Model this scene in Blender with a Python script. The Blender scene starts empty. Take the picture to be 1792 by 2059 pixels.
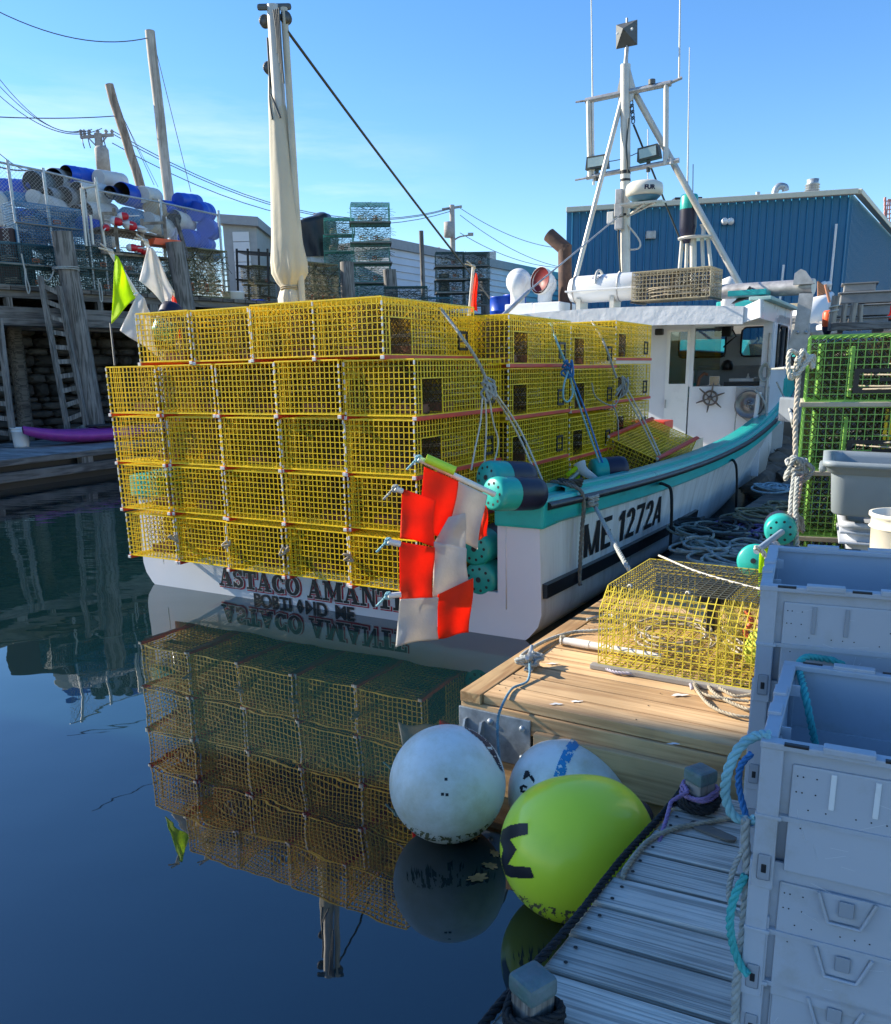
import bpy, bmesh, math, random
from math import pi, sin, cos, radians, sqrt, atan2
from mathutils import Vector, Matrix
from mathutils.bvhtree import BVHTree
random.seed(7)
SC = bpy.context.scene
COL = SC.collection
R = random.uniform

# ------------------------------------------------------------ camera
FPX, CXP, CYP, PIT, ROL, HC = 1660.67, 896.0, 1167.57, .248171, -.0195308, 1.777269
_F = Vector((0, cos(PIT), -sin(PIT))); _U = Vector((0, sin(PIT), cos(PIT))); _R = Vector((1, 0, 0))
RV = _R*cos(ROL) + _U*sin(ROL); UV = -_R*sin(ROL) + _U*cos(ROL); CP = Vector((0, 0, HC))
cd = bpy.data.cameras.new('camera'); cam = bpy.data.objects.new('camera', cd); COL.objects.link(cam)
cd.sensor_fit = 'HORIZONTAL'; cd.sensor_width = 36; cd.lens = FPX/1792*36
cd.shift_y = (CYP-1029.5)/1792; cd.clip_end = 2000; cd.clip_start = .05
cam.matrix_world = Matrix((( RV.x, UV.x, -_F.x, 0), (RV.y, UV.y, -_F.y, 0), (RV.z, UV.z, -_F.z, HC), (0, 0, 0, 1)))
SC.camera = cam

# ------------------------------------------------------------ light
SUN_EL = 27.0; SUN_DIR = Vector((-.934, .358, 0)).normalized()
w = bpy.data.worlds.new('World'); SC.world = w; w.use_nodes = True
nt = w.node_tree; nt.nodes.clear()
o_ = nt.nodes.new('ShaderNodeOutputWorld'); bg = nt.nodes.new('ShaderNodeBackground')
sky = nt.nodes.new('ShaderNodeTexSky'); sky.sky_type = 'NISHITA'; sky.sun_disc = False
sky.sun_elevation = radians(SUN_EL); sky.sun_rotation = atan2(SUN_DIR.x, SUN_DIR.y)
sky.air_density = 1.0; sky.dust_density = .1; sky.ozone_density = 3.0
tc = nt.nodes.new('ShaderNodeTexCoord'); mp = nt.nodes.new('ShaderNodeMapping'); mp.inputs['Scale'].default_value = (2.2, 2.2, 15)
mp.inputs['Rotation'].default_value = (0, .33, .3)
nz = nt.nodes.new('ShaderNodeTexNoise'); nz.inputs['Scale'].default_value = 1.6; nz.inputs['Detail'].default_value = 6
nz.inputs['Roughness'].default_value = .62
cr = nt.nodes.new('ShaderNodeValToRGB'); cr.color_ramp.elements[0].position = .47; cr.color_ramp.elements[1].position = .75
sp = nt.nodes.new('ShaderNodeSeparateXYZ'); mr = nt.nodes.new('ShaderNodeMapRange')
mr.inputs['From Min'].default_value = .30; mr.inputs['From Max'].default_value = .14
mx2 = nt.nodes.new('ShaderNodeMapRange'); mx2.inputs['From Min'].default_value = 0.05; mx2.inputs['From Max'].default_value = -.25
ml = nt.nodes.new('ShaderNodeMath'); ml.operation = 'MULTIPLY'; ml2 = nt.nodes.new('ShaderNodeMath'); ml2.operation = 'MULTIPLY'
ml3 = nt.nodes.new('ShaderNodeMath'); ml3.operation = 'MULTIPLY'; ml3.inputs[1].default_value = .95
mixc = nt.nodes.new('ShaderNodeMixRGB'); mixc.inputs[2].default_value = (4.9, 5.3, 5.7, 1)
L = nt.links.new
L(tc.outputs['Generated'], mp.inputs[0]); L(mp.outputs[0], nz.inputs['Vector']); L(nz.outputs['Fac'], cr.inputs[0])
L(tc.outputs['Generated'], sp.inputs[0]); L(sp.outputs['Z'], mr.inputs['Value']); L(sp.outputs['X'], mx2.inputs['Value'])
L(cr.outputs[0], ml.inputs[0]); L(mr.outputs[0], ml.inputs[1]); L(ml.outputs[0], ml2.inputs[0]); L(mx2.outputs[0], ml2.inputs[1])
L(ml2.outputs[0], ml3.inputs[0]); L(ml3.outputs[0], mixc.inputs[0])
hs = nt.nodes.new('ShaderNodeHueSaturation'); hs.inputs['Saturation'].default_value = 1.24; hs.inputs['Hue'].default_value = .506
L(sky.outputs[0], hs.inputs['Color']); L(hs.outputs[0], mixc.inputs[1]); L(mixc.outputs[0], bg.inputs[0]); L(bg.outputs[0], o_.inputs[0])
bg.inputs[1].default_value = .094
sl = bpy.data.lights.new('sun', 'SUN'); so = bpy.data.objects.new('sun', sl); COL.objects.link(so)
sl.energy = 3.6; sl.angle = radians(.5); sl.color = (1, .91, .76)
sd = Vector((SUN_DIR.x*cos(radians(SUN_EL)), SUN_DIR.y*cos(radians(SUN_EL)), sin(radians(SUN_EL))))
so.rotation_euler = sd.to_track_quat('Z', 'Y').to_euler(); so.location = sd*60
SC.view_settings.view_transform = 'Standard'; SC.view_settings.look = 'None'
SC.view_settings.gamma = 1; SC.view_settings.exposure = 1.45
SC.render.engine = 'CYCLES'
try:
    SC.cycles.max_bounces = 8; SC.cycles.transparent_max_bounces = 12; SC.cycles.caustics_reflective = False
except Exception: pass

# ------------------------------------------------------------ helpers
def ray(x, y): return _F + RV*((x-CXP)/FPX) - UV*((y-CYP)/FPX)
def PX(x, y, Y):
    d = ray(x, y); return CP + d*(Y/d.y)
def PZ(x, y, z):
    d = ray(x, y); return CP + d*((z-HC)/d.z)
BO = Vector((-1.02, 6.21, 0)); BF = Vector((.494, .87, 0)).normalized(); BS = Vector((BF.y, -BF.x, 0))
BROT = atan2(BF.y, BF.x) - pi/2         # local +Y = forward, local +X = starboard
def B(v, u, z): return BO + BF*u + BS*v + Vector((0, 0, z))     # boat local (x=v starboard, y=u forward)
def BU(x, y, u):                       # point seen at x,y in the boat's athwart plane u -> boat local
    d = ray(x, y); t = (u-(CP-BO).dot(BF))/d.dot(BF); q = CP+d*t-BO; return Vector((q.dot(BS), q.dot(BF), q.z))
def BV(x, y, v):
    d = ray(x, y); t = (v-(CP-BO).dot(BS))/d.dot(BS); q = CP+d*t-BO; return Vector((q.dot(BS), q.dot(BF), q.z))

XF = {}
class MB:
    def __init__(s): s.v = []; s.f = []; s.sm = []
    def add(s, vs, fs, sm=False):
        n = len(s.v); s.v += [Vector(a) for a in vs]; s.f += [tuple(i+n for i in f) for f in fs]; s.sm += [sm]*len(fs); return s
    def box(s, a, b, m=None):
        x0, y0, z0 = a; x1, y1, z1 = b
        vs = [Vector(p) for p in ((x0,y0,z0),(x1,y0,z0),(x1,y1,z0),(x0,y1,z0),(x0,y0,z1),(x1,y0,z1),(x1,y1,z1),(x0,y1,z1))]
        if m: vs = [m @ p for p in vs]
        return s.add(vs, [(0,3,2,1),(4,5,6,7),(0,1,5,4),(1,2,6,5),(2,3,7,6),(3,0,4,7)])
    def cbox(s, c, d, m=None, rz=0):
        M_ = Matrix.Translation(Vector(c)) @ Matrix.Rotation(rz, 4, 'Z')
        if m: M_ = m @ M_
        return s.box((-d[0]/2,-d[1]/2,-d[2]/2), (d[0]/2,d[1]/2,d[2]/2), M_)
    def bbox(s, a, b, r, m=None):        # box with bevelled edges
        bm = bmesh.new(); bmesh.ops.create_cube(bm, size=1)
        a = Vector(a); b = Vector(b)
        for v in bm.verts: v.co = Vector((a[i]+(v.co[i]+.5)*(b[i]-a[i]) for i in range(3)))
        bmesh.ops.bevel(bm, geom=bm.edges[:], offset=r, segments=2, affect='EDGES', profile=.6)
        bm.verts.index_update()
        vs = [v.co.copy() for v in bm.verts]; fs = [[v.index for v in f.verts] for f in bm.faces]; bm.free()
        if m: vs = [m @ v for v in vs]
        return s.add(vs, fs)
    def rod(s, p, q, r, n=4, r2=None, cap=True):
        p = Vector(p); q = Vector(q); d = q-p
        if d.length < 1e-6: return s
        d.normalize(); a = d.orthogonal().normalized() if abs(d.z) < .99 else Vector((1,0,0)); 
        if abs(d.z) < .95: a = Vector((0,0,1)).cross(d).normalized()
        b = d.cross(a); r2 = r if r2 is None else r2
        off = pi/4 if n == 4 else 0
        vs = [p+(a*cos(t)+b*sin(t))*r for t in [2*pi*i/n+off for i in range(n)]] + [q+(a*cos(t)+b*sin(t))*r2 for t in [2*pi*i/n+off for i in range(n)]]
        s.add(vs, [(i,(i+1)%n,n+(i+1)%n,n+i) for i in range(n)], n > 4)
        if cap: 
            s.add(vs, [tuple(range(n-1,-1,-1)), tuple(range(n,2*n))])
        return s
    def tube(s, pts, r, n=8, closed=False, cap=True, rf=None):
        pts = [Vector(p) for p in pts]; m = len(pts); prev = None; rings = []
        for i in range(m):
            if closed: d = pts[(i+1)%m]-pts[i-1]
            else: d = pts[min(i+1,m-1)]-pts[max(i-1,0)]
            if d.length < 1e-9: d = Vector((0,0,1))
            d.normalize()
            if prev is None: a = Vector((0,0,1)).cross(d) if abs(d.z) < .9 else Vector((1,0,0)).cross(d)
            else: a = prev - d*prev.dot(d)
            a.normalize(); prev = a; b = d.cross(a); rr = r if rf is None else rf(i/(m-1))*r
            rings.append([pts[i]+(a*cos(2*pi*k/n)+b*sin(2*pi*k/n))*rr for k in range(n)])
        vs = [p for g in rings for p in g]; fs = []
        for i in range(m if closed else m-1):
            j = (i+1)%m
            for k in range(n): fs.append((i*n+k, i*n+(k+1)%n, j*n+(k+1)%n, j*n+k))
        s.add(vs, fs, True)
        if cap and not closed: s.add(vs[:n]+vs[-n:], [tuple(range(n-1,-1,-1)), tuple(range(n,2*n))])
        return s
    def rope(s, pts, r, tw=14, n=5):     # three-strand laid rope along a path
        pts = resample(pts, max(.006, r*.55)); m = len(pts); tot = 0; fr = []; prev = None
        for i in range(m):
            d = (pts[min(i+1,m-1)]-pts[max(i-1,0)]); 
            if d.length < 1e-9: d = Vector((0,0,1))
            d.normalize()
            a = (Vector((0,0,1)).cross(d) if abs(d.z) < .9 else Vector((1,0,0)).cross(d)) if prev is None else prev-d*prev.dot(d)
            a.normalize(); prev = a; fr.append((a, d.cross(a)))
        for k in range(3):
            path = []; tot = 0
            for i in range(m):
                if i: tot += (pts[i]-pts[i-1]).length
                t = tot/(r*tw*.55)*2*pi/1.0 + k*2*pi/3
                a, b = fr[i]; path.append(pts[i]+(a*cos(t)+b*sin(t))*r*.5)
            s.tube(path, r*.55, n)
        return s
    def lathe(s, prof, n=24, m=None, capa=False, capb=False, sm=True):   # prof: (r,z)
        vs = []; fs = []
        for r, z in prof:
            for k in range(n):
                t = 2*pi*k/n; vs.append(Vector((r*cos(t), r*sin(t), z)))
        for i in range(len(prof)-1):
            for k in range(n): fs.append((i*n+k, i*n+(k+1)%n, (i+1)*n+(k+1)%n, (i+1)*n+k))
        if m: vs = [m @ v for v in vs]
        s.add(vs, fs, sm)
        if capa: s.add(vs[:n], [tuple(range(n-1,-1,-1))])
        if capb: s.add(vs[-n:], [tuple(range(n))])
        return s
    def prism(s, poly, z0, z1, m=None):
        n = len(poly); vs = [Vector((p[0],p[1],z0)) for p in poly]+[Vector((p[0],p[1],z1)) for p in poly]
        if m: vs = [m @ v for v in vs]
        return s.add(vs, [tuple(range(n-1,-1,-1)), tuple(range(n,2*n))]+[(i,(i+1)%n,n+(i+1)%n,n+i) for i in range(n)])
    def grid(s, P, sm=True, th=0):       # P: rows of points; th: thickness along normal
        h = len(P); w_ = len(P[0]); vs = [Vector(p) for r in P for p in r]
        fs = [(i*w_+j, i*w_+j+1, (i+1)*w_+j+1, (i+1)*w_+j) for i in range(h-1) for j in range(w_-1)]
        if th:
            N = [Vector((0,0,0)) for _ in vs]
            for f in fs:
                nn = (vs[f[1]]-vs[f[0]]).cross(vs[f[3]]-vs[f[0]])
                for i in f: N[i] += nn
            back = [v-(nn.normalized() if nn.length > 0 else Vector((0,0,1)))*th for v, nn in zip(vs, N)]; k = len(vs)
            fb = [tuple(i+k for i in f[::-1]) for f in fs]; side = []
            for j in range(w_-1): side += [(j+1,j,j+k,j+1+k), ((h-1)*w_+j,(h-1)*w_+j+1,(h-1)*w_+j+1+k,(h-1)*w_+j+k)]
            for i in range(h-1): side += [(i*w_,(i+1)*w_,(i+1)*w_+k,i*w_+k), ((i+1)*w_+w_-1,i*w_+w_-1,i*w_+w_-1+k,(i+1)*w_+w_-1+k)]
            return s.add(vs+back, fs+fb+side, sm)
        return s.add(vs, fs, sm)
    def join(s, o, m=None):
        n = len(s.v); s.v += [(m @ v if m else v.copy()) for v in o.v]; s.f += [tuple(i+n for i in f) for f in o.f]; s.sm += o.sm; return s
    def mesh(s, name, inv=None):
        me = bpy.data.meshes.new(name); vs = s.v
        if inv: vs = [inv @ v for v in vs]
        me.from_pydata([tuple(v) for v in vs], [], s.f); me.polygons.foreach_set('use_smooth', s.sm); me.update(); return me

def resample(pts, step):
    pts = [Vector(p) for p in pts]; out = [pts[0]]; acc = 0
    for a, b in zip(pts, pts[1:]):
        d = (b-a).length
        if d < 1e-9: continue
        t = step-acc
        while t <= d: out.append(a.lerp(b, t/d)); t += step
        acc = d-(t-step)
    out.append(pts[-1]); return out
def spline(cp, k=10):                    # Catmull-Rom
    cp = [Vector(p) for p in cp]; P = [cp[0]*2-cp[1]]+cp+[cp[-1]*2-cp[-2]]; out = []
    for i in range(1, len(P)-2):
        p0, p1, p2, p3 = P[i-1:i+3]
        for j in range(k):
            t = j/k; out.append(.5*((2*p1)+(p2-p0)*t+(2*p0-5*p1+4*p2-p3)*t*t+(3*p1-p0-3*p2+p3)*t**3))
    out.append(cp[-1]); return out
def sag(a, b, s_, n=14):
    a = Vector(a); b = Vector(b); return [a.lerp(b, i/n)-Vector((0,0,s_*4*(i/n)*(1-i/n))) for i in range(n+1)]
def rootof(o):
    while o.parent: o = o.parent
    return o
def thing(name, label, cat, loc=(0,0,0), rz=0, group=None, kind=None):
    o = bpy.data.objects.new(name, None); COL.objects.link(o); o.location = loc; o.rotation_euler = (0,0,rz); o.empty_display_size = .2
    XF[o.name] = Matrix.Translation(Vector(loc)) @ Matrix.Rotation(rz, 4, 'Z')
    o['label'] = label
    if cat: o['category'] = cat
    if group: o['group'] = group
    if kind: o['kind'] = kind
    return o
def part(name, mb, m, parent, world=False, label=None):
    inv = XF[rootof(parent).name].inverted() if world else None
    me = mb.mesh(name, inv) if isinstance(mb, MB) else mb
    if m is not None and not me.materials: me.materials.append(m)
    o = bpy.data.objects.new(name, me); COL.objects.link(o); o.parent = parent
    if label: o['label'] = label
    return o
def solo(name, mb, m, label, cat, group=None, kind=None, base=None):
    if base is None:
        xs = [v.x for v in mb.v]; ys = [v.y for v in mb.v]; zs = [v.z for v in mb.v]
        base = Vector(((min(xs)+max(xs))/2, (min(ys)+max(ys))/2, min(zs)))
    base = Vector(base); me = mb.mesh(name, Matrix.Translation(-base)); me.materials.append(m)
    o = bpy.data.objects.new(name, me); COL.objects.link(o); o.location = base; XF[o.name] = Matrix.Translation(base)
    if kind: o['kind'] = kind
    if label: o['label'] = label
    if cat: o['category'] = cat
    if group: o['group'] = group
    return o
def copytree(o, parent=None):
    c = o.copy(); COL.objects.link(c); c.parent = parent
    for ch in list(o.children): copytree(ch, c)
    return c
def dup(o, loc, rz, label, group=None, tilt=None, scale=None):
    c = copytree(o); c.location = loc; c.rotation_euler = (tilt[0] if tilt else 0, tilt[1] if tilt else 0, rz)
    if scale: c.scale = scale
    c['label'] = label
    if group: c['group'] = group
    return c
def frame(p, q, up=(0,0,1)):             # matrix with local z from p to q
    p = Vector(p); q = Vector(q); z = (q-p).normalized(); u = Vector(up)
    x = u.cross(z)
    if x.length < 1e-4: x = Vector((1,0,0)).cross(z)
    x.normalize(); y = z.cross(x)
    return Matrix(((x.x,y.x,z.x,p.x),(x.y,y.y,z.y,p.y),(x.z,y.z,z.z,p.z),(0,0,0,1)))

# ------------------------------------------------------------ materials
def M(name, c, rough=.5, metal=0, var=.12, sc=6., bump=0., bsc=40., island=0., stretch=None, dirt=None, dsc=3., dpos=(.5,.72), trans=0., spec=.5, ior=1.45, hue=0., coat=0., alpha=1.):
    m = bpy.data.materials.new(name); m.use_nodes = True; nt = m.node_tree; b = nt.nodes['Principled BSDF']; l = nt.links.new
    b.inputs['Roughness'].default_value = rough; b.inputs['Metallic'].default_value = metal; b.inputs['IOR'].default_value = ior
    b.inputs['Specular IOR Level'].default_value = spec; b.inputs['Coat Weight'].default_value = coat
    t = nt.nodes.new('ShaderNodeTexCoord'); mp = nt.nodes.new('ShaderNodeMapping')
    if stretch: mp.inputs['Scale'].default_value = stretch
    oi = nt.nodes.new('ShaderNodeObjectInfo'); va = nt.nodes.new('ShaderNodeVectorMath'); va.operation = 'ADD'
    l(t.outputs['Object'], mp.inputs[0]); l(mp.outputs[0], va.inputs[0])
    vs_ = nt.nodes.new('ShaderNodeVectorMath'); vs_.operation = 'SCALE'; vs_.inputs['Scale'].default_value = 37.
    l(oi.outputs['Random'], vs_.inputs[0]); l(vs_.outputs[0], va.inputs[1])
    n = nt.nodes.new('ShaderNodeTexNoise'); n.inputs['Scale'].default_value = sc; n.inputs['Detail'].default_value = 5; n.inputs['Roughness'].default_value = .6
    l(va.outputs[0], n.inputs['Vector'])
    r = nt.nodes.new('ShaderNodeMapRange'); r.inputs['From Min'].default_value = .3; r.inputs['From Max'].default_value = .7
    r.inputs['To Min'].default_value = 1-var; r.inputs['To Max'].default_value = 1+var
    l(n.outputs['Fac'], r.inputs['Value']); out = r.outputs[0]
    if island:
        g = nt.nodes.new('ShaderNodeNewGeometry'); r2 = nt.nodes.new('ShaderNodeMapRange'); r2.inputs['To Min'].default_value = 1-island; r2.inputs['To Max'].default_value = 1+island
        l(g.outputs['Random Per Island'], r2.inputs['Value']); mu = nt.nodes.new('ShaderNodeMath'); mu.operation = 'MULTIPLY'
        l(out, mu.inputs[0]); l(r2.outputs[0], mu.inputs[1]); out = mu.outputs[0]
    vm = nt.nodes.new('ShaderNodeVectorMath'); vm.operation = 'SCALE'; vm.inputs[0].default_value = c[:3]; l(out, vm.inputs['Scale']); cout = vm.outputs[0]
    if dirt:
        d = nt.nodes.new('ShaderNodeTexNoise'); d.inputs['Scale'].default_value = dsc; d.inputs['Detail'].default_value = 8; d.inputs['Roughness'].default_value = .7
        l(va.outputs[0], d.inputs['Vector']); rp = nt.nodes.new('ShaderNodeMapRange'); rp.inputs['From Min'].default_value = dpos[0]; rp.inputs['From Max'].default_value = dpos[1]
        l(d.outputs['Fac'], rp.inputs['Value']); mx = nt.nodes.new('ShaderNodeMixRGB'); mx.inputs[2].default_value = (*dirt, 1)
        l(rp.outputs[0], mx.inputs[0]); l(cout, mx.inputs[1]); cout = mx.outputs[0]
    l(cout, b.inputs['Base Color'])
    rr = nt.nodes.new('ShaderNodeMapRange'); rr.inputs['To Min'].default_value = max(0,rough-.08); rr.inputs['To Max'].default_value = min(1,rough+.1)
    l(n.outputs['Fac'], rr.inputs['Value']); l(rr.outputs[0], b.inputs['Roughness'])
    if bump:
        bn = nt.nodes.new('ShaderNodeTexNoise'); bn.inputs['Scale'].default_value = bsc; bn.inputs['Detail'].default_value = 4
        l(va.outputs[0], bn.inputs['Vector']); bp = nt.nodes.new('ShaderNodeBump'); bp.inputs['Strength'].default_value = bump; bp.inputs['Distance'].default_value = .01
        l(bn.outputs['Fac'], bp.inputs['Height']); l(bp.outputs[0], b.inputs['Normal'])
    if trans:                            # thin cloth: part of the light passes through
        tr = nt.nodes.new('ShaderNodeBsdfTranslucent'); ms = nt.nodes.new('ShaderNodeMixShader'); ms.inputs[0].default_value = trans
        l(cout, tr.inputs[0]); l(b.outputs[0], ms.inputs[1]); l(tr.outputs[0], ms.inputs[2])
        last = ms
        if alpha < 1:
            tp = nt.nodes.new('ShaderNodeBsdfTransparent'); m2 = nt.nodes.new('ShaderNodeMixShader'); m2.inputs[0].default_value = 1-alpha
            l(ms.outputs[0], m2.inputs[1]); l(tp.outputs[0], m2.inputs[2]); last = m2
        l(last.outputs[0], nt.nodes['Material Output'].inputs[0])
    return m
def WOODM(name, c, c2, sx=(1,1,1), rings=30., island=.2, bump=.5, rough=.75, amp=.22, fine=30., lo=.22, hi=.62):
    # long-grain timber: grain runs along object axis with small scale in sx
    m = bpy.data.materials.new(name); m.use_nodes = True; nt = m.node_tree; b = nt.nodes['Principled BSDF']; l = nt.links.new
    t = nt.nodes.new('ShaderNodeTexCoord'); g = nt.nodes.new('ShaderNodeNewGeometry')
    mu = nt.nodes.new('ShaderNodeVectorMath'); mu.operation = 'SCALE'; mu.inputs['Scale'].default_value = 20
    l(g.outputs['Random Per Island'], mu.inputs[0]); ad = nt.nodes.new('ShaderNodeVectorMath'); ad.operation = 'ADD'
    l(t.outputs['Object'], ad.inputs[0]); l(mu.outputs[0], ad.inputs[1])
    mp = nt.nodes.new('ShaderNodeMapping'); mp.inputs['Scale'].default_value = sx; l(ad.outputs[0], mp.inputs[0])
    n = nt.nodes.new('ShaderNodeTexNoise'); n.inputs['Scale'].default_value = 6; n.inputs['Detail'].default_value = 6; n.inputs['Distortion'].default_value = .6
    l(mp.outputs[0], n.inputs['Vector'])
    s1 = nt.nodes.new('ShaderNodeMath'); s1.operation = 'MULTIPLY'; s1.inputs[1].default_value = rings; l(n.outputs['Fac'], s1.inputs[0])
    s2 = nt.nodes.new('ShaderNodeMath'); s2.operation = 'SINE'; l(s1.outputs[0], s2.inputs[0])
    n2 = nt.nodes.new('ShaderNodeTexNoise'); n2.inputs['Scale'].default_value = fine; n2.inputs['Detail'].default_value = 4; l(mp.outputs[0], n2.inputs['Vector'])
    a1 = nt.nodes.new('ShaderNodeMath'); a1.operation = 'MULTIPLY_ADD'; a1.inputs[1].default_value = amp; l(s2.outputs[0], a1.inputs[0]); l(n2.outputs['Fac'], a1.inputs[2])
    cr = nt.nodes.new('ShaderNodeValToRGB'); e = cr.color_ramp.elements; e[0].position = lo; e[0].color = (*c2, 1); e[1].position = hi; e[1].color = (*c, 1)
    l(a1.outputs[0], cr.inputs[0])
    r2 = nt.nodes.new('ShaderNodeMapRange'); r2.inputs['To Min'].default_value = 1-island; r2.inputs['To Max'].default_value = 1+island
    l(g.outputs['Random Per Island'], r2.inputs['Value']); sc = nt.nodes.new('ShaderNodeVectorMath'); sc.operation = 'SCALE'
    l(cr.outputs[0], sc.inputs[0]); l(r2.outputs[0], sc.inputs['Scale'])
    n3 = nt.nodes.new('ShaderNodeTexNoise'); n3.inputs['Scale'].default_value = 2.3; n3.inputs['Detail'].default_value = 6; l(t.outputs['Object'], n3.inputs['Vector'])
    r3 = nt.nodes.new('ShaderNodeMapRange'); r3.inputs['From Min'].default_value = .35; r3.inputs['From Max'].default_value = .65; r3.inputs['To Min'].default_value = .78; r3.inputs['To Max'].default_value = 1.15
    l(n3.outputs['Fac'], r3.inputs['Value']); s3 = nt.nodes.new('ShaderNodeVectorMath'); s3.operation = 'SCALE'; l(sc.outputs[0], s3.inputs[0]); l(r3.outputs[0], s3.inputs['Scale'])
    l(s3.outputs[0], b.inputs['Base Color']); b.inputs['Roughness'].default_value = rough; b.inputs['Specular IOR Level'].default_value = .3
    bp = nt.nodes.new('ShaderNodeBump'); bp.inputs['Strength'].default_value = bump; bp.inputs['Distance'].default_value = .004
    l(a1.outputs[0], bp.inputs['Height']); l(bp.outputs[0], b.inputs['Normal'])
    return m
def mesh_text(s, size, m, depth=.002, sx=1., bold=0.):
    cu = bpy.data.curves.new('lettering', 'FONT'); cu.body = s; cu.size = size; cu.extrude = depth; cu.offset = bold
    cu.align_x = 'CENTER'; cu.align_y = 'CENTER'
    ob = bpy.data.objects.new('tmp', cu); COL.objects.link(ob); bpy.context.view_layer.update()
    dg = bpy.context.evaluated_depsgraph_get(); me = bpy.data.meshes.new_from_object(ob.evaluated_get(dg)); COL.objects.unlink(ob)
    mb = MB(); mb.v = [m @ Vector((v.co.x*sx, v.co.y, v.co.z)) for v in me.vertices]; mb.f = [tuple(p.vertices) for p in me.polygons]; mb.sm = [False]*len(mb.f)
    bpy.data.objects.remove(ob); return mb
def basis(o, x, y):                       # matrix from origin, x dir, y dir
    x = Vector(x).normalized(); y = Vector(y); z = x.cross(y).normalized(); y = z.cross(x)
    return Matrix(((x.x,y.x,z.x,o[0]),(x.y,y.y,z.y,o[1]),(x.z,y.z,z.z,o[2]),(0,0,0,1)))
def MV(n_): return n_
YEL = M('yellow_vinyl_wire', (.95,.66,.02), .35, var=.1, sc=9, dirt=(.45,.36,.06), dsc=6, dpos=(.52,.8))
BLKW = M('black_twine', (.02,.02,.018), .8, var=.3)
BRNT = M('brown_twine', (.085,.060,.022), .85, var=.5, sc=10)
RUN = M('red_runner', (.62,.06,.03), .45, var=.18, sc=5, dirt=(.35,.1,.06), dpos=(.55,.8))
WHC = M('white_clip', (.75,.74,.7), .4)
BLK = M('black_plastic', (.015,.015,.017), .4)
TAN = M('tan_rope', (.42,.36,.26), .85, var=.25, sc=30, bump=.4, bsc=200)
GRYR = M('grey_rope', (.40,.41,.38), .85, var=.25, sc=30, bump=.4, bsc=200)
DKR = M('black_rope', (.02,.021,.022), .8, var=.3, bump=.5, bsc=200)
TEALR = M('teal_rope', (.06,.42,.40), .6, var=.2, sc=30, bump=.3, bsc=200)
LBR = M('pale_blue_rope', (.25,.50,.55), .7, var=.2, sc=30, bump=.3, bsc=200)
BLR = M('blue_rope', (.04,.20,.48), .7, var=.2, sc=30, bump=.3, bsc=200)
PUR = M('purple_rope', (.30,.20,.38), .75, var=.25, sc=30, bump=.3, bsc=200)
WHR = M('white_rope', (.62,.58,.48), .8, var=.15, sc=30, bump=.4, bsc=200)
WHITE = M('white_gelcoat', (.78,.78,.76), .28, var=.04, sc=3, dirt=(.55,.5,.42), dsc=2.2, dpos=(.6,.85))
HULLW = M('hull_white', (.78,.77,.74), .3, var=.05, sc=2, stretch=(4,4,.35), dirt=(.46,.42,.36), dsc=2.2, dpos=(.46,.78))
TEAL = M('teal_gelcoat', (.02,.44,.40), .3, var=.12, sc=4, dirt=(.05,.22,.2), dpos=(.55,.8))
AQUA = M('aqua_deck', (.05,.50,.47), .45, var=.08, sc=2)
RUB = M('black_rubber', (.018,.018,.02), .35, var=.3, sc=5, dirt=(.12,.12,.12), dpos=(.58,.8))
STL = M('weathered_steel', (.42,.41,.40), .45, metal=.5, var=.25, sc=9, dirt=(.22,.16,.12), dpos=(.58,.8))
GALV = M('galvanised_steel', (.38,.42,.44), .45, metal=.6, var=.3, sc=18)
ALU = M('cream_aluminium', (.60,.57,.50), .4, metal=.25, var=.12)
RUST = M('rusty_steel', (.10,.06,.045), .75, var=.4, sc=9, dirt=(.20,.09,.05), dpos=(.5,.7))
NAVY = M('navy_foam', (.012,.014,.04), .45, var=.25)
TEALB = M('teal_buoy_paint', (.02,.38,.33), .35, var=.12, sc=5, dirt=(.03,.28,.24), dpos=(.55,.75))
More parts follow.
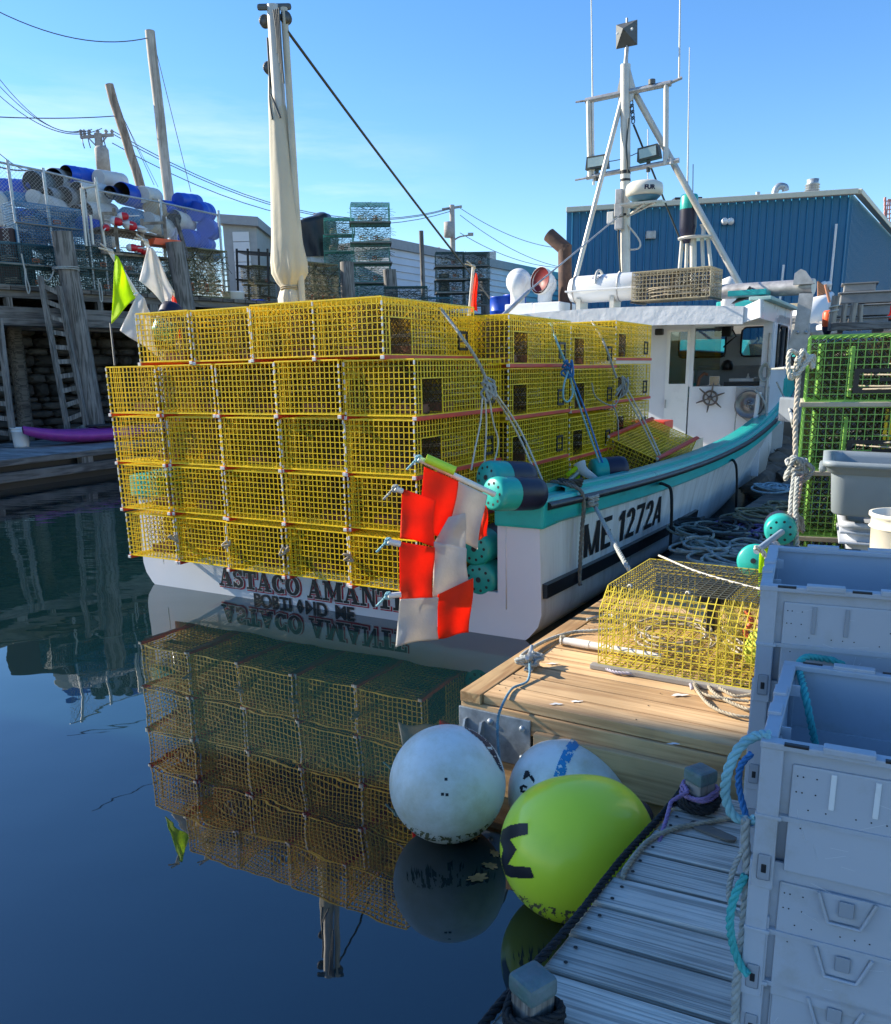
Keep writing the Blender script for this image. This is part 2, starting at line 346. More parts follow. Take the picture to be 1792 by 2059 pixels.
# ============================================================ water
def watermat():
    m = bpy.data.materials.new('harbour_water'); m.use_nodes = True; nt = m.node_tree; b = nt.nodes['Principled BSDF']; l = nt.links.new
    b.inputs['Base Color'].default_value = (.004, .019, .022, 1); b.inputs['Roughness'].default_value = .012; b.inputs['IOR'].default_value = 1.75
    b.inputs['Specular IOR Level'].default_value = .62
    t = nt.nodes.new('ShaderNodeTexCoord'); n = nt.nodes.new('ShaderNodeTexNoise'); n.inputs['Scale'].default_value = 1.3; n.inputs['Detail'].default_value = 1.5
    l(t.outputs['Object'], n.inputs['Vector'])
    mp = nt.nodes.new('ShaderNodeMapping'); mp.inputs['Rotation'].default_value = (0,0,.5); mp.inputs['Scale'].default_value = (.6, 2.4, 1)
    n2 = nt.nodes.new('ShaderNodeTexNoise'); n2.inputs['Scale'].default_value = 2.2; n2.inputs['Detail'].default_value = 2; l(t.outputs['Object'], mp.inputs[0]); l(mp.outputs[0], n2.inputs['Vector'])
    sp = nt.nodes.new('ShaderNodeSeparateXYZ'); l(t.outputs['Object'], sp.inputs[0])
    mr = nt.nodes.new('ShaderNodeMapRange'); mr.inputs['From Min'].default_value = 6; mr.inputs['From Max'].default_value = 14; mr.inputs['To Min'].default_value = .06; mr.inputs['To Max'].default_value = .9
    l(sp.outputs['Y'], mr.inputs['Value']); mu = nt.nodes.new('ShaderNodeMath'); mu.operation = 'MULTIPLY'; l(n2.outputs['Fac'], mu.inputs[0]); l(mr.outputs[0], mu.inputs[1])
    ad = nt.nodes.new('ShaderNodeMath'); ad.operation = 'MULTIPLY_ADD'; ad.inputs[1].default_value = .9; l(n.outputs['Fac'], ad.inputs[0]); l(mu.outputs[0], ad.inputs[2])
    bp = nt.nodes.new('ShaderNodeBump'); bp.inputs['Strength'].default_value = .12; bp.inputs['Distance'].default_value = .05; l(ad.outputs[0], bp.inputs['Height'])
    l(bp.outputs[0], b.inputs['Normal']); return m
mb = MB().add([(-80,-20,0),(90,-20,0),(90,140,0),(-80,140,0)], [(0,1,2,3)])
wat = solo('water', mb, watermat(), None, None, kind='structure', base=(0,0,0))
BED = M('harbour_mud', (.02,.03,.02), .9)
solo('harbour_bed', MB().add([(-80,-20,-2.5),(90,-20,-2.5),(90,140,-2.5),(-80,140,-2.5)], [(0,1,2,3)]), BED, None, None, kind='structure', base=(0,0,-2.5))

# ============================================================ near docks
PINE = WOODM('new_pine_boards', (.66,.44,.23), (.45,.27,.13), (.05,1.2,1.2), 34, .13, .4, amp=.17, fine=60.)
PINEY = WOODM('new_pine_trim', (.50,.33,.16), (.33,.19,.085), (1.6,.12,1.6), 22, .1, .3)
GREYW = WOODM('weathered_boards', (.66,.60,.51), (.34,.31,.265), (.028,1.6,1.6), 46, .17, .9, rough=.85, amp=.07, fine=95., lo=.37, hi=.58)
OLDW = WOODM('old_dark_boards', (.17,.15,.125), (.06,.052,.045), (.12,1.7,1.7), 30, .25, .8)
OLDV = WOODM('old_grey_timber', (.24,.225,.205), (.09,.085,.075), (1.8,1.8,.11), 30, .25, .9)
GREYV = WOODM('weathered_post_wood', (.33,.30,.26), (.13,.115,.10), (2.5,2.5,.15), 30, .1, 1.0)
ang = atan2(-.527,.85)
fl = thing('floating_dock', 'floating dock of new tan pine boards under the loose yellow trap', 'dock', (.06,3.32,.0), ang)
mb = MB(); y = 0.0; bw = .142
W_ = 2.6
def board(mb, x0, x1, y0, y1, z0, z1, b=.004, m=None): mb.bbox((x0,y0,z0),(x1,y1,z1), b, m)
k = 0
while y < 1.95:
    board(mb, .105+R(-.003,.003), W_, y+.004, y+bw-.008, .41+R(-.0015,.0015), .45+R(-.0015,.0015)); y += bw; k += 1
part('deck_boards', mb, PINE, fl)
mb = MB(); board(mb, 0,.10,-.012,1.99,.405,.4535); part('edge_board', mb, PINEY, fl)
mb = MB()
board(mb, .0,W_,-.006,.036,.315,.404); board(mb, .36,W_,-.045,-.009,.17,.345); board(mb, .02,W_-.1,-.004,.034,.00,.165)
board(mb, .005,.045,.05,1.98,.14,.40); board(mb,.005,.045,.05,1.98,-.06,.12)
part('rim_timbers', mb, PINE, fl)
mb = MB(); board(mb, .06,.5,.04,1.9,-.2,.0); board(mb,.8,1.3,.04,1.9,-.2,.0); part('float_block', mb, BLK, fl)
mb = MB(); mb.bbox((-.004,-.02,.175),(.335,-.008,.385),.003)
for bx, bz in ((.30,.345),(.30,.215),(.15,.345),(.15,.215)): mb.lathe([(.014,0),(.012,.008),(.004,.012)], 10, Matrix.Translation((bx,-.02,bz)) @ Matrix.Rotation(pi/2,4,'X'), capb=True)
for bx in (.035,.115): mb.prism([(0,0),(.055,0),(.02,.10),(0,.10)], -.005, .005, basis((bx,-.02,.24),(0,-1,0),(0,0,1)))
part('corner_bracket', mb, GALV, fl)
NAIL = M('dark_screw_head', (.03,.025,.02), .6)
mb = MB()
for i in range(14):
    for x in (.14,.16,.75,1.25):
        mb.lathe([(.0035,.0),(.003,.0008)], 6, Matrix.Translation((x+R(-.01,.01), i*bw+.03+(.08 if x==.16 else R(0,.06)), .4516)), capb=True)
part('screw_heads', mb, NAIL, fl)
# loose cleat
cl = thing('dock_cleat', 'grey rope-wrapped cleat on the corner of the pine dock', 'cleat', PZ(1065,1342,.455), ang+1.9)
mb = MB(); mb.tube([(-.085,0,.075),(-.05,0,.055),(0,0,.05),(.05,0,.055),(.085,0,.075)], .013, 10, rf=lambda t: .7+.6*(1-abs(2*t-1)))
mb.rod((-.025,0,0),(-.02,0,.05),.012,8); mb.rod((.025,0,0),(.02,0,.05),.012,8); mb.bbox((-.05,-.02,-.002),(.05,.02,.008),.003)
part('horns', mb, GALV, cl)

# older dark dock beyond, beside the hull
od = thing('old_dock', 'dark weathered dock running along the white hull', 'dock', (.06,3.32,.0), ang)
mb = MB(); y = 2.03
while y < 9.6:
    board(mb, -.02+R(-.01,.01), 4.6, y+.004, y+bw-.006, .385+R(-.003,.003), .425+R(-.003,.003), .005); y += bw
part('deck_boards', mb, OLDW, od)
mb = MB(); board(mb,-.06,-.025,2.0,9.6,.1,.40); board(mb,.0,4.5,2.0,2.03,.1,.38); part('rim_timbers', mb, OLDW, od)
mb = MB(); mb.box((.1,2.1,-.3),(4.4,9.5,.1)); part('float_block', mb, BLK, od)

# weathered near dock; boards run about -26 degrees
nang = radians(-26)
nd = thing('weathered_dock', 'weathered grey dock with black rope along its edge beside the yellow ball', 'dock', (.78,2.475,0), nang)
ed = Vector((-.575,-.818,0)); ed.rotate(Matrix.Rotation(-nang,3,'Z')); kx = ed.x/ed.y     # edge slope in local frame
mb = MB(); y = 0
mbn = MB()
while y > -3.2:
    y1 = y-bw+.013
    xa, xb = y*kx, y1*kx; z1 = .42+R(-.002,.002); j = R(-.004,.006)
    poly = [(xa+j,y-.001),(xb+j,y1),(3.0,y1),(3.0,y-.001)]
    b_ = MB(); e_ = .005; ins = [(poly[0][0]+.006,poly[0][1]-e_),(poly[1][0]+.006,poly[1][1]+e_),(3.0,poly[2][1]+e_),(3.0,poly[3][1]-e_)]
    lv = [[Vector((a,b,z)) for a,b in poly] for z in (.38,z1-.004)]+[[Vector((a,b,z1)) for a,b in ins]]
    vs = [p for l_ in lv for p in l_]; b_.add(vs, [(i*4+k,i*4+k+4,i*4+(k+1)%4+4,i*4+(k+1)%4) for i in range(2) for k in range(4)]+[(8,11,10,9)][::1])

    # soften the upper edges with a narrow chamfer
    for i in range(4,8):
        pass
    mb.join(b_)
    for q in (.3,.72):
        mbn.lathe([(.0055,0),(.005,.001)], 8, Matrix.Translation((xa*(1-q)+xb*q+.035+R(-.006,.01), y-bw*q, .4224)), capb=True)
    y -= bw
part('deck_boards', mb, GREYW, nd); part('screw_heads', mbn, NAIL, nd)
mb = MB(); e1 = Vector((0,0,0)); e2 = Vector((-3.2*kx,-3.2,0))
mb.add([(0,0,.0),(e2.x,e2.y,.0),(e2.x,e2.y,.385),(0,0,.385),(.04,0,0),(e2.x+.04,e2.y,0),(e2.x+.04,e2.y,.385),(.04,0,.385)],[(0,1,2,3),(7,6,5,4),(3,2,6,7),(0,4,5,1),(0,3,7,4),(1,5,6,2)])
mb.box((.0,-.04,.02),(3,-.004,.375)); part('rim_timbers', mb, OLDW, nd)
mb = MB(); mb.box((.3,-2.9,-.2),(2.9,-.1,.1)); part('float_block', mb, BLK, nd)
def dk(x, y, z=.42): return PZ(x, y, z)
# black rope along edge
pts = [Vector((.795,2.50,.43)) + Vector((-.575,-.818,0))*t + Vector((.006*sin(t*9)-.004,0,.002*cos(t*7))) for t in [i*.06 for i in range(26)]]
solo('black_rope', MB().rope(pts, .011, 12, 5), DKR, 'black rope running along the left edge of the weathered dock', 'rope', group='ropes on the docks')
def post(px, py, z, h, lab, rz):
    p = PZ(px, py, z); t = thing('dock_post', lab, 'post', (p.x, p.y, z-h), rz); s = .033
    part('shaft', MB().bbox((-s,-s,-.3),(s,s,h-.04), .006), GREYV, t)
    mb = MB().bbox((-s-.005,-s-.005,h-.045),(s+.005,s+.005,h), .011); part('cap', mb, CAP, t); return t
CAP = M('green_oxidised_cap', (.16,.20,.20), .6, var=.3, sc=9, dirt=(.09,.19,.16), dsc=14, dpos=(.45,.65), bump=.4, bsc=60)
p1 = post(1072, 1960, .555, .17, 'square post with blue-grey cap at the nearest corner of the weathered dock', atan2(-.575,.818)*-1+pi)
p2 = post(1410, 1545, .56, .17, 'square post with dark green cap wound with ropes at the far dock corner', .5)
def coil(c, r, n, h, tr, wob=.006):
    pts = []
    for i in range(int(n*22)+1):
        a = i/22*2*pi; rr = r+wob*sin(3.1*a)+R(-.001,.001); pts.append(Vector((c[0]+rr*cos(a), c[1]+rr*sin(a), c[2]+h*i/(n*22)+.004*sin(a*1.7))))
    return pts
q = p1.location; solo('black_rope', MB().rope(coil((q.x,q.y,.435), .056, 5, .05, 0), .0095, 12), DKR, 'black rope wound round the foot of the nearest dock post', 'rope', group='ropes on the docks')
q = p2.location; 
solo('black_rope', MB().rope(coil((q.x,q.y,.43), .056, 3, .03, 0), .010, 12), DKR, 'black rope wound lowest on the green capped post', 'rope', group='ropes on the docks')
solo('lilac_rope', MB().rope(coil((q.x,q.y,.465), .052, 2.6, .03, 0)+[Vector((q.x-.10,q.y-.04,.47)),Vector((q.x-.13,q.y-.10,.44)),Vector((q.x-.17,q.y-.18,.42)),Vector((q.x-.22,q.y-.24,.38))], .007, 12), PUR, 'pale lilac rope wound above the black one on the green capped post', 'rope', group='ropes on the docks')
pts = spline([dk(1252,1765,.428), dk(1262,1742,.43), dk(1300,1695,.43), dk(1350,1668,.43), dk(1400,1658,.43), dk(1450,1648,.43), dk(1492,1640,.44), dk(1506,1652,.43)], 8)
solo('tan_rope', MB().rope(pts, .0085, 12), TAN, 'short tan rope lying on the weathered dock', 'rope', group='ropes on the docks')
fr_ = basis(dk(1425,1672,.4225), dk(1460,1688,.4225)-dk(1395,1660,.4225), (0,1,0))
solo('wood_scrap', MB().prism([(-.06,-.012),(-.03,-.022),(.07,-.014),(.085,.0),(.08,.02),(.0,.022),(-.06,.012)], .0, .008, fr_), OLDW, 'dark scrap of wood lying on the weathered dock', 'wood scrap')
# rope from cleat over the pine dock
c0 = cl.location
solo('blue_rope', MB().rope(spline([c0+Vector((.0,-.02,.05)), PZ(1062,1368,.46), PZ(1030,1385,.46), PZ(1008,1415,.455)+Vector((0,-.03,0)), PX(1001,1450,3.12), PX(1002,1500,3.10), PX(1008,1560,3.08)], 8), .0062, 12), BLR and M('faded_blue_rope',(.16,.30,.38),.8,var=.3,sc=30), 'thin faded blue rope hanging from the cleat over the dock edge', 'rope', group='ropes on the docks')
solo('mooring_rope', MB().rope(spline([c0+Vector((0,0,.05)), PZ(1050,1318,.48), PZ(1095,1290,.47), PZ(1150,1272,.465), PZ(1200,1268,.47), PZ(1260,1262,.47), PZ(1230,1238,.47), PZ(1180,1246,.465)], 8), .010, 12), GRYR, 'grey mooring rope leading from the cleat across the pine dock', 'rope', group='ropes on the docks')
mb = MB(); 
for a in range(3): mb.rope([c0+Vector((.05*cos(t+a)+.02*sin(3*t), .035*sin(t+a*2), .03+.012*a+.008*cos(2*t))) for t in [i*.35 for i in range(19)]], .009, 12)
solo('rope_wrap', mb, GRYR, 'grey rope turns wrapped round the dock cleat', 'rope')
# pvc pipe
pv = thing('plastic_pipe', 'white plastic pipe lying on the pine dock beside the loose trap', 'pipe', PZ(1165,1297,.475))
mb = MB(); a_, b_ = PZ(1128,1287,.48), PZ(1330,1322,.48); mb.rod(a_, b_, .018, 14); mb.rod(a_.lerp(b_,.12), a_.lerp(b_,.30), .0205, 14)
part('tube', mb, WHC, pv, world=True)
mb = MB(); 
for i in range(5): mb.rope([a_+Vector((.004*i,0,0))+Vector((0,cos(t)*.021,sin(t)*.021)) for t in [j*.5 for j in range(13)]], .0045)
part('rope_end', mb, TAN, pv, world=True)
# splashes / droppings
for i, (x, y_, r) in enumerate(((1110,1334,.018),(1158,1410,.016),(1365,1397,.022),(1118,1415,.016),(1355,1495,.014))):
    c = PZ(x, y_, .4545); mb = MB(); vs = [c+Vector((r*(1+.35*sin(3*a+i))*cos(a)*1.5, r*(.55+.2*sin(5*a))*sin(a), 0)) for a in [k*2*pi/18 for k in range(18)]]
    mb.add(vs+[v-Vector((0,0,.002)) for v in vs], [tuple(range(18))]); 
    solo('bird_dropping', mb, M('white_dropping', (.7,.7,.66), .8), ['white dropping nearest the cleat on the pine dock','white dropping on the front board of the pine dock','largest white dropping on the pine dock below the loose trap','white smear by the bracket on the pine dock','small white dropping on the last front board of the pine dock'][i], 'dropping', group='droppings on the pine dock')
# coiled ropes on pine dock in front of the trap
mb = MB()
cps = [[(1372,1360),(1395,1372),(1408,1392),(1440,1402),(1505,1410)],[(1395,1365),(1400,1385),(1430,1420),(1475,1438),(1515,1443)],[(1415,1365),(1450,1385),(1480,1400),(1520,1396)],[(1440,1370),(1425,1378),(1445,1400),(1500,1425),(1520,1424)],[(1480,1372),(1500,1380),(1520,1380)]]
for c in cps: mb.rope(spline([PZ(x,y_,.463+.004*(i%2)) for i, (x,y_) in enumerate(c)], 8), .0075, 12)
solo('tan_rope_bundle', mb, TAN, 'loops of tan rope spilling from under the loose trap on the pine dock', 'rope', group='ropes on the docks')
solo('lilac_rope_end', MB().rope(spline([PZ(1205,1338,.463),PZ(1240,1352,.463),PZ(1300,1355,.463),PZ(1350,1360,.47),PZ(1385,1372,.463),PZ(1392,1385,.463)],8), .0075, 12), M('pale_lilac_rope',(.42,.38,.42),.8,var=.2,sc=30), 'pale lilac rope along the wooden runner of the loose trap', 'rope', group='ropes on the docks')

# weed + leaves on the water
WEED = M('brown_weed', (.13,.13,.035), .7, var=.5, sc=20)
mb = MB()
for i in range(800):
    t = R(0,1); c = Vector((.80,2.3,0)).lerp(Vector((-.14,1.25,0)), t)+Vector((R(-.16,.0)*1.0,R(-.05,.07),0.0005))
    a = R(0,2*pi); Ln = R(.01,.05); p = [c+Vector((cos(a+R(-.4,.4)*j)*Ln*j/3, sin(a+R(-.4,.4)*j)*Ln*j/3, .003+.003*sin(j*2))) for j in range(4)]
    mb.tube(p, R(.001,.003), 3)
o = solo('seaweed', mb, WEED, None, None, kind='stuff')
LEAF = M('dead_oak_leaf', (.30,.17,.06), .7, var=.4, sc=20)
for i, (x, y_, s, a, lab) in enumerate(((960,1765,.045,.3,'largest brown oak leaf floating between the white ball and the yellow ball'),(955,1682,.035,1.2,'brown oak leaf floating under the white ball'),(995,1715,.03,2.,'brown leaf floating against the yellow ball'),(985,1740,.035,2.6,'pale brown leaf floating above the largest one'))):
    c = PZ(x,y_,.004); mb = MB(); n = 26
    vs = [c+Vector((cos(t)*s*(.55+.45*abs(sin(3.5*t))), sin(t)*s*.6*(.5+.5*abs(sin(3.5*t))), .003*sin(2*t))) for t in [k*2*pi/n for k in range(n)]]
    vs = [c+Matrix.Rotation(a,3,'Z') @ (v-c) for v in vs]; mb.add([c]+vs, [(0,k+1,(k+1)%n+1) for k in range(n)])
    solo('oak_leaf', mb, LEAF, lab, 'leaf', group='leaves on the water')

# ============================================================ left wharf
WD = Vector((.66,.75,0)).normalized(); WN = Vector((-WD.y, WD.x, 0)); W0 = Vector((-8.7,17.31,0))
def WP(s, d, z): return W0+WD*s+WN*d+Vector((0,0,z))
def WX(x, y, d=0.): 
    r = ray(x,y); o = W0+WN*d; t = (o-CP).dot(WN)/r.dot(WN); return CP+r*t
WROT = atan2(WD.y, WD.x)
MW = Matrix.Translation(W0) @ Matrix.Rotation(WROT, 4, 'Z')      # local x along wharf, y inland
wh = thing('timber_wharf', 'dark timber wharf on pilings carrying blue barrels and green traps', 'wharf', W0, WROT)
mb = MB()
for i in range(150):
    x = -14+i*.33; mb.box((x,-.05,3.52),(x+.31,9,3.6))
part('deck_planks', mb, OLDW, wh)
mb = MB(); mb.box((-14,.05,3.38),(36,.25,3.518)); mb.box((-14,-.02,2.84),(36,.30,3.2)); mb.box((-14,1.6,2.84),(36,1.9,3.2))
part('beams', mb, GREYB := WOODM('grey_beam', (.19,.18,.165),(.09,.085,.08),(.1,1.5,1.5),24,.2,.8), wh)
for i in range(22):
    x = -12+i*1.9; mb = MB(); mb.box((x,.0,3.2),(x+.22,.22,3.38)); mb.box((x+.7,.05,3.2),(x+.82,.2,3.38)); part('blocking', mb, OLDV, wh)
for i in range(9):
    x = -11+i*3.9; mb = MB(); mb.rod((x,1.5,-1),(x+.05,1.45,3.2),.16,10); part('rear_piling', mb, OLDW, wh)
# stone wall behind
STONE = M('seawall_stone', (.06,.056,.05), .85, var=.35, sc=5, island=.45, bump=.8, bsc=14)
sw = thing('stone_seawall', 'rough dark stone retaining wall beneath the timber wharf', 'wall', W0+WN*2.2, WROT)
mb = MB(); random.seed(3); z = -.6
while z < 3.3:
    hh = R(.12,.34); x = -13+R(0,.3)
    while x < 30:
        ww = R(.22,.8); d_ = R(-.16,.12)
        a = Vector((x,d_,z)); 
        bm = bmesh.new(); bmesh.ops.create_icosphere(bm, subdivisions=2, radius=1)
        for v in bm.verts:
            n_ = v.co.copy(); f = 1/max(abs(n_.x),abs(n_.y),abs(n_.z))**.55
            v.co = Vector((n_.x*f*ww*.5*(1+R(-.08,.08)), n_.y*f*.28, n_.z*f*hh*.52*(1+R(-.08,.08))))+a+Vector((ww*.5,.2,hh*.5))
        bm.verts.index_update(); mb.add([v.co.copy() for v in bm.verts], [[v.index for v in f.verts] for f in bm.faces]); bm.free()
        x += ww*.98
    z += hh*.93
part('stones', mb, STONE, sw); part('core', MB().box((-13,.35,-1),(36,7,3.36)), BED, sw)

def piling(x0, y0, x1, y1, r, lab, d=-.25, m=None, grp='wharf pilings'):
    a = WX(x0,y0,d); b = WX(x1,y1,d); b = a+(b-a)*max(1,(a.z+.8)/max(.3,(a.z-b.z)))
    mb = MB(); n = 14; L_ = (a-b).length; fr_ = frame(b, a); rings = 16
    P = [[fr_ @ Vector((r*(1.12-.18*i/rings)*(1+.05*sin(k*2.1+i*.3)+R(-.02,.02))*cos(2*pi*k/n), r*(1.12-.18*i/rings)*(1+.05*sin(k*2.1+i*.3))*sin(2*pi*k/n), L_*i/rings)) for k in range(n)] for i in range(rings+1)]
    vs = [p for q in P for p in q]; mb.add(vs, [(i*n+k,i*n+(k+1)%n,(i+1)*n+(k+1)%n,(i+1)*n+k) for i in range(rings) for k in range(n)], True); mb.add(vs[-n:], [tuple(range(n))])
    return solo('wharf_piling', mb, m or OLDV, lab, 'piling', group=grp)
piling(124,466,190,862,.21,'thick grey piling leaning beside the wooden ladder')
piling(350,487,372,612,.21,'grey piling behind the white flag')
piling(294,486,300,560,.10,'thin piling just left of the furled sail cover',d=.4) if False else None
for (x,y_,x1,y1,r,l_) in ((698,527,702,640,.20,'grey piling right of the furled sail'),(783,542,790,640,.20,'split topped piling at the end of the tall green trap stack'),(893,551,894,640,.18,'leftmost piling before the white building end'),(975,560,978,650,.16,'rightmost far piling beside the blue barrels'),(568,535,575,640,.19,'piling hidden behind the furled sail foot')):
    piling(x,y_,x1,y1,r,l_,d=-.2)
rope_w = MB().rope(coil((0,0,0),.25,2.5,.08,0,.01),.014); 
p_ = WX(132,545,-.25); mb = MB().join(rope_w, Matrix.Translation(p_)); mb.tube(sag(p_+Vector((-.2,-.1,0)), WX(84,562,-.45)+Vector((0,0,.05)), .12), .016, 6)
solo('mooring_rope', mb, GRYR, 'grey rope wrapped round the thick piling and tied to the ladder', 'rope', group='ropes on the wharf')
def ladder(a0, a1, b0, b1, n, lab, d=-.5):
    # a: left rail top/bottom px, b: right rail top/bottom
    A0, A1, B0, B1 = WX(*a0,d), WX(*a1,d), WX(*b0,d), WX(*b1,d)
    t = thing('wooden_ladder', lab, 'ladder', A1)
    for p_, q_ in ((A0,A1),(B0,B1)):
        mb = MB(); mb.box((-.07,-.035,0),(.07,.035,(p_-q_).length), frame(q_,p_,(1,0,0)) ); part('rail', mb, OLDV, t, world=True)
    for i in range(n):
        f = (i+.6)/n; p_, q_ = A0.lerp(A1,f), B0.lerp(B1,f); 
        mb = MB(); mb.box((-.02,-.045,0),(.02,.045,(p_-q_).length), frame(p_,q_)); part('rung', mb, OLDV, t, world=True)
    return t
ladder((81,555),(140,885),(118,575),(176,865),11,'long grey wooden ladder against the wharf beside the thick piling')
ladder((-22,640),(-12,880),(-2,640),(27,885),8,'pale ladder at the left edge of the photo near the bucket',d=-.9)
# hanging rope loops
for i,(x,y0,y1,l_) in enumerate(((62,595,718,'thin rope loop hanging at the left over the green traps'),(280,665,740,'thin rope loop hanging between the ladder and the yellow flag'),(430,840,868,''),)):
    if not l_: continue
    if i == 0: cp = [(43,510),(50,545),(52,570),(57,590),(60,580),(54,560),(51,540)]
    else: cp = [(197,560),(199,580),(202,605),(206,602),(204,580),(200,566)]
    pts = spline([WX(a,b+(0 if i==0 else 0),-.3) for a,b in ([(x_, y_*1.0) for x_,y_ in cp])], 6)
    solo('hanging_rope', MB().tube(pts,.014,6), GRYR, l_, 'rope', group='ropes on the wharf')
# ============================================================ lobster traps
def rods(mb, a, b, r): mb.rod(a, b, r, 4, cap=False)
def cage(W, L_, H, s=.0381, r=.0023, hole=None, top=True, chamfer=0):
    mb = MB(); nx = round(W/s); ny = round(L_/s); nz_ = round(H/s); sx, sy, sz = W/nx, L_/ny, H/nz_
    j = lambda: R(-.0012,.0012)
    for z in (0, H):
        if z == H and not top: continue
        for i in range(nx+1): rods(mb, (i*sx,0,z), (i*sx+j(),L_,z), r)
        for i in range(ny+1): rods(mb, (0,i*sy,z+r), (W,i*sy+j(),z+r), r)
    for y in (0, L_):
        for i in range(nx+1): rods(mb, (i*sx,y,0), (i*sx+j(),y,H), r)
        for i in range(1, nz_): rods(mb, (0,y,i*sz), (W,y,i*sz+j()), r)
    for x in (0, W):
        h = hole if x == W else None
        for i in range(ny+1):
            y = i*sy
            if h and h[0]+.001 < y < h[1]-.001:
                rods(mb, (x,y,h[3]), (x,y+j(),H), r)
            else: rods(mb, (x,y,0), (x,y+j(),H), r)
        for i in range(1, nz_):
            z = i*sz
            if h and z < h[3]-.001: rods(mb, (x,0,z), (x,h[0],z), r); rods(mb, (x,h[1],z), (x,L_,z), r)
            else: rods(mb, (x,0,z), (x,L_,z+j()), r)
        if h: rods(mb,(x,h[0],0),(x,h[0],h[3]),r*1.5); rods(mb,(x,h[1],0),(x,h[1],h[3]),r*1.5); rods(mb,(x,h[0],h[3]),(x,h[1],h[3]),r*1.5)
    for (x,y) in ((0,0),(W,0),(W,L_),(0,L_)): rods(mb,(x,y,0),(x,y,H),r*1.7)
    for y in (0,L_):
        for z in (0,H): rods(mb,(0,y,z),(W,y,z),r*1.6)
    for x in (0,W):
        for z in (0,H): rods(mb,(x,0,z),(x,L_,z),r*1.6)
    return mb
def panel(mb, y, W, H, s, r):
    n = round(W/s); k = round(H/s)
    for i in range(n+1): rods(mb,(W*i/n,y,0),(W*i/n,y,H),r)
    for i in range(k+1): rods(mb,(0,y,H*i/k),(W,y,H*i/k),r)
def netting(W, L_, H, hole, seed):
    random.seed(seed); mb = MB()
    y0, y1, _, z1 = hole; N = 16; K = 7; P = []
    for k in range(K+1):
        f = k/K; ring = []
        for i in range(N):
            a = 2*pi*i/N; cx, cz = (y0+y1)/2, z1/2; ry, rz_ = (y1-y0)/2, z1/2
            q = Vector((W-f*W*.42, cx+ry*(1-.55*f)*max(-1,min(1,1.35*cos(a)))+R(-.006,.006), cz+.03*f+rz_*(1-.5*f)*max(-1,min(1,1.35*sin(a)))+R(-.006,.006)))
            ring.append(q)
        P.append(ring)
    for k in range(K):
        for i in range(N):
            mb.rod(P[k][i], P[k+1][(i+1)%N], .0016, 3, cap=False); mb.rod(P[k][(i+1)%N], P[k+1][i], .0016, 3, cap=False)
    # parlour head: diagonal net across the trap
    y = L_*.52; n = 16
    for i in range(-8, n):
        x0 = W*i/n*1.0; 
        a = Vector((max(0,x0), y+R(-.01,.01), 0 if x0 >= 0 else -x0/W*H)); b_ = Vector((min(W,x0+W*.6), y+.07+R(-.02,.02), H if x0+W*.6 <= W else H*(W-x0)/(W*.6)))
        mb.rod(a, b_, .0016, 3, cap=False); mb.rod((a.x,a.y,H-a.z), (b_.x,b_.y,H-b_.z), .0016, 3, cap=False)
    # dense dark twine panels across and along the trap, added to darken its inside
    def knit(a, b, nz_=15, s=.019, r=.0024, bulge=.05):
        a = Vector(a); b = Vector(b); d = b-a; L2 = d.length; d.normalize(); nrm = Vector((-d.y,d.x,0)); n = int(L2/s); hz = (H-.02)/nz_
        def q(i,k): f = i/n; return a+d*(L2*f)+nrm*(bulge*sin(pi*f)*sin(pi*k/nz_))+Vector((0,0,.008+k*hz+.004*sin(i*1.7+k)))
        for i in range(n):
            for k in range(nz_):
                if (i+k)%2: mb.rod(q(i,k), q(i+1,k+1), r, 3, cap=False)
                else: mb.rod(q(i,k+1), q(i+1,k), r, 3, cap=False)
    knit((0.01,L_*.14,0),(W-.01,L_*.20,0)); knit((.01,L_*.45,0),(W-.01,L_*.40,0)); knit((W*.62,L_*.02,0),(W*.40,L_*.62,0)); knit((.01,L_*.80,0),(W-.01,L_*.84,0)); knit((W*.25,L_*.3,0),(W*.60,L_*.98,0))
    return mb
def ropecoil(W, L_, H, seed):
    random.seed(seed); mb = MB(); c = Vector((W*.5, L_*R(.62,.72), .03)); pts = []
    ph = R(0,6)
    for i in range(150):
        a = i*.33+ph; rr = W*(.24+.1*sin(i*.17)); pts.append(c+Vector((rr*cos(a)*1.2, rr*sin(a)*1.5, .012+i*.0009+.012*sin(a*1.3))))
    mb.tube(pts, .0048, 4)
    # stray snood ends
    for k in range(4):
        p = [Vector((R(.05,W-.05), R(.1,L_-.1), R(.05,H*.8)))]
        for i in range(5): p.append(p[-1]+Vector((R(-.07,.07),R(-.09,.09),R(-.05,.05))))
        p = [Vector((min(max(q.x,.02),W-.02), min(max(q.y,.02),L_-.02), min(max(q.z,.02),H-.03))) for q in p]
        mb.tube(spline(p,5), .0022, 3)
    return mb
def bricks(W, L_, seed):
    random.seed(seed); out = []
    for i in range(3): out.append(MB().cbox((R(.12,W-.12), L_*(.15+.3*i)+R(-.05,.05), .035), (.2,.095,.055), rz=R(-.2,.2)))
    return out
def vent(W, L_, H):
    mb = MB(); y0, y1, z0, z1 = L_*.80, L_*.915, .035, .17
    for a, b in (((y0,z0),(y1,z0+.02)),((y0,z1-.02),(y1,z1)),((y0,z0),(y0+.018,z1)),((y1-.018,z0),(y1,z1)),((y0,z0+.06),(y1,z0+.07))):
        mb.box((W-.004,a[0],a[1]), (W+.006,b[0],b[1]))
    return mb
BRK = M('brick_weight', (.22,.10,.06), .9, var=.3)
BROWN = M('brown_kelp_growth', (.10,.065,.025), .9, var=.5, sc=12)
TW, TL, TH = .53, 1.215, .342
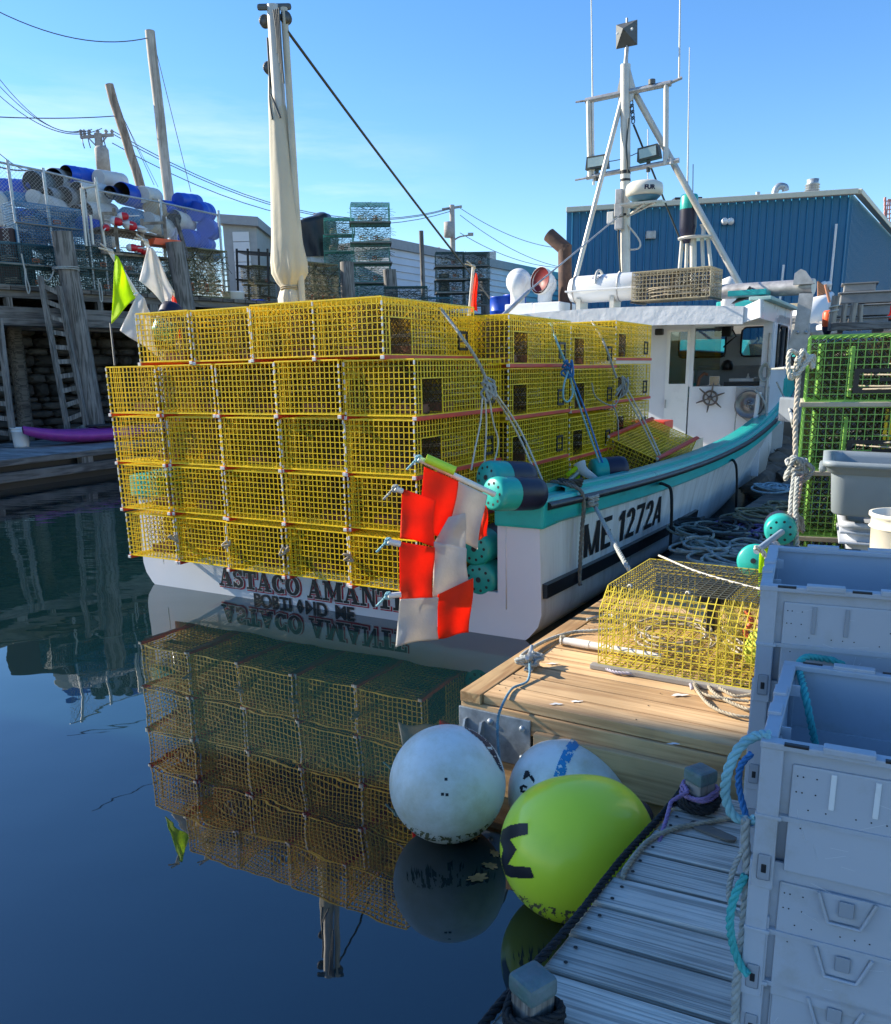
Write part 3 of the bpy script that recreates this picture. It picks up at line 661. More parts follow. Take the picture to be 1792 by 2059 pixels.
def make_trap(seed, label, wire=YEL, run=RUN, s=.0381, W=TW, L_=TL, H=TH, r=.0032, lite=False, name='lobster_trap', clips=True):
    random.seed(seed); hole = (2*L_/32, 9.*L_/32, 0, round(H*.62/(H/round(H/s)))*(H/round(H/s)))
    t = thing(name, label, 'lobster trap')
    part('wire_cage', cage(W, L_, H, s, r, hole if not lite else None), wire, t)
    if not lite:
        [part('inner_partition', (lambda q_: (panel(q_, L_*f_, W, H, s, r*.9), q_)[1])(MB()), wire, t) for f_ in (.66,)]
    part('netting', netting(W, L_, H, hole, seed), BRNT, t)
    part('warp_rope', ropecoil(W, L_, H, seed+5), TAN, t)
    if not lite:
        [part('brick_weight', q_, BRK, t) for q_ in bricks(W, L_, seed+2)]; part('escape_vent', vent(W, L_, H), BLK, t)
    for x in (0, W):
        mb = MB().bbox((x-.018,-.012,-.030),(x+.018,L_+.012,-.003),.004); q = part('runner', mb, run, t)
        if clips: part('runner_clip', MB().bbox((x-.014,-.018,-.027),(x+.014,.012,-.004),.003), WHC, q)
    if clips:
        mb = MB(); 
        for x in (0, W):
            for i in range(7):
                z = H*(i+.5)/7+R(-.015,.015); mb.cbox((x,-.003,z),(.009,.009,R(.01,.028)))
        part('hog_rings', mb, WHC, t)
    return t
ORD = ['first','second','third','fourth','fifth','sixth']
TIER = ['top','second','third','fourth','bottom']
protos = [make_trap(11+i*7, 'x') for i in range(3)]
bx_protos = protos
COLX = [-1.51+.552*i for i in range(5)]
used = [False]*3
def place_trap(k, v, u, z, label, group, pit=0.):
    p = B(v, u, z)
    if not used[k]:
        used[k] = True; o = protos[k]; o.location = p; o.rotation_euler = (pit, 0, BROT); o['label'] = label; o['group'] = group; return o
    return dup(protos[k], p, BROT, label, group, tilt=(pit,0))
LR = ['leftmost','second from the left','middle','second from the right','rightmost']
LR4 = ['leftmost','second from the left','third from the left','rightmost']
random.seed(5)
kk = 0
for tier in range(5):
    zA = [1.885,1.515,1.145,.770,.385][tier]
    zB = [1.825,1.445,1.06,.69,.32][tier]; zC = [1.81,1.43,1.02,.65,.28][tier]; zD = [1.88,1.47,1.08,.70,.32][tier]
    # set A: trap ends showing at the stern
    n = 4 if tier == 0 else 5
    for c in range(n):
        v = (-1.16+.552*c) if tier == 0 else COLX[c]
        lab = 'yellow trap, %s in the %s tier of the stern face' % ((LR4 if n == 4 else LR)[c], TIER[tier])
        place_trap(kk % 3, v+R(-.012,.012), -.45+R(-.02,.015), zA+R(-.004,.004), lab, 'yellow traps stacked on the boat', R(-.002,.002)); kk += 1
    for si, (zz, u0) in enumerate(((zB,.775),(zC,2.02),(zD,3.25))):
        pos = ['second','third','fourth'][si]
        for c in range(5):
            v = 1.30-TW-.548*(4-c)
            if si == 0 and c == 0: continue          # the furled sail stands here
            if si == 0 and c == 1 and tier < 1 and False: continue
            if c == 4: lab = 'yellow trap, %s from the stern, %s tier, long side out on the starboard flank' % (pos, TIER[tier])
            else: lab = 'yellow trap inside the stack, %s from the stern, %s row inboard, %s tier' % (pos, ORD[3-c], TIER[tier])
            place_trap(kk % 3, v+R(-.01,.01), u0+R(-.012,.012), zz, lab, 'yellow traps stacked on the boat', 0); kk += 1
# tilted trap leaning on the starboard gunwale, forward of the stack
tt = dup(protos[1], B(1.35,2.35,.62), BROT, 'yellow wire trap tipped up on the gunwale below the stack, red runner uppermost', 'yellow traps stacked on the boat')
p_lo = Vector(PX(1243,985,7.6))
# frame of the tipped trap: long axis, side axis
ax_y = (PX(1407,880,9.0)-PX(1322,925,7.9)); 
o0 = PX(1322,925,7.9); ay = ax_y.normalized(); ax = (PX(1245,890,8.1)-PX(1322,925,7.9)); ax = (ax-ay*ax.dot(ay)).normalized(); az = ax.cross(ay)
Mt = Matrix(((ax.x,ay.x,az.x,o0.x),(ax.y,ay.y,az.y,o0.y),(ax.z,ay.z,az.z,o0.z),(0,0,0,1)))
tt.matrix_world = Mt
# loose trap on the pine dock
random.seed(21)
YOLD = M('faded_yellow_wire', (.80,.63,.06), .45, var=.22, sc=9, dirt=(.30,.22,.06), dsc=7, dpos=(.48,.75))
GRYRUN = M('grey_runner', (.30,.28,.25), .7, var=.2)
lt_w, lt_l, lt_h = .80, 1.22, .345
lt = thing('lobster_trap', 'faded yellow wire trap standing alone on the pine dock', 'lobster trap', PZ(1203,1333,.475), ang)
def cage2(W, L_, H, s, r, ch):       # long side along local x; upper front and rear edges chamfered
    mb = MB(); prof = [(0,0),(0,H-ch*.9),(ch,H),(L_-ch,H),(L_,H-ch*.9),(L_,0)]   # (y,z)
    pts = []
    for a, b in zip(prof, prof[1:]):
        n = max(1, round(((b[0]-a[0])**2+(b[1]-a[1])**2)**.5/s))
        for i in range(n): pts.append((a[0]+(b[0]-a[0])*i/n, a[1]+(b[1]-a[1])*i/n, abs(a[1]-H)<1e-6 and abs(b[1]-H)<1e-6))
    pts.append((L_,0,False)); nx = round(W/s)
    mb2 = MB()
    for y, z, t in pts: rods(mb2 if t else mb, (0,y,z), (W,y,z), r)
    for i in range(nx+1):
        x = W*i/nx
        for (y,z,t),(y2,z2,t2) in zip(pts, pts[1:]): rods(mb2 if t else mb, (x,y,z), (x,y2,z2), r)
        rods(mb, (x,0,0), (x,L_,0), r)
    for k in range(1, round(L_/s)): rods(mb, (0,L_*k/round(L_/s),0), (W,L_*k/round(L_/s),0), r)
    for x in (0, W):
        for k in range(1, round(L_/s)):
            y = L_*k/round(L_/s); zt = H if ch <= y <= L_-ch else (H-ch*.9+min(y,L_-y)*.9); rods(mb, (x,y,0), (x,y,zt), r)
        for k in range(0, round(H/s)+1):
            z = H*k/round(H/s); ins = max(0,(z-(H-ch*.9))/.9); rods(mb, (x,ins,z), (x,L_-ins,z), r*1.1)
    return mb, mb2
cg, cgt = cage2(lt_l, lt_w, lt_h, .0345, .0027, .10)
part('wire_cage', cg, YOLD, lt); part('lid_mesh', cgt, M('dark_lid_wire',(.10,.10,.07),.5,var=.3), lt)
mb = MB(); 
for y in (.0, lt_w): mb.bbox((-.03,y-.02,-.024),(lt_l+.03,y+.02,-.002),.004)
part('runner', MB().bbox((-.03,-.03,-.024),(lt_l+.03,.012,-.002),.004), GRYRUN, lt); part('runner', MB().bbox((-.03,lt_w-.02,-.024),(lt_l+.03,lt_w+.02,-.002),.004), GRYRUN, lt)
mb = MB(); panel(mb, 0, .01, .01, .01, .001); mb = MB()
for i in range(round(lt_w/.034)): rods(mb,(.52,i*.034,0),(.52,i*.034,lt_h-.02),.002); 
for i in range(9): rods(mb,(.52,0,i*.036),(.52,lt_w,i*.036),.002)
part('inner_partition', mb, YOLD, lt)
random.seed(9); mb = MB()
for i in range(420):
    a = Vector((R(.05,1.1),R(.03,.75),R(.02,.12))); d_ = Vector((R(-.05,.05),R(-.05,.05),R(-.03,.03))); mb.rod(a, a+d_, .0012, 3, cap=False)
for i in range(220):
    a = Vector((R(.05,1.1),R(.1,.7),R(.22,.32))); d_ = Vector((R(-.06,.06),R(-.06,.06),R(-.03,.03))); mb.rod(a, a+d_, .0013, 3, cap=False)
part('netting', mb, M('olive_twine',(.10,.085,.04),.85,var=.4), lt)
mb = MB()
for k in range(3):
    c = Vector((.25+.35*k,.35,.03)); mb.tube([c+Vector((.16*cos(a*.4+k)*(1+.2*sin(a*.13)), .2*sin(a*.4), .004*a*.3+.01)) for a in range(60)], .0055, 5)
part('warp_rope', mb, M('dirty_white_rope',(.42,.37,.28),.85,var=.3,sc=30), lt)
tri = lt.matrix_world
def LT(x,y,z): return XF[lt.name] @ Vector((x,y,z))
part('teal_float', MB().lathe([(0,0),(.05,.01),(.06,.05),(.06,.14),(0,.16)],14,basis((.80,.62,.12),(0,0,1),(1,0,0))), TEALB, lt); part('navy_float', MB().lathe([(0,0),(.05,.01),(.055,.05),(.05,.12),(0,.13)],14,basis((.62,.66,.14),(0,0,1),(1,0,0))), NAVY, lt)
part('orange_tag', MB().tube(spline([(.55,.40,.22),(.58,.38,.18),(.56,.36,.13),(.60,.35,.10)],5),.012,6), M('orange_plastic',(.80,.16,.05),.5), lt)
part('black_gauge', MB().bbox((.30,.50,.20),(.50,.52,.30),.006).bbox((.36,.46,.08),(.40,.56,.28),.005), BLK, lt)
part('bait_bag', MB().lathe([(.0,0),(.07,.02),(.085,.08),(.06,.15),(.02,.19),(0,.2)],14,Matrix.Translation((.66,.25,.01))@Matrix.Scale(.8,4,(0,1,0))), M('lime_net_bag',(.50,.55,.05),.7,var=.5,sc=60), lt)
h_ = lt_h+.004
mb = MB(); mb.tube(spline([(.02,.78,h_),(.30,.52,h_-.004),(.62,.33,h_-.006)],6),.0055,6); mb.tube([(.62,.33,h_),(.74,.62,h_),(.78,.78,h_)],.0055,6); mb.tube([(.62,.33,h_),(.9,.35,h_),(1.2,.42,h_)],.0055,6)
mb.tube([(.62+.02*cos(a),.33+.02*sin(a),h_+.004*sin(2*a)) for a in [i*.6 for i in range(14)]],.005,5)
part('bridle', mb, WHR, lt)
mb = MB(); mb.rope(spline([(1.12,.03,h_-.03),(1.03,-.012,.24),(.98,-.02,.14),(.985,-.015,.03)],8), .011, 12); part('purple_line', mb, PUR, lt)
for i, (x,y_) in enumerate(((.10,.1),(.36,.1),(.72,.1))): 
    part('knot', MB().tube([(x+.008*cos(a), y_+.004*a*.3, h_+.008*sin(a)) for a in [j*.7 for j in range(12)]],.0035,5), WHR, lt)
# ============================================================ things on the left wharf
# traps: coarse coloured cages
TBL = M('blue_vinyl_wire', (.01,.16,.34), .4, var=.2); TTE = M('teal_vinyl_wire', (.008,.10,.14), .4, var=.25); TGR = M('dark_green_wire', (.006,.055,.05), .4, var=.3)
TPG = M('pale_green_wire', (.10,.34,.27), .45, var=.25); TOL = M('olive_wire', (.15,.14,.06), .5, var=.4); DRUN = M('grey_wood_runner', (.20,.19,.17), .8, var=.3); ORG = M('orange_vent', (.35,.10,.04), .6)
def far_trap(seed, mat_, run, W=1.2, D=.56, H=.36, s=.043, r=.0034):
    random.seed(seed); t = thing('lobster_trap', 'x', 'lobster trap')
    part('wire_cage', cage(W, D, H, s, r), mat_, t)
    mb = MB(); random.seed(seed)
    for i in range(170):
        a = Vector((R(.05,W-.05),R(.05,D-.05),R(.03,H-.04))); mb.rod(a, a+Vector((R(-.3,.3),R(-.2,.2),R(-.12,.12))), .0036, 3, cap=False)
    part('netting', mb, BLKW, t)
    for y in (0.02, D-.02): part('runner', MB().box((-.01,y-.02,-.03),(W+.01,y+.02,-.006)), run, t)
    mb = MB(); x = W*.55; 
    for a, b in (((x,.04),(x+.13,.05)),((x,.09),(x+.13,.10)),((x,.04),(x+.012,.10)),((x+.118,.04),(x+.13,.10))): mb.box((a[0],-.012,a[1]),(b[0],.0,b[1]))
    part('escape_vent', mb, ORG, t)
    mb = MB()
    for k in range(2):
        mb.tube([Vector((W*(.3+.4*k)+.14*cos(a*.5), D*.5+.16*sin(a*.5), .03+a*.003)) for a in range(36)], .008, 4)
    part('warp_rope', mb, TAN, t)
    return t
FP = {'blue': far_trap(31,TBL,DRUN), 'teal': far_trap(32,TTE,DRUN), 'green': far_trap(33,TGR,DRUN), 'pale': far_trap(34,TPG,DRUN), 'olive': far_trap(35,TOL,DRUN)}
fu = set()
def ftrap(kind, p, rz, label, group, sc=(1,1,1)):
    if kind not in fu:
        fu.add(kind); o = FP[kind]; o.location = p; o.rotation_euler = (0,0,rz); o.scale = sc; o['label'] = label; o['group'] = group; return o
    return dup(FP[kind], p, rz, label, group, scale=sc)
def stack(kinds, x, d, n, z0, lab, grp, rz=None, dz=.40, sc=(1,1,1), jit=.03):
    p = WX(x, 600, d)
    for i in range(n):
        k = kinds[min(i, len(kinds)-1)]; nm = {1:['only trap'],2:['lower','upper'],3:['lowest','middle','topmost'],4:['lowest','second','third','topmost'],5:['lowest','second','third','fourth','topmost'],6:['lowest','second','third','fourth','fifth','topmost']}[n][i]
        ftrap(k, Vector((p.x+R(-jit,jit), p.y+R(-jit,jit), z0+i*dz)), WROT+R(-.03,.03) if rz is None else rz, '%s %s' % (nm, lab), grp, sc)
DK = 3.64
G1 = 'coloured traps stacked on the wharf'
random.seed(77)
stack(['green','teal'], 0, .15, 2, DK, 'dark green trap of the pair at the far left edge of the wharf', G1, dz=.42, sc=(1.1,1,1.06))
stack(['teal','teal','blue','blue'], 52, .25, 4, DK, 'teal to blue trap in the tall stack left of the thick piling', G1, dz=.41, sc=(1.15,1,1.06))
stack(['teal','teal','blue'], 112, .75, 3, DK, 'trap in the blue stack directly behind the thick piling', G1, dz=.42, sc=(1.2,1,1.06))
stack(['green'], 150, .2, 2, DK, 'dark green trap just right of the thick piling', G1, dz=.46, sc=(1.05,1,1.2))
stack(['green','teal'], 198, .3, 2, DK, 'green trap behind the yellow flag', G1, dz=.44, sc=(1.1,1,1.15))
stack(['green'], 245, .3, 2, DK, 'green trap behind the white flag', G1, dz=.42, sc=(1.1,1,1.1))
stack(['green'], 295, .3, 2, DK, 'green trap left of the second piling', G1, dz=.42, sc=(1.1,1,1.1))
for i, x in enumerate((362, 392, 422)):
    p = WX(x,600,.2); o = ftrap('olive', Vector((p.x,p.y,DK)), WROT, ['leftmost','middle','rightmost'][i]+' grey-green trap standing on end on the wharf right of the second piling', G1, (.5,1,3.0))
stack(['olive'], 515, .6, 2, DK, 'yellowish trap beside the rack left of the furled sail', G1, dz=.46, sc=(.5,1,1.2))
for i, x in enumerate((610,632,655)): 
    p = WX(x,600,.25); ftrap('olive', Vector((p.x,p.y,DK-.1)), WROT, ['leftmost','middle','rightmost'][i]+' upright olive trap between the furled sail and the first piling', G1, (.42,1,3.2))
# pale green tall stacks
def pstack(x, y0, Y, n, kind, lab, dz=.62, sc=(1,1,1.5), boards=True, rz=.1):
    for i in range(n):
        p = PX(x, y0, Y); z = p.z+i*dz
        nm = ['lowest','second','third','fourth','fifth','sixth','seventh'][i] if i < n-1 else 'topmost'
        ftrap(kind, Vector((p.x+R(-.03,.03), p.y, z)), rz+R(-.05,.05), nm+' '+lab, 'pale green traps piled by the white building', sc)
        if boards:
            s_ = MB().box((-.04,-.1,-.06),(1.2*sc[0]+.05,.62*sc[1],-.02), Matrix.Translation((p.x,p.y,z)) @ Matrix.Rotation(rz,4,'Z'))
            solo('spacer_board', s_, DRUN, 'grey board under the '+nm+' '+lab, 'board', group='boards between the pale green traps')
pstack(712, 606, 27, 5, 'pale', 'trap in the tallest pale green stack', dz=.58, sc=(.98,1.2,1.45))
pstack(658, 604, 28, 5, 'pale', 'trap in the lower pale green stack beside the furled sail', dz=.50, sc=(.80,1,1.3), boards=False)
pstack(880, 612, 26, 4, 'green', 'trap in the dark green pair of stacks, left column', dz=.37, sc=(.7,1,1.0))
pstack(937, 612, 26, 4, 'green', 'trap in the dark green pair of stacks, right column', dz=.37, sc=(.62,1,1.0), boards=False)
pstack(772, 618, 24, 1, 'green', 'low trap right of the first far piling', boards=False)
pstack(845, 622, 25, 1, 'teal', 'low trap before the white building', boards=False, sc=(.8,1,.9))
# barrels
CB = {'b':M('blue_barrel',(.008,.075,.50),.4,var=.15,sc=3), 'd':M('dark_blue_barrel',(.01,.03,.12),.45,var=.3), 'w':M('white_barrel',(.58,.58,.55),.5,var=.1,sc=3,dirt=(.40,.37,.30),dpos=(.5,.8)),
      'g':M('grey_barrel',(.24,.27,.29),.55,var=.25), 't':M('tan_barrel',(.42,.33,.22),.6,var=.15), 'l':M('faded_blue_barrel',(.05,.20,.38),.5,var=.2), 's':M('slate_blue_barrel',(.10,.17,.22),.55,var=.3)}
CN = {'b':'blue','d':'dark blue','w':'white','g':'grey','t':'tan','l':'faded blue','s':'slate blue'}
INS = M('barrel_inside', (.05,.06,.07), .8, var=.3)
BL = [ # zoom-2 px: near end, far end, radius, colour, open, label tail
 (-30,345,190,352,66,'b',0,'lying highest at the left edge behind the fence'),
 (250,302,350,318,82,'s',1,'leftmost open one in the top row'),
 (415,282,520,300,82,'g',1,'open one between the slate and the top blue barrel'),
 (508,238,725,270,62,'b',1,'topmost of the whole pile'),
 (760,270,950,300,60,'w',0,'highest white one beneath the utility pole'),
 (362,398,440,410,52,'g',1,'small open one low in the second row'),
 (492,412,580,430,72,'g',1,'dark mouthed one in the middle of the second row'),
 (602,388,810,405,84,'w',1,'open one directly under the topmost blue barrel'),
 (655,530,870,545,76,'w',1,'open one behind the buoy rack posts'),
 (350,480,480,530,78,'w',0,'behind the blue traps'),
 (590,548,680,562,66,'g',1,'open one low beside the buoy rack'),
 (850,385,905,395,50,'d',1,'small one squeezed left of the big blue barrel'),
 (935,388,1110,440,82,'b',1,'big one above the buoy rack'),
 (1100,400,1210,420,62,'w',0,'right behind the big blue barrel'),
 (1160,490,1260,515,64,'t',0,'only tan coloured one'),
 (1265,492,1420,515,46,'b',0,'narrow one under the right hand pole'),
 (1375,445,1530,460,56,'b',0,'highest at the right end of the pile'),
 (1510,530,1610,545,76,'b',0,'bulky one at the right end, second from the top'),
 (1345,585,1470,632,66,'w',1,'right hand open one'),
 (970,575,1090,600,74,'l',0,'behind the buoys on the rack'),
 (1140,608,1300,668,72,'w',0,'lying behind the rack at the right'),
 (1440,745,1520,758,74,'b',0,'low one right of the plank ladder'),
 (1590,660,1640,680,74,'b',0,'third from the top at the right end'),
 (1570,780,1620,790,52,'b',0,'small low one at the right end'),
 (1400,870,1470,872,42,'l',0,'left one of the bottom row at the right end'),
 (1560,862,1670,872,48,'l',0,'right one of the bottom row at the right end'),
 (-40,455,20,462,78,'w',0,'lower one at the left edge'),
 (60,430,270,455,54,'l',0,'above the blue trap stack'),
 (250,420,330,450,56,'w',0,'crumpled one over the blue traps'),
 (-20,570,120,585,75,'w',0,'low one seen through the blue traps at the left'),
 (120,580,300,590,72,'b',0,'low one in the middle behind the blue traps'),
 (300,620,470,640,74,'l',0,'low one at the right behind the blue traps'),
 (480,650,620,660,70,'g',1,'low grey one left of the pipe frame'),
 (-20,700,120,710,75,'b',0,'bottom one at the left behind the traps'),
 (150,710,330,720,75,'w',0,'bottom one in the middle behind the traps'),
 (640,640,760,650,70,'b',0,'bottom one behind the pipe frame'),
 (700,740,860,750,70,'w',0,'bottom one behind the lower rack shelf')]
random.seed(4)
for i, (x0,y0,x1,y1,r,c,op,lab) in enumerate(BL):
    X = lambda x: x*.26; Yy = lambda y: 286.7+y*.26
    dd = 1.3+R(0,.3) + (.6 if y0 < 350 else 0); a = WX(X(x0),Yy(y0),dd); b = WX(X(x1),Yy(y1),dd+.45)
    if (b-a).length < .75: b = a+(b-a).normalized()*.75
    rr = r*.26/FPX*(a-CP).dot(_F); L_ = (b-a).length; t = thing('plastic_barrel', '%s plastic barrel, %s' % (CN[c], lab), 'barrel', a, 0, 'barrels piled on the wharf')
    F_ = frame(a, b)
    prof = [(rr*.94,0),(rr,.03),(rr,L_*.28),(rr*1.03,L_*.30),(rr*1.03,L_*.33),(rr,L_*.35),(rr,L_*.66),(rr*1.03,L_*.68),(rr*1.03,L_*.71),(rr,L_*.73),(rr,L_-.06),(rr*.93,L_-.01),(rr*.86,L_)]
    part('shell', MB().lathe(prof, 24, F_, capa=not op, capb=True), CB[c], t, world=True)
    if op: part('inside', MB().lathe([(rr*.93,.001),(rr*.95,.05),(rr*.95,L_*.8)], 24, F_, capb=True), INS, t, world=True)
    else: part('bung', MB().lathe([(rr*.12,-.02),(rr*.12,.01)], 10, F_ @ Matrix.Translation((rr*.5,0,0)), capa=True), CB[c], t, world=True)
solo('dark_bin', MB().bbox(tuple(WX(-10,500,.9)-Vector((.9,.3,.9))), tuple(WX(-10,500,.9)+Vector((.55,.5,.35))), .04), M('brown_bin',(.05,.03,.03),.7), 'dark brown bin at the left edge under the white barrel', 'bin')
# chain link fences
def fence(tops, z_drop, posts, lab, d=.35, s=.075):
    P = [WX(x*.26, 286.7+y*.26, d) for x, y in tops]; t = thing('chain_link_fence', lab, 'fence', P[0]-Vector((0,0,z_drop)))
    mb = MB(); 
    for a, b in zip(P, P[1:]):
        mb2 = MB(); mb2.rod(a, b, .022, 8); part('top_rail', mb2, GALV, t, world=True)
        L_ = sqrt((b.x-a.x)**2+(b.y-a.y)**2); H = z_drop; n = int(L_/s)
        def pt(x, h): f = x/L_; q = a.lerp(b, f); return Vector((q.x,q.y,q.z-H+h))
        for i in range(-int(H/s), n+1):
            for sg in (0,1):
                x0, h0, x1, h1 = i*s, 0., i*s+H, H
                if x0 < 0: h0 = -x0; x0 = 0
                if x1 > L_: h1 = H-(x1-L_); x1 = L_
                if x1-x0 < .02: continue
                if sg: h0, h1 = H-h0, H-h1
                mb.rod(pt(x0,h0), pt(x1,h1), .0030, 3, cap=False)
    part('chain_link_mesh', mb, STL, t, world=True)
    for x, y, l_ in posts:
        a = WX(x*.26,286.7+y*.26,d-.03); part('post', MB().rod(a+Vector((0,0,.06)), a-Vector((0,0,l_)), .032, 10), GALV, t, world=True)
    return t
fence([(-60,140),(330,218),(740,318)], 1.75, [(60,160,1.8),(335,220,1.8)], 'sagging chain link fence in front of the barrels at the left')
fence([(755,370),(1240,462),(1690,560)], 1.9, [(640,340,2.1),(745,292,2.4),(1240,462,1.2),(1690,545,1.8)], 'chain link fence in front of the barrels at the right')
t = thing('metal_frame', 'galvanised pipe frame standing between the two fences', 'frame', WX(170,540,.1))
for a, b in (((628,350),(668,800)),((738,300),(812,800)),((640,352),(745,330)),((700,560),(720,790))): part('pipe', MB().rod(WX(a[0]*.26,286.7+a[1]*.26,.1), WX(b[0]*.26,286.7+b[1]*.26,.1), .03, 8), ALU, t, world=True)
# buoy rack
rk = thing('timber_rack', 'open timber rack holding red and white buoys below the barrels', 'rack', WX(240,545,.15))
def z2(x, y, d): return WX(x*.26, 286.7+y*.26, d)
RKW = WOODM('rack_timber', (.34,.29,.23),(.17,.14,.11),(.3,.3,.3),20,.3,.5)
mb = MB(); mb.grid([[z2(800,640,.2), z2(1290,720,.2)],[z2(800,640,.2)+WN*.8, z2(1290,720,.2)+WN*.8]], False, .05); part('shelf', mb, RKW, rk, world=True)
mb = MB(); mb.grid([[z2(800,840,.2), z2(1290,885,.2)],[z2(800,840,.2)+WN*.8, z2(1290,885,.2)+WN*.8]], False, .05); part('shelf', mb, RKW, rk, world=True)
for a, b in (((880,505),(915,850)),((1098,590),(1105,860)),((1268,565),(1285,780)),((790,545),(800,860))): part('post', MB().rod(z2(*a,.15), z2(*b,.15), .045, 4), RKW, rk, world=True)
for a, b in (((780,548),(900,545)),((1105,625),(1270,620))): part('rail', MB().rod(z2(*a,.15), z2(*b,.15), .04, 4), RKW, rk, world=True)
t = thing('plank_ladder', 'two grey planks leaning against the barrels right of the rack', 'planks', z2(1440,895,.05))
for a, b in (((1360,580),(1450,890)),((1385,770),(1425,890))): part('plank', MB().rod(z2(*a,.05), z2(*b,.05), .05, 4), GREYB, t, world=True)
RDB = M('red_buoy_paint',(.55,.02,.03),.4); WHB = M('white_buoy_paint',(.72,.72,.70),.4); ORB = M('orange_buoy_paint',(.85,.12,.03),.45)
for i, (x,y,dx,dy,s,lab) in enumerate(((850,600,.5,.2,1,'upper left on the rack'),(905,572,.8,-.1,.9,'standing highest on the rack'),(950,630,1,.25,1.1,'biggest on the upper shelf'),(1055,655,.9,.5,.8,'with a white nose at the right of the upper shelf'),(975,812,.8,0,.9,'left one on the lower shelf'),(1020,818,.9,.1,.9,'middle one on the lower shelf'),(1085,838,.9,.05,.9,'right one on the lower shelf'),(830,650,-.4,.3,.8,'lowest left on the upper shelf'))):
    a = z2(x,y,.1); dv = (WD*dx+Vector((0,0,-dy*.7))-WN*.5).normalized(); b = a+dv*.27*s; F_ = frame(a,b); r = .088*s; L_ = .27*s
    t = thing('lobster_buoy', 'small red and white buoy, '+lab, 'buoy', a, 0, 'red and white buoys on the rack')
    part('foam_body', MB().lathe([(.0,0),(r*.6,.01),(r,.06),(r,L_*.45)],14,F_), WHB if i != 6 else RDB, t, world=True)
    part('painted_end', MB().lathe([(r,L_*.45),(r,L_*.7),(r*.8,L_*.9),(r*.3,L_),(0,L_)],14,F_), RDB if i != 3 else WHB, t, world=True)
    part('spindle', MB().rod(a-dv*.12, b+dv*.22, .013, 6), WHC, t, world=True)
solo('orange_tub', MB().prism([(0,0),(.75,0),(.7,.14),(.06,.14)],-.2,.2,basis(z2(1150,792,.1),WD,(0,0,1))), ORB, 'orange tub on the lower shelf of the buoy rack', 'tub')
# leaning poles, utility poles, wires
POLE = WOODM('pole_wood', (.50,.45,.38),(.30,.26,.21),(2,2,.12),18,.05,.4); UPOLE = M('pale_utility_pole',(.34,.32,.30),.8,var=.2)
def pole(a, b, r, lab, Y, m=POLE):
    p_, q_ = PX(*a,Y), PX(*b,Y); q_ = q_+(q_-p_)*.35
    return solo('wood_pole', MB().tube([q_.lerp(p_,i/8)+Vector((R(-.02,.02),0,0)) for i in range(9)], r, 14, rf=lambda t: 1.12-.15*t), m, lab, 'pole', group='leaning poles')
pole((302,62),(340,402),.125,'tallest pale pole rising behind the barrels',24); pole((218,170),(284,375),.115,'shorter leaning brown-grey pole left of the tall one',24.5, WOODM('dark_pole_wood',(.36,.29,.22),(.17,.13,.10),(2,2,.12),18,.05,.4))
def wire(a, b, Ya, Yb, s, lab, r=.012, m=BLK):
    pa, pb_ = PX(*a,Ya), PX(*b,Yb); solo('overhead_wire', MB().tube(sag(pa,pb_,s,16), r, 4), m, lab, 'wire', group='overhead wires')
WR = M('grey_cable',(.10,.11,.13),.6)
wire((-40,4),(302,75),20,24,.35,'highest wire running to the top of the tall pole',.012,WR)
wire((308,78),(384,386),24,26,0,'guy wire from the top of the tall pole',.010,WR); wire((-40,233),(232,233),20,24.5,.05,'level wire to the leaning brown pole',.012,WR)
wire((238,215),(310,372),24.5,26,0,'guy wire of the leaning pole',.010,WR); wire((242,225),(318,376),24.5,26,0,'second guy wire of the leaning pole',.008,WR)
for i, (x,y,l_) in enumerate(((-30,120,'upper of the three service wires at the left'),(-30,140,'middle of the three service wires at the left'),(-30,165,'lower of the three service wires at the left'))): wire((x,y),(165+20*i+0,262-2*i),38,45,.9,l_,.02,WR)
wire((-30,282),(110,345),30,45,.5,'lowest thin wire at the left edge',.02,WR); wire((-30,325),(70,340),22,26,.1,'thick wire meeting the fence',.02,BLK)
for i, (y0,y1,l_) in enumerate(((262,418,'upper wire from pole to pole'),(268,420,'middle wire from pole to pole'),(287,425,'lower wire from pole to pole'))): wire((225,y0),(905,y1),45,60,2.0,l_,.022,WR)
for i, (y0,x1,y1,l_) in enumerate(((418,1145,500,'upper wire right of the far pole'),(432,1145,540,'lower wire right of the far pole'),(468,1145,538,'lowest service wire right of the far pole'))): wire((925,y0),(x1,y1),60,70,.6,l_,.022,WR)
def upole(x0,y0,x1,y1,Y,r,lab):
    a, b = PX(x0,y0,Y), PX(x1,y1,Y); t = thing('utility_pole', lab, 'utility pole', Vector((b.x,b.y,2.5)))
    part('pole_shaft', MB().rod(Vector((b.x,b.y,2.5)), a, r*1.15, 10, r2=r), UPOLE, t, world=True); return t, a
t, a = upole(197,268,199,350,45,.19,'utility pole with crossarm and transformer behind the barrels')
part('crossarm', MB().rod(PX(162,276,45), PX(228,271,45), .09, 4), UPOLE, t, world=True)
part('brace', MB().rod(PX(178,277,44.9), PX(196,296,44.9), .04, 4), UPOLE, t, world=True); part('brace', MB().rod(PX(214,275,44.9), PX(198,296,44.9), .04, 4), UPOLE, t, world=True)
for x in (163,170,180,197,214,226): 
    c = PX(x,272,45); part('insulator', MB().lathe([(.05,0),(.10,.06),(.05,.1),(.11,.18),(.04,.26),(0,.28)],8,Matrix.Translation(c)), UPOLE, t, world=True)
for x,y0,y1 in ((165,278,298),(177,276,297),(208,276,296)): part('jumper_wire', MB().tube(spline([PX(x,y0,45),PX(x+2,(y0+y1)/2,44.8),PX(x+5,y1,45)],6),.025,4), WR, t, world=True)
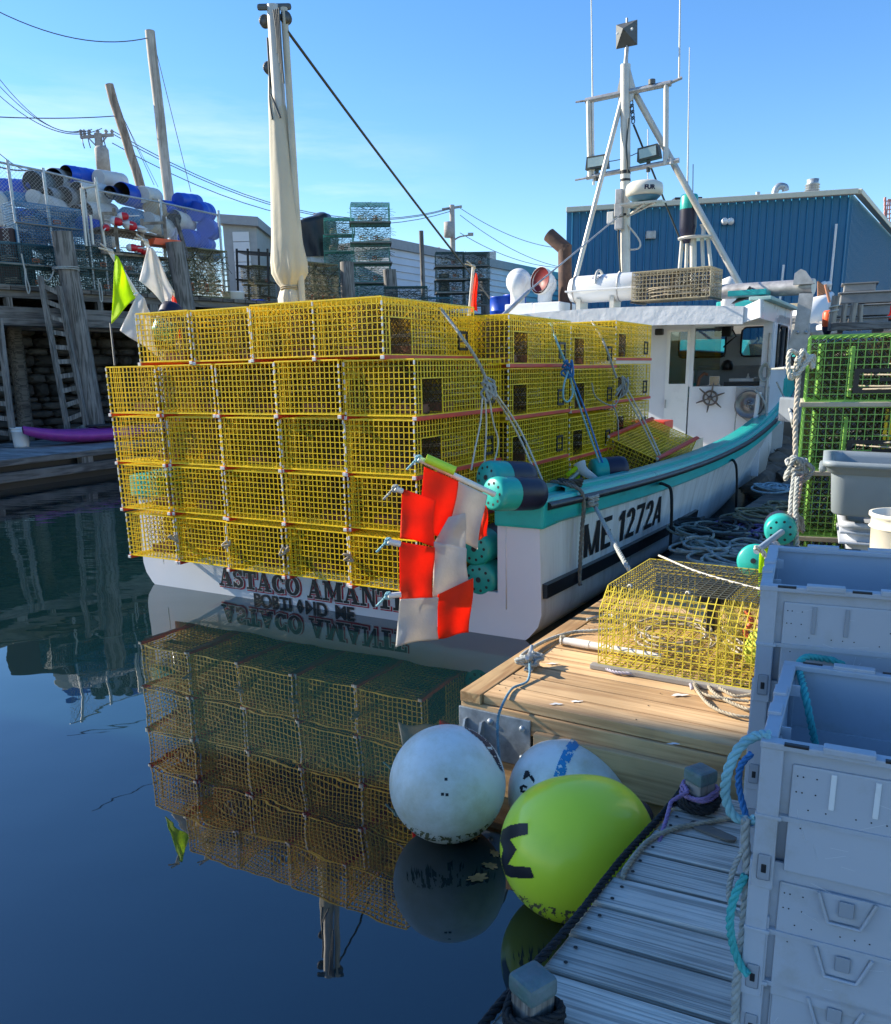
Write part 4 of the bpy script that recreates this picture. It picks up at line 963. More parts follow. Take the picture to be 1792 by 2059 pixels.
part('transformer', MB().lathe([(.0,0),(.33,0),(.33,1.0),(.25,1.12),(0,1.15)],14,Matrix.Translation(PX(209,345,44.6)),capa=True), UPOLE, t, world=True)
part('bushing', MB().lathe([(.06,0),(.09,.2),(.05,.35),(0,.4)],8,Matrix.Translation(PX(211,309,44.6))), UPOLE, t, world=True)
t, a = upole(909,412,912,540,60,.17,'far utility pole with a street lamp beside the white building')
part('crossarm', MB().rod(PX(889,421,60), PX(929,415,60), .1, 4), UPOLE, t, world=True)
part('transformer', MB().lathe([(.0,0),(.33,0),(.33,.95),(0,1.0)],12,Matrix.Translation(PX(903,477,59.6)),capa=True), UPOLE, t, world=True)
part('lamp_arm', MB().tube(spline([PX(914,482,60),PX(925,476,59.6),PX(942,473,59)],6),.05,6), UPOLE, t, world=True)
part('lamp_head', MB().bbox(tuple(PX(941,474,59)-Vector((0,.15,0))), tuple(PX(952,470,59)+Vector((0,.15,.06))),.03), UPOLE, t, world=True)
solo('thin_post', MB().rod(PX(847,464,30), PX(853,612,30)-Vector((0,0,1)), .075, 8), OLDV, 'thin grey post standing before the white building', 'post')
# buildings
CLAP = M('white_clapboard', (.62,.66,.72), .6, var=.06, sc=1.2); TRIM = M('grey_roof_trim', (.34,.35,.36), .6, var=.1); CREAM = M('cream_trim', (.66,.62,.48), .5, var=.05)
def clap_building():
    z = 6.0; A = PZ(692,452,z); A = PX(760,482,26.); 
    p0 = PX(783,499,31.); p1 = PZ(1140,566,p0.z); d = (p1-p0); d.z = 0; d.normalize(); n = Vector((d.y,-d.x,0)); L_ = (p1-p0).length
    if n.dot(CP-p0) < 0: n = -n
    t = thing('white_building', 'long low white clapboard building behind the green traps', 'building', Vector((p0.x,p0.y,2.6)))
    base = 2.6; mb = MB(); H = p0.z-base; k = 14
    for i in range(k):
        za, zb = base+H*i/k, base+H*(i+1)/k; mb.add([p0*1+Vector((0,0,za-p0.z))+n*.05, p1*1+Vector((0,0,za-p1.z))+n*.05, p1+Vector((0,0,zb-p1.z)), p0+Vector((0,0,zb-p0.z))], [(0,1,2,3)])
        mb.add([p0+Vector((0,0,za-p0.z)), p1+Vector((0,0,za-p1.z)), p1+Vector((0,0,za-p1.z))+n*.05, p0+Vector((0,0,za-p0.z))+n*.05],[(0,1,2,3)])
    q0, q1 = p0-n*7, p1-n*7
    mb.add([p0-Vector((0,0,H)), q0-Vector((0,0,H)), q0, p0, p1-Vector((0,0,H)), q1-Vector((0,0,H)), q1, p1], [(0,1,2,3),(7,6,5,4),(2,1,5,6)])
    part('clapboard_wall', mb, CLAP, t, world=True)
    mb = MB(); e = .12
    mb.add([p0+n*e-d*e, p1+n*e+d*e, q1-n*e+d*e, q0-n*e-d*e]+[v+Vector((0,0,.32)) for v in (p0+n*e-d*e, p1+n*e+d*e, q1-n*e+d*e, q0-n*e-d*e)], [(3,2,1,0),(4,5,6,7),(0,1,5,4),(1,2,6,5),(2,3,7,6),(3,0,4,7)])
    part('roof', mb, TRIM, t, world=True)
clap_building()
def abox(name, a, b, dpt, m, lab, cat, bev=.02, dirv=None):     # box from image rectangle: a top-left px, b bottom-right px at depth Y
    p_, q_ = a, b; return solo(name, MB().bbox((min(p_.x,q_.x),p_.y,min(p_.z,q_.z)), (max(p_.x,q_.x),p_.y+dpt,max(p_.z,q_.z)), bev), m, lab, cat)
# box building seen end-on with roller door, left of the sail
p_ = PX(446,432,26); q_ = PX(528,640,26)
t = thing('storage_container', 'pale grey storage building with a roller door left of the furled sail', 'shed', (p_.x,26,2.5))
part('body', MB().box((p_.x,26,2.5),(q_.x,33,p_.z-.25)), M('pale_grey_panel',(.40,.41,.40),.6,var=.1), t, world=True)
mb = MB(); mb.add([(p_.x-.1,25.8,p_.z-.25),(q_.x+.1,25.8,p_.z-.35),(q_.x+.1,33,p_.z-.35),(p_.x-.1,33,p_.z-.25),(p_.x-.1,25.8,p_.z),(q_.x+.1,25.8,p_.z-.1),(q_.x+.1,33,p_.z-.1),(p_.x-.1,33,p_.z)],[(3,2,1,0),(4,5,6,7),(0,1,5,4),(1,2,6,5),(2,3,7,6),(3,0,4,7)]); part('roof', mb, TRIM, t, world=True)
mb = MB()
for i in range(12): z = 2.5+i*.28; mb.bbox((p_.x+.28,25.93,z),(q_.x-.22,25.99,z+.27),.02)
part('roller_door', mb, WHITE, t, world=True)
# tarp covered pile
TARP = M('black_tarpaulin', (.02,.021,.024), .35, var=.3, sc=4, bump=.6, bsc=8)
c = PX(632,470,30); mb = MB(); P = []
for i in range(25):
    row = []
    for k in range(32):
        a = 2*pi*k/32; f = i/24; x = max(-1,min(1,1.3*cos(a))); y = max(-1,min(1,1.3*sin(a))); top = min(1, f*1.0)
        rr = 1.0 if f < .72 else sqrt(max(0,1-((f-.72)/.28)**2))
        wv = .05*sin(a*9+f*5)+.04*sin(a*17+f*9)
        row.append(c+Vector((x*.66*(rr+wv*rr), y*1.1*(rr+wv*rr), -.85+f*1.8*(.82+.10*x) if f < .72 else -.85+(.72*1.8+ (f-.72)*.9)*(.86+.10*x)) ))
    row.append(row[0]); P.append(row)
solo('tarp_pile', mb.grid(P), TARP, 'pile covered with a crumpled black tarpaulin right of the furled sail', 'tarp pile')
abox('white_container', PX(596,512,29), PX(712,640,29), 3, WHITE, 'white container carrying the black tarpaulin pile', 'container', .05)
# rooftop unit, vent, barrels by the piling
u0, u1 = PX(950,506,38), PX(998,545,38)
t = thing('rooftop_unit', 'grey air conditioning unit with a dark open front on the white roof', 'air conditioner', (u0.x,38,u1.z))
part('casing', MB().bbox((u0.x,38,u1.z-.4),(u1.x,39.3,u0.z),.03), GALV, t, world=True); part('dark_front', MB().box((u0.x+.07,37.97,u1.z+.05),(u0.x+(u1.x-u0.x)*.6,38.0,u0.z-.06)), BLK, t, world=True)
solo('roof_vent', MB().tube(spline([PX(879,538,36),PX(879,515,36),PX(880,505,36),PX(886,503,36)],6),.13,10), UPOLE, 'bent vent pipe on the white building roof', 'vent')
abox('roof_curb', PX(862,532,36.2), PX(912,548,36.2), 1.0, GALV, 'low metal curb on the white roof beside the vent pipe', 'roof curb')
BLB = CB['b']
for i,(x,lab) in enumerate(((1008,'blue open barrel right of the far piling'),(1035,'blue barrel partly behind the white vent cowl'))):
    t = thing('upright_barrel', lab, 'barrel', PX(x,640,24), 0, 'blue barrels standing beyond the boat'); c = PX(x,640,24); r = .31; zt = PX(x,597-4*i,24).z-c.z
    part('shell', MB().lathe([(r,-.3),(r,zt*.3),(r*1.04,zt*.33),(r,zt*.36),(r,zt*.96),(r*1.04,zt),(r*.95,zt),(r*.93,zt*.3)],20,Matrix.Translation(c)), BLB, t, world=True)
t = thing('shelf_rack', 'open dark metal shelf rack left of the furled sail', 'rack', PX(470,625,23))
for x in (476,498,520,538):
    part('upright', MB().rod(PX(x,500,23), PX(x+4,625,23), .035, 4), BLK, t, world=True)
for y in (503,532,560,590):
    part('shelf', MB().grid([[PX(474,y,23),PX(540,y+4,23)],[PX(474,y,23)+Vector((.1,.6,0)),PX(540,y+4,23)+Vector((.1,.6,0))]],False,.04), BLK, t, world=True)
c = PX(470,603,22); solo('white_tub', MB().lathe([(.0,-.25),(.24,-.25),(.28,.15),(.30,.16),(.30,.19),(.27,.19),(.24,-.2)],20,Matrix.Translation(c)), WHITE, 'white tub standing on the wharf left of the rack', 'tub')
abox('blue_crate', PX(505,602,22.5), PX(530,618,22.5), .4, BLB, 'small blue crate under the shelf rack', 'crate')
# far red container and low dark cars beyond
abox('red_container', PX(1058,590,60), PX(1128,608,60), 5, M('red_container_paint',(.25,.05,.04),.6), 'small red container seen beyond the vent cowls', 'container')
solo('wharf_yard', MB().box((-60,22,2.2),(6,120,2.55)), M('yard_gravel',(.16,.15,.14),.9,var=.2,sc=2), None, None, kind='structure')

# ============================================================ far left float, bucket, kayak
lf_o = Vector((-7.26,13.63,0)); lf_d = (Vector((-6.21,15.77,0))-lf_o).normalized(); lrot = atan2(lf_d.y, lf_d.x)
lf = thing('float', 'long low grey float below the timber wharf at the left', 'dock', lf_o, lrot)
mb = MB()
for i in range(110): x = -7+i*.145; mb.bbox((x,.0,.47),(x+.138,3.3,.50),.003)
part('deck_boards', mb, WOODM('far_grey_boards',(.36,.35,.33),(.15,.145,.135),(1.6,.12,1.6),26,.2,.5), lf)
mb = MB(); mb.bbox((-7,-.05,.40),(9,-.005,.505),.006); mb.bbox((-7,-.04,.13),(9,.01,.29),.006); part('rim_timbers', mb, GREYB, lf)
for i in range(8): part('blocking', MB().box((-6+i*1.9,-.02,.2),(-5.75+i*1.9,.1,.42)), OLDV, lf)
part('float_block', MB().box((-7,.15,-.3),(9,3.2,.42)), BLK, lf)
def bucket(c, r, h, lab, n='plastic_bucket', m=WHITE, hd=True):
    t = thing(n, lab, 'bucket', c); part('pail', MB().lathe([(0,0),(r*.86,0),(r*.9,h*.1),(r*.98,h*.78),(r*1.06,h*.8),(r*.99,h*.82),(r*1.0,h*.93),(r*1.07,h*.95),(r*1.07,h),(r*.95,h),(r*.84,.02),(0,.02)],28), m, t)
    if hd: part('wire_handle', MB().tube([Vector((r*1.07*cos(a),-r*.25*sin(a),h*.8-r*.9*sin(a))) for a in [i*pi/14 for i in range(15)]],.004,5), GALV, t)
    return t
pb_ = PZ(44,899,.5); bucket(pb_, .155, .38, 'white plastic bucket at the nose of the purple kayak on the left float')
# kayak
ka, kb = PZ(50,902,.5), PZ(235,886,.5); kd = (kb-ka).normalized(); krot = atan2(kd.y,kd.x)
k_ = thing('kayak', 'purple kayak fading to pale blue lying on the left float', 'kayak', ka, krot)
def khull(x0, x1, hs, z0):
    P = []
    for i in range(22):
        f = i/21; x = x0+(x1-x0)*f; g = (x/3.6); w_ = .36*max(.02,sin(pi*min(1,max(0,g)))**.55); rk_ = .28*abs(2*g-1)**3
        P.append([Vector((x, w_*cos(a), rk_*.7+.16+(.14 if sin(a)<0 else .13)*sin(a)*(.5+w_*1.6))) for a in [k*2*pi/16 for k in range(17)]])
    return MB().grid(P)
PURP = M('purple_plastic',(.30,.045,.27),.35,var=.15); PALEB = M('pale_lilac_plastic',(.30,.36,.62),.4,var=.1)
part('hull', khull(0.01,2.55,1,0), PURP, k_); part('stern_hull', khull(2.55,3.59,1,0), PALEB, k_)
part('cockpit', MB().tube([Vector((1.75+.42*cos(a),.2*sin(a),.335)) for a in [i*2*pi/24 for i in range(24)]],.02,6,closed=True), BLK, k_); part('seat', MB().bbox((1.45,-.17,.29),(2.05,.17,.325),.02), BLK, k_)
part('deck_cord', MB().tube([(2.3,-.2,.33),(2.6,.0,.35),(2.9,-.2,.33)],.008,5), BLK, k_)
# unseen shed-shaped block, added off to the left to shade the near docks
sh = thing('shade_block', 'tall grey shed on the wharf standing left of the camera', 'building', (-24,0,0))
part('walls', MB().box((-22,5.4,-.5),(-16.5,9.6,11.6)), CLAP, sh, world=True)
part('roof', MB().prism([(-22.3,11.6),(-19.2,13.2),(-16.2,11.6)], 5.2, 9.8, Matrix(((1,0,0,0),(0,0,1,0),(0,1,0,0),(0,0,0,1)))), TRIM, sh, world=True)
# ============================================================ the lobster boat (local x = starboard, y = forward)
bt = thing('lobster_boat', 'white lobster boat with teal gunwale and a mast tower, loaded with yellow traps', 'boat', BO, BROT)
US = [0,1,2,3,4,5.5,7,8.5,10,11.5,12.5,13.3,13.75]
VG = [1.88,1.98,2.06,2.12,2.16,2.19,2.20,2.20,2.15,1.95,1.52,.74,.03]
ZG = [.86,.83,.81,.80,.80,.83,.93,1.10,1.42,1.74,1.90,2.02,2.08]     # underside of the cap rail at the hull
VW = [1.91,1.95,1.97,2.0,2.0,1.95,1.85,1.66,1.35,.90,.52,.18,.0]
def ip(u, T):
    for i in range(len(US)-1):
        if u <= US[i+1]: f = (u-US[i])/(US[i+1]-US[i]); f = max(0,f); return T[i]*(1-f)+T[i+1]*f
    return T[-1]
from bisect import bisect
def smooth(T):
    return lambda u: sum(ip(min(13.75,max(0,u+o)),T)*w_ for o, w_ in ((-.6,.15),(-.3,.2),(0,.3),(.3,.2),(.6,.15))) if .6 < u < 13.2 else ip(u,T)
vg, zg, vw = smooth(VG), smooth(ZG), smooth(VW)
NS = 56
def hullpt(u, f, s):                      # f 0 at keel .. 1 at rail
    g = vg(u); w_ = vw(u); z1 = zg(u)
    if f < .25: k = f/.25; return Vector((s*w_*.8*k**.6, u, -.6+.45*k))
    k = (f-.25)/.75; 
    return Vector((s*(w_*.8+(w_*.2)*(1-(1-min(1,k*2.8))**2.2)+(g-w_)*k**1.3), u-(0), -.15+(z1+.15)*k))
mb = MB()
for s in (1,-1):
    P = []
    for i in range(NS+1):
        u = 13.75*i/NS; P.append([hullpt(u, j/16, s)+Vector((0,0,0)) for j in range(17)])
    if s < 0: P = [r[::-1] for r in P]
    mb.grid(P, True)
part('hull', mb, HULLW, bt)
# transom: low sill with tall quarter posts
def tpoly(pts): 
    m_ = MB(); n = len(pts); m_.add([(p[0],.0+.0*p[1],p[1]) for p in pts]+[(p[0],.10,p[1]) for p in pts], [tuple(range(n)), tuple(range(2*n-1,n-1,-1))]+[((i+1)%n,i,n+i,n+(i+1)%n) for i in range(n)]); return m_
mb = MB(); 
edge = [hullpt(0,j/16,1) for j in range(5,17)]
cen = [(x, 0) for x in ()]
pr = [(p.x-.0, p.z) for p in edge]
mb.join(tpoly([(1.58,.31)]+[(1.58,-.3)]+[(a,b) for a,b in pr if b > -.31]+[(1.58,.86)]))
mb.join(tpoly([(-1.58,.86)]+[(-a,b) for a,b in pr if b > -.31][::-1]+[(-1.58,-.3),(-1.58,.31)]))
mb.join(tpoly([(-1.58,-.5),(1.58,-.5),(1.58,.31),(-1.58,.31)]))
part('transom', mb, M('transom_white',(.74,.75,.78),.16,var=.03,sc=2,spec=.6,coat=.3), bt)
part('transom_lower', MB().box((-1.85,.012,-.5),(1.85,.09,-.25)), HULLW, bt)
# inner sides of quarter posts and deck
part('deck', MB().grid([[Vector((k*(vg(u)-.25)/4,u,.26)) for k in range(-4,5)] for u in [.06+i*.3 for i in range(30)]],False,-.05), M('grey_deck',(.42,.44,.45),.6,var=.15), bt)
for s in (1,-1):
    P = [[Vector((s*(vg(u)-.24), u, z)) for z in (.2, zg(u)+.02)] for u in [i*.25 for i in range(0,46)]]
    part('inner_bulwark', MB().grid(P, True, .01*s), WHITE, bt)
    m_ = MB(); m_.box((s*1.58-.01,.10,.2),(s*1.58+.01,.9,.84)); part('quarter_panel', m_, WHITE, bt)
# gunwale cap: profile swept
def sweep(prof, s, u0, u1, n=70, dz=0.):
    P = []
    for i in range(n+1):
        u = u0+(u1-u0)*i/n; P.append([Vector((s*(vg(u)+a), u, zg(u)+b+dz)) for a, b in prof])
    return P
for s in (1,-1):
    prof = [(-.25,.0),(-.255,.10),(-.24,.115),(.0,.115),(.025,.105),(.035,.08),(.035,.0)]
    P = sweep(prof, s, -.02 , 13.6)
    if s > 0: P = [r[::-1] for r in P]
    m_ = MB().grid(P, False); n = len(prof); m_.add([Vector(p) for p in P[0]],[tuple(range(n))]); 
    part('gunwale_cap', m_, TEAL, bt)
    P = sweep([(-.03,.112),(-.03,.140),(-.055,.148),(-.12,.148),(-.135,.140),(-.135,.112)], s, .42, 9.0)
    if s > 0: P = [r[::-1] for r in P]
    part('toe_rail', MB().grid(P, False), TEAL, bt)
    m_ = MB(); m_.tube([Vector((s*(vg(u)+.045), u, zg(u)+.060)) for u in [.03+i*(7.4/50) for i in range(51)]], .027, 8)
    part('rub_rail', m_, RUB, bt)
    P = sweep([(.0,.02),(.03,.015),(.033,-.055),(.004,-.075)], s, .0, 13.4)
    if s < 0: P = [r[::-1] for r in P]
    part('teal_band', MB().grid(P[::1], False), TEAL, bt)
    for dz in (.085,.055,.02):
        part('silver_rail', MB().tube([Vector((s*(vg(u)+.045), u, zg(u)+dz)) for u in [7.4+i*(6.1/50) for i in range(51)]], .013, 6), STL, bt)
    # quarter cap block
    m_ = MB(); x0, x1 = sorted((s*1.57, s*1.925)); m_.bbox((x0,-.035,.775),(x1,.40,.965), .02); part('quarter_cap', m_, TEAL, bt)
    x0, x1 = sorted((s*1.60, s*1.82)); part('cap_step', MB().bbox((x0,.12,.96),(x1,.55,1.0),.015), TEAL, bt)
# rubbing strip on the side
for s in (1,):
    P = [[Vector((s*(vg(u)*1.0-.015+o), u, z0)) for o, z0 in ((0.0,.30+ -.01*u),(.035,.31-.01*u),(.035,.43-.01*u),(.0,.44-.01*u))] for u in [.02+i*.09 for i in range(31)]]
    # follow hull side
    def side(u, z): 
        k = (z+.15)/(zg(u)+.15); w_ = vw(u); g = vg(u); return w_*.8+w_*.2*(1-(1-min(1,k*2.8))**2.2)+(g-w_)*k**1.3
    P = [[Vector((side(u,z)+o, u, z)) for o, z in ((0.0,.30-.01*u),(.035,.305-.01*u),(.035,.395-.01*u),(.0,.40-.01*u))] for u in [.02+i*.12 for i in range(31)]]
    m_ = MB().grid([r[::-1] for r in P], False); m_.add(P[0],[(0,1,2,3)]); part('fender_strip', m_, RUB, bt)
# registration lettering following the side
LET = M('black_lettering', (.012,.012,.014), .4)
def blocktext(s):
    G = {}
    def bar(x0,y0,x1,y1): return [(x0,y0),(x1,y0),(x1,y1),(x0,y1)]
    t = .20
    def arc(cx,cy,rx,ry,a0,a1,n=10,tt=t,ty=.12):
        o = []
        for i in range(n):
            a,b = a0+(a1-a0)*i/n, a0+(a1-a0)*(i+1)/n
            o.append([(cx+(rx-tt)*cos(a),cy+(ry-ty)*sin(a)),(cx+rx*cos(a),cy+ry*sin(a)),(cx+rx*cos(b),cy+ry*sin(b)),(cx+(rx-tt)*cos(b),cy+(ry-ty)*sin(b))])
        return o
    G['M'] = ([bar(0,0,.19,1),bar(.61,0,.80,1),[(.16,1),(.0,1),(.32,0),(.44,0),(.40,.12)][:4],[(.80,1),(.64,1),(.36,0),(.48,0)]],.80)
    G['E'] = ([bar(0,0,t,1),bar(t,0,.54,.15),bar(t,.85,.54,1),bar(t,.43,.49,.57)],.54)
    G['1'] = ([bar(.14,0,.35,1),[(0,.70),(.16,.74),(.16,.90),(.20,1),(.12,.88),(0,.82)][:4]+[(0,.84)]],.36)
    G['2'] = (arc(.27,.72,.27,.28,-.55,pi)+[[(.50,.60),(.36,.66),(.0,.0),(.17,.10)],bar(0,0,.54,.15),[(0,0),(.17,.15),(.36,.5),(.50,.58)]],.54)
    G['7'] = ([bar(0,.85,.54,1),[(.36,.86),(.54,.86),(.27,0),(.08,0)]],.54)
    G['A'] = ([[(0,0),(.17,0),(.40,1),(.24,1)],[(.47,0),(.64,0),(.40,1),(.24,1)],bar(.14,.20,.50,.34)],.64)
    mb = MB(); x = 0
    for c in s:
        if c == ' ': x += .34; continue
        P_, w_ = G[c]
        for n_, p in enumerate(P_):
            # cut polygons into thin slices so they follow the plank
            m2 = MB(); mb.add([Vector((x+a,b,.0004*n_)) for a,b in p],[tuple(range(len(p)))])
        x += w_+.10
    return mb
def wrap_side(m_, u0, z0, off=.004):
    out = MB(); out.f = m_.f; out.sm = m_.sm
    for v in m_.v:
        u = u0+v.x; z = z0+v.y; out.v.append(Vector((side(u,z)+off+v.z, u, z)))
    return out
m_ = blocktext('ME 1272A')
# subdivide so it can follow the plank
xs = [v.x for v in m_.v]; mn, mxx = min(xs), max(xs); ys = [v.y for v in m_.v]; my, My = min(ys), max(ys)
for v in m_.v: v.x = (v.x-mn)/(mxx-mn)*1.70; v.y = (v.y-my)/(My-my)*.245
w_l = wrap_side(m_, .60, .0)
w_l.v = [Vector((0,0,0))]*0
for v in m_.v:
    u = .67+v.x; z = .445+v.y-.004*v.x; w_l.v.append(Vector((side(u,z)+.006+v.z, u, z)))
part('registration_number', w_l, LET, bt)
# name on the transom: slab-serif letters built from strokes
def serif(ch):
    # polygons in a unit box, y 0..1 ; stroke fat .22
    S = []
    def q(*p): S.append(list(p))
    def bar(x0,y0,x1,y1): q((x0,y0),(x1,y0),(x1,y1),(x0,y1))
    def arc(cx,cy,rx,ry,t0,t1,tk0,tk1,n=14):
        for i in range(n):
            a,b = t0+(t1-t0)*i/n, t0+(t1-t0)*(i+1)/n; 
            ta = tk1+(tk0-tk1)*abs(cos(a)); tb = tk1+(tk0-tk1)*abs(cos(b))
            q((cx+(rx-ta)*cos(a),cy+(ry-ta)*sin(a)),(cx+rx*cos(a),cy+ry*sin(a)),(cx+rx*cos(b),cy+ry*sin(b)),(cx+(rx-tb)*cos(b),cy+(ry-tb)*sin(b)))
    if ch == 'A':
        q((.08,0),(.20,0),(.47,1),(.37,1)); q((.60,0),(.86,0),(.56,1),(.37,1)); bar(.24,.28,.70,.38); bar(0,0,.32,.09); bar(.50,0,.96,.09); w = .96
    elif ch == 'S':
        arc(.36,.73,.32,.27,.3,3.9,.17,.10); arc(.36,.29,.34,.29,-2.8,1.45,.19,.10); bar(.58,.70,.68,.98); bar(.03,.02,.13,.30); q((.08,.60),(.28,.48),(.62,.40),(.50,.58)); w = .74
    elif ch == 'T':
        bar(.30,0,.54,1); bar(.16,0,.68,.09); bar(.0,.88,.84,1); bar(0,.68,.10,1); bar(.74,.68,.84,1); w = .84
    elif ch == 'C':
        arc(.46,.5,.44,.5,.75,5.55,.25,.10,24); bar(.70,.64,.80,1); bar(.72,.04,.80,.24); w = .84
    elif ch == 'O':
        arc(.48,.5,.46,.5,0,2*pi,.24,.09,32); w = .96
    elif ch == 'M':
        bar(.12,0,.22,1); bar(.86,0,1.10,1); q((.12,1),(.40,1),(.64,.22),(.54,.05)); q((.54,.05),(.66,.20),(1.0,1),(.86,1)); bar(0,0,.36,.09); bar(.74,0,1.22,.09); bar(0,.91,.3,1); bar(.9,.91,1.22,1); w = 1.22
    elif ch == 'N':
        bar(.12,0,.22,1); bar(.74,0,.84,1); q((.12,1),(.38,1),(.84,0),(.70,0)); bar(0,0,.34,.09); bar(0,.91,.3,1); bar(.62,.91,.96,1); w = .96
    elif ch == 'E':
        bar(.12,0,.36,1); bar(0,0,.72,.10); bar(0,.90,.70,1); bar(.62,.0,.72,.30); bar(.60,.70,.70,1); bar(.3,.45,.54,.55); bar(.47,.36,.55,.64); w = .76
    return S, w
def namemesh(s, x0, x1, z0, h, y, grow=0., dx=0., dz=0.):
    tot = 0; L_ = []
    for c in s:
        if c == ' ': tot += .42; continue
        S, w_ = serif(c); L_.append((S, tot)); tot += w_+.07
    k = (x1-x0)/tot; mb = MB()
    for S, o in L_:
        for n_, p in enumerate(S):
            cx = sum(a for a,b in p)/len(p); cz = sum(b for a,b in p)/len(p)
            poly = []
            for a, b in p:
                ax_ = a+(grow/k if a > cx else -grow/k) if grow else a; bz = b+(grow/h if b > cz else -grow/h) if grow else b
                poly.append((x0+(o+ax_)*k+dx, z0+bz*h+dz))
            yy = y-.0003*(n_%6); mb.add([(a,yy,b) for a,b in poly],[tuple(range(len(poly)))])
    return mb
REDL = M('red_lettering',(.45,.01,.04),.4)
zt = .085
part('name_shadow', namemesh('ASTACO AMANTE', -.99, .86, zt, .150, -.004, .013, .006, -.006), REDL, bt)
part('name_gap', namemesh('ASTACO AMANTE', -.99, .86, zt, .150, -.008, .0085), WHITE, bt)
part('boat_name', namemesh('ASTACO AMANTE', -.99, .86, zt, .150, -.012, .0025), LET, bt)
m_ = mesh_text('PORTLAND, ME', .128, basis((-.125,-.012,.004),(1,0,0),(0,0,1)), .001, 1.12, .004)
part('home_port', m_, LET, bt)
# ----- wheelhouse
WHH = M('wheelhouse_white', (.70,.71,.74), .35, var=.05, sc=2, bump=.06, bsc=3)
CANO = M('rough_roof_edge', (.74,.75,.76), .4, var=.06, sc=3, bump=.9, bsc=9)
UB = 7.4; RZ = 2.42
def wall_xz(x0, x1, z0, z1, u, th=.05): return MB().box((x0,u,z0),(x1,u+th,z1))
mb = MB()
mb.box((-1.80,UB,.26),(.70,UB+.05,2.45)); mb.box((.70,UB,2.29),(1.05,UB+.05,2.45)); mb.box((1.05,UB,.26),(2.06,UB+.05,1.50)); mb.box((1.03,UB,1.50),(1.09,UB+.05,2.45))
mb.box((2.0,UB,1.50),(2.12,UB+.07,2.5)); mb.box((1.09,UB,2.31),(2.0,UB+.05,2.5))
part('bulkhead', mb, WHH, bt)
mb = MB(); mb.box((.70,UB-.012,.30),(1.03,UB+.03,1.54)); mb.box((.70,UB-.012,2.26),(1.03,UB+.03,2.29)); mb.box((.70,UB-.012,1.54),(.75,UB+.03,2.26)); mb.box((.99,UB-.012,1.54),(1.03,UB+.03,2.26))
d_ = part('door', mb, WHITE, bt)
GLS = bpy.data.materials.new('window_glass'); GLS.use_nodes = True
g_ = GLS.node_tree; g_.nodes.clear(); oo = g_.nodes.new('ShaderNodeOutputMaterial'); tp = g_.nodes.new('ShaderNodeBsdfTransparent'); gl = g_.nodes.new('ShaderNodeBsdfGlossy'); fr = g_.nodes.new('ShaderNodeFresnel'); mx = g_.nodes.new('ShaderNodeMixShader')
tp.inputs[0].default_value = (.72,.80,.80,1); gl.inputs['Roughness'].default_value = .02; fr.inputs[0].default_value = 1.7
g_.links.new(fr.outputs[0], mx.inputs[0]); g_.links.new(tp.outputs[0], mx.inputs[1]); g_.links.new(gl.outputs[0], mx.inputs[2]); g_.links.new(mx.outputs[0], oo.inputs[0])
part('window_pane', MB().box((.75,UB,1.54),(.99,UB+.008,2.26)), GLS, d_)
part('handle', MB().rod((.73,UB-.05,1.2),(.73,UB-.05,1.32),.012,8), STL, d_)
part('aft_window', MB().box((1.09,UB+.01,1.72),(1.45,UB+.018,2.31)), GLS, bt)
part('work_light', MB().bbox((.55,UB-.14,2.22),(.66,UB-.03,2.31),.02), BLK, bt)
# roof with deep aft valance
def slab(pts, z0, z1): 
    n = len(pts); return MB().add([(p[0],p[1],z0+(p[2] if len(p)>2 else 0)) for p in pts]+[(p[0],p[1],z1+(p[2] if len(p)>2 else 0)) for p in pts],[tuple(range(n-1,-1,-1)),tuple(range(n,2*n))]+[(i,(i+1)%n,n+(i+1)%n,n+i) for i in range(n)])
UA = 6.2
mb = MB(); P = []
for i in range(15):
    x = -1.85+3.8*i/14; c = .07*(1-((x-.05)/1.9)**2); P.append([Vector((x,y,2.44+c+(y-UA)*.035)) for y in (UA,7,8,9.2)])
mb.grid(P, True, -.05); part('roof', mb, WHITE, bt)
mb = MB(); P = [[],[]]; N = 22
for i in range(N+1):
    x = -1.85+3.80*i/N; c = .07*(1-((x-.05)/1.9)**2); P[0].append(Vector((x,UA-.01,2.27+c*.6))); P[1].append(Vector((x,UA-.01,2.48+c)))
mb.grid(P, False, -.05); part('roof_valance', mb, CANO, bt)
pa, pb_, pc, pd = BU(1491,650,UA-.02), BU(1529,638,UA-.12), BU(1529,601,UA-.12), BU(1494,617,UA-.02)
mb = MB().add([pa,pb_,pc,pd]+[p+Vector((0,.06,0)) for p in (pa,pb_,pc,pd)],[(0,1,2,3),(7,6,5,4),(0,4,5,1),(1,5,6,2),(2,6,7,3),(3,7,4,0)]); part('corner_valance', mb, CANO, bt)
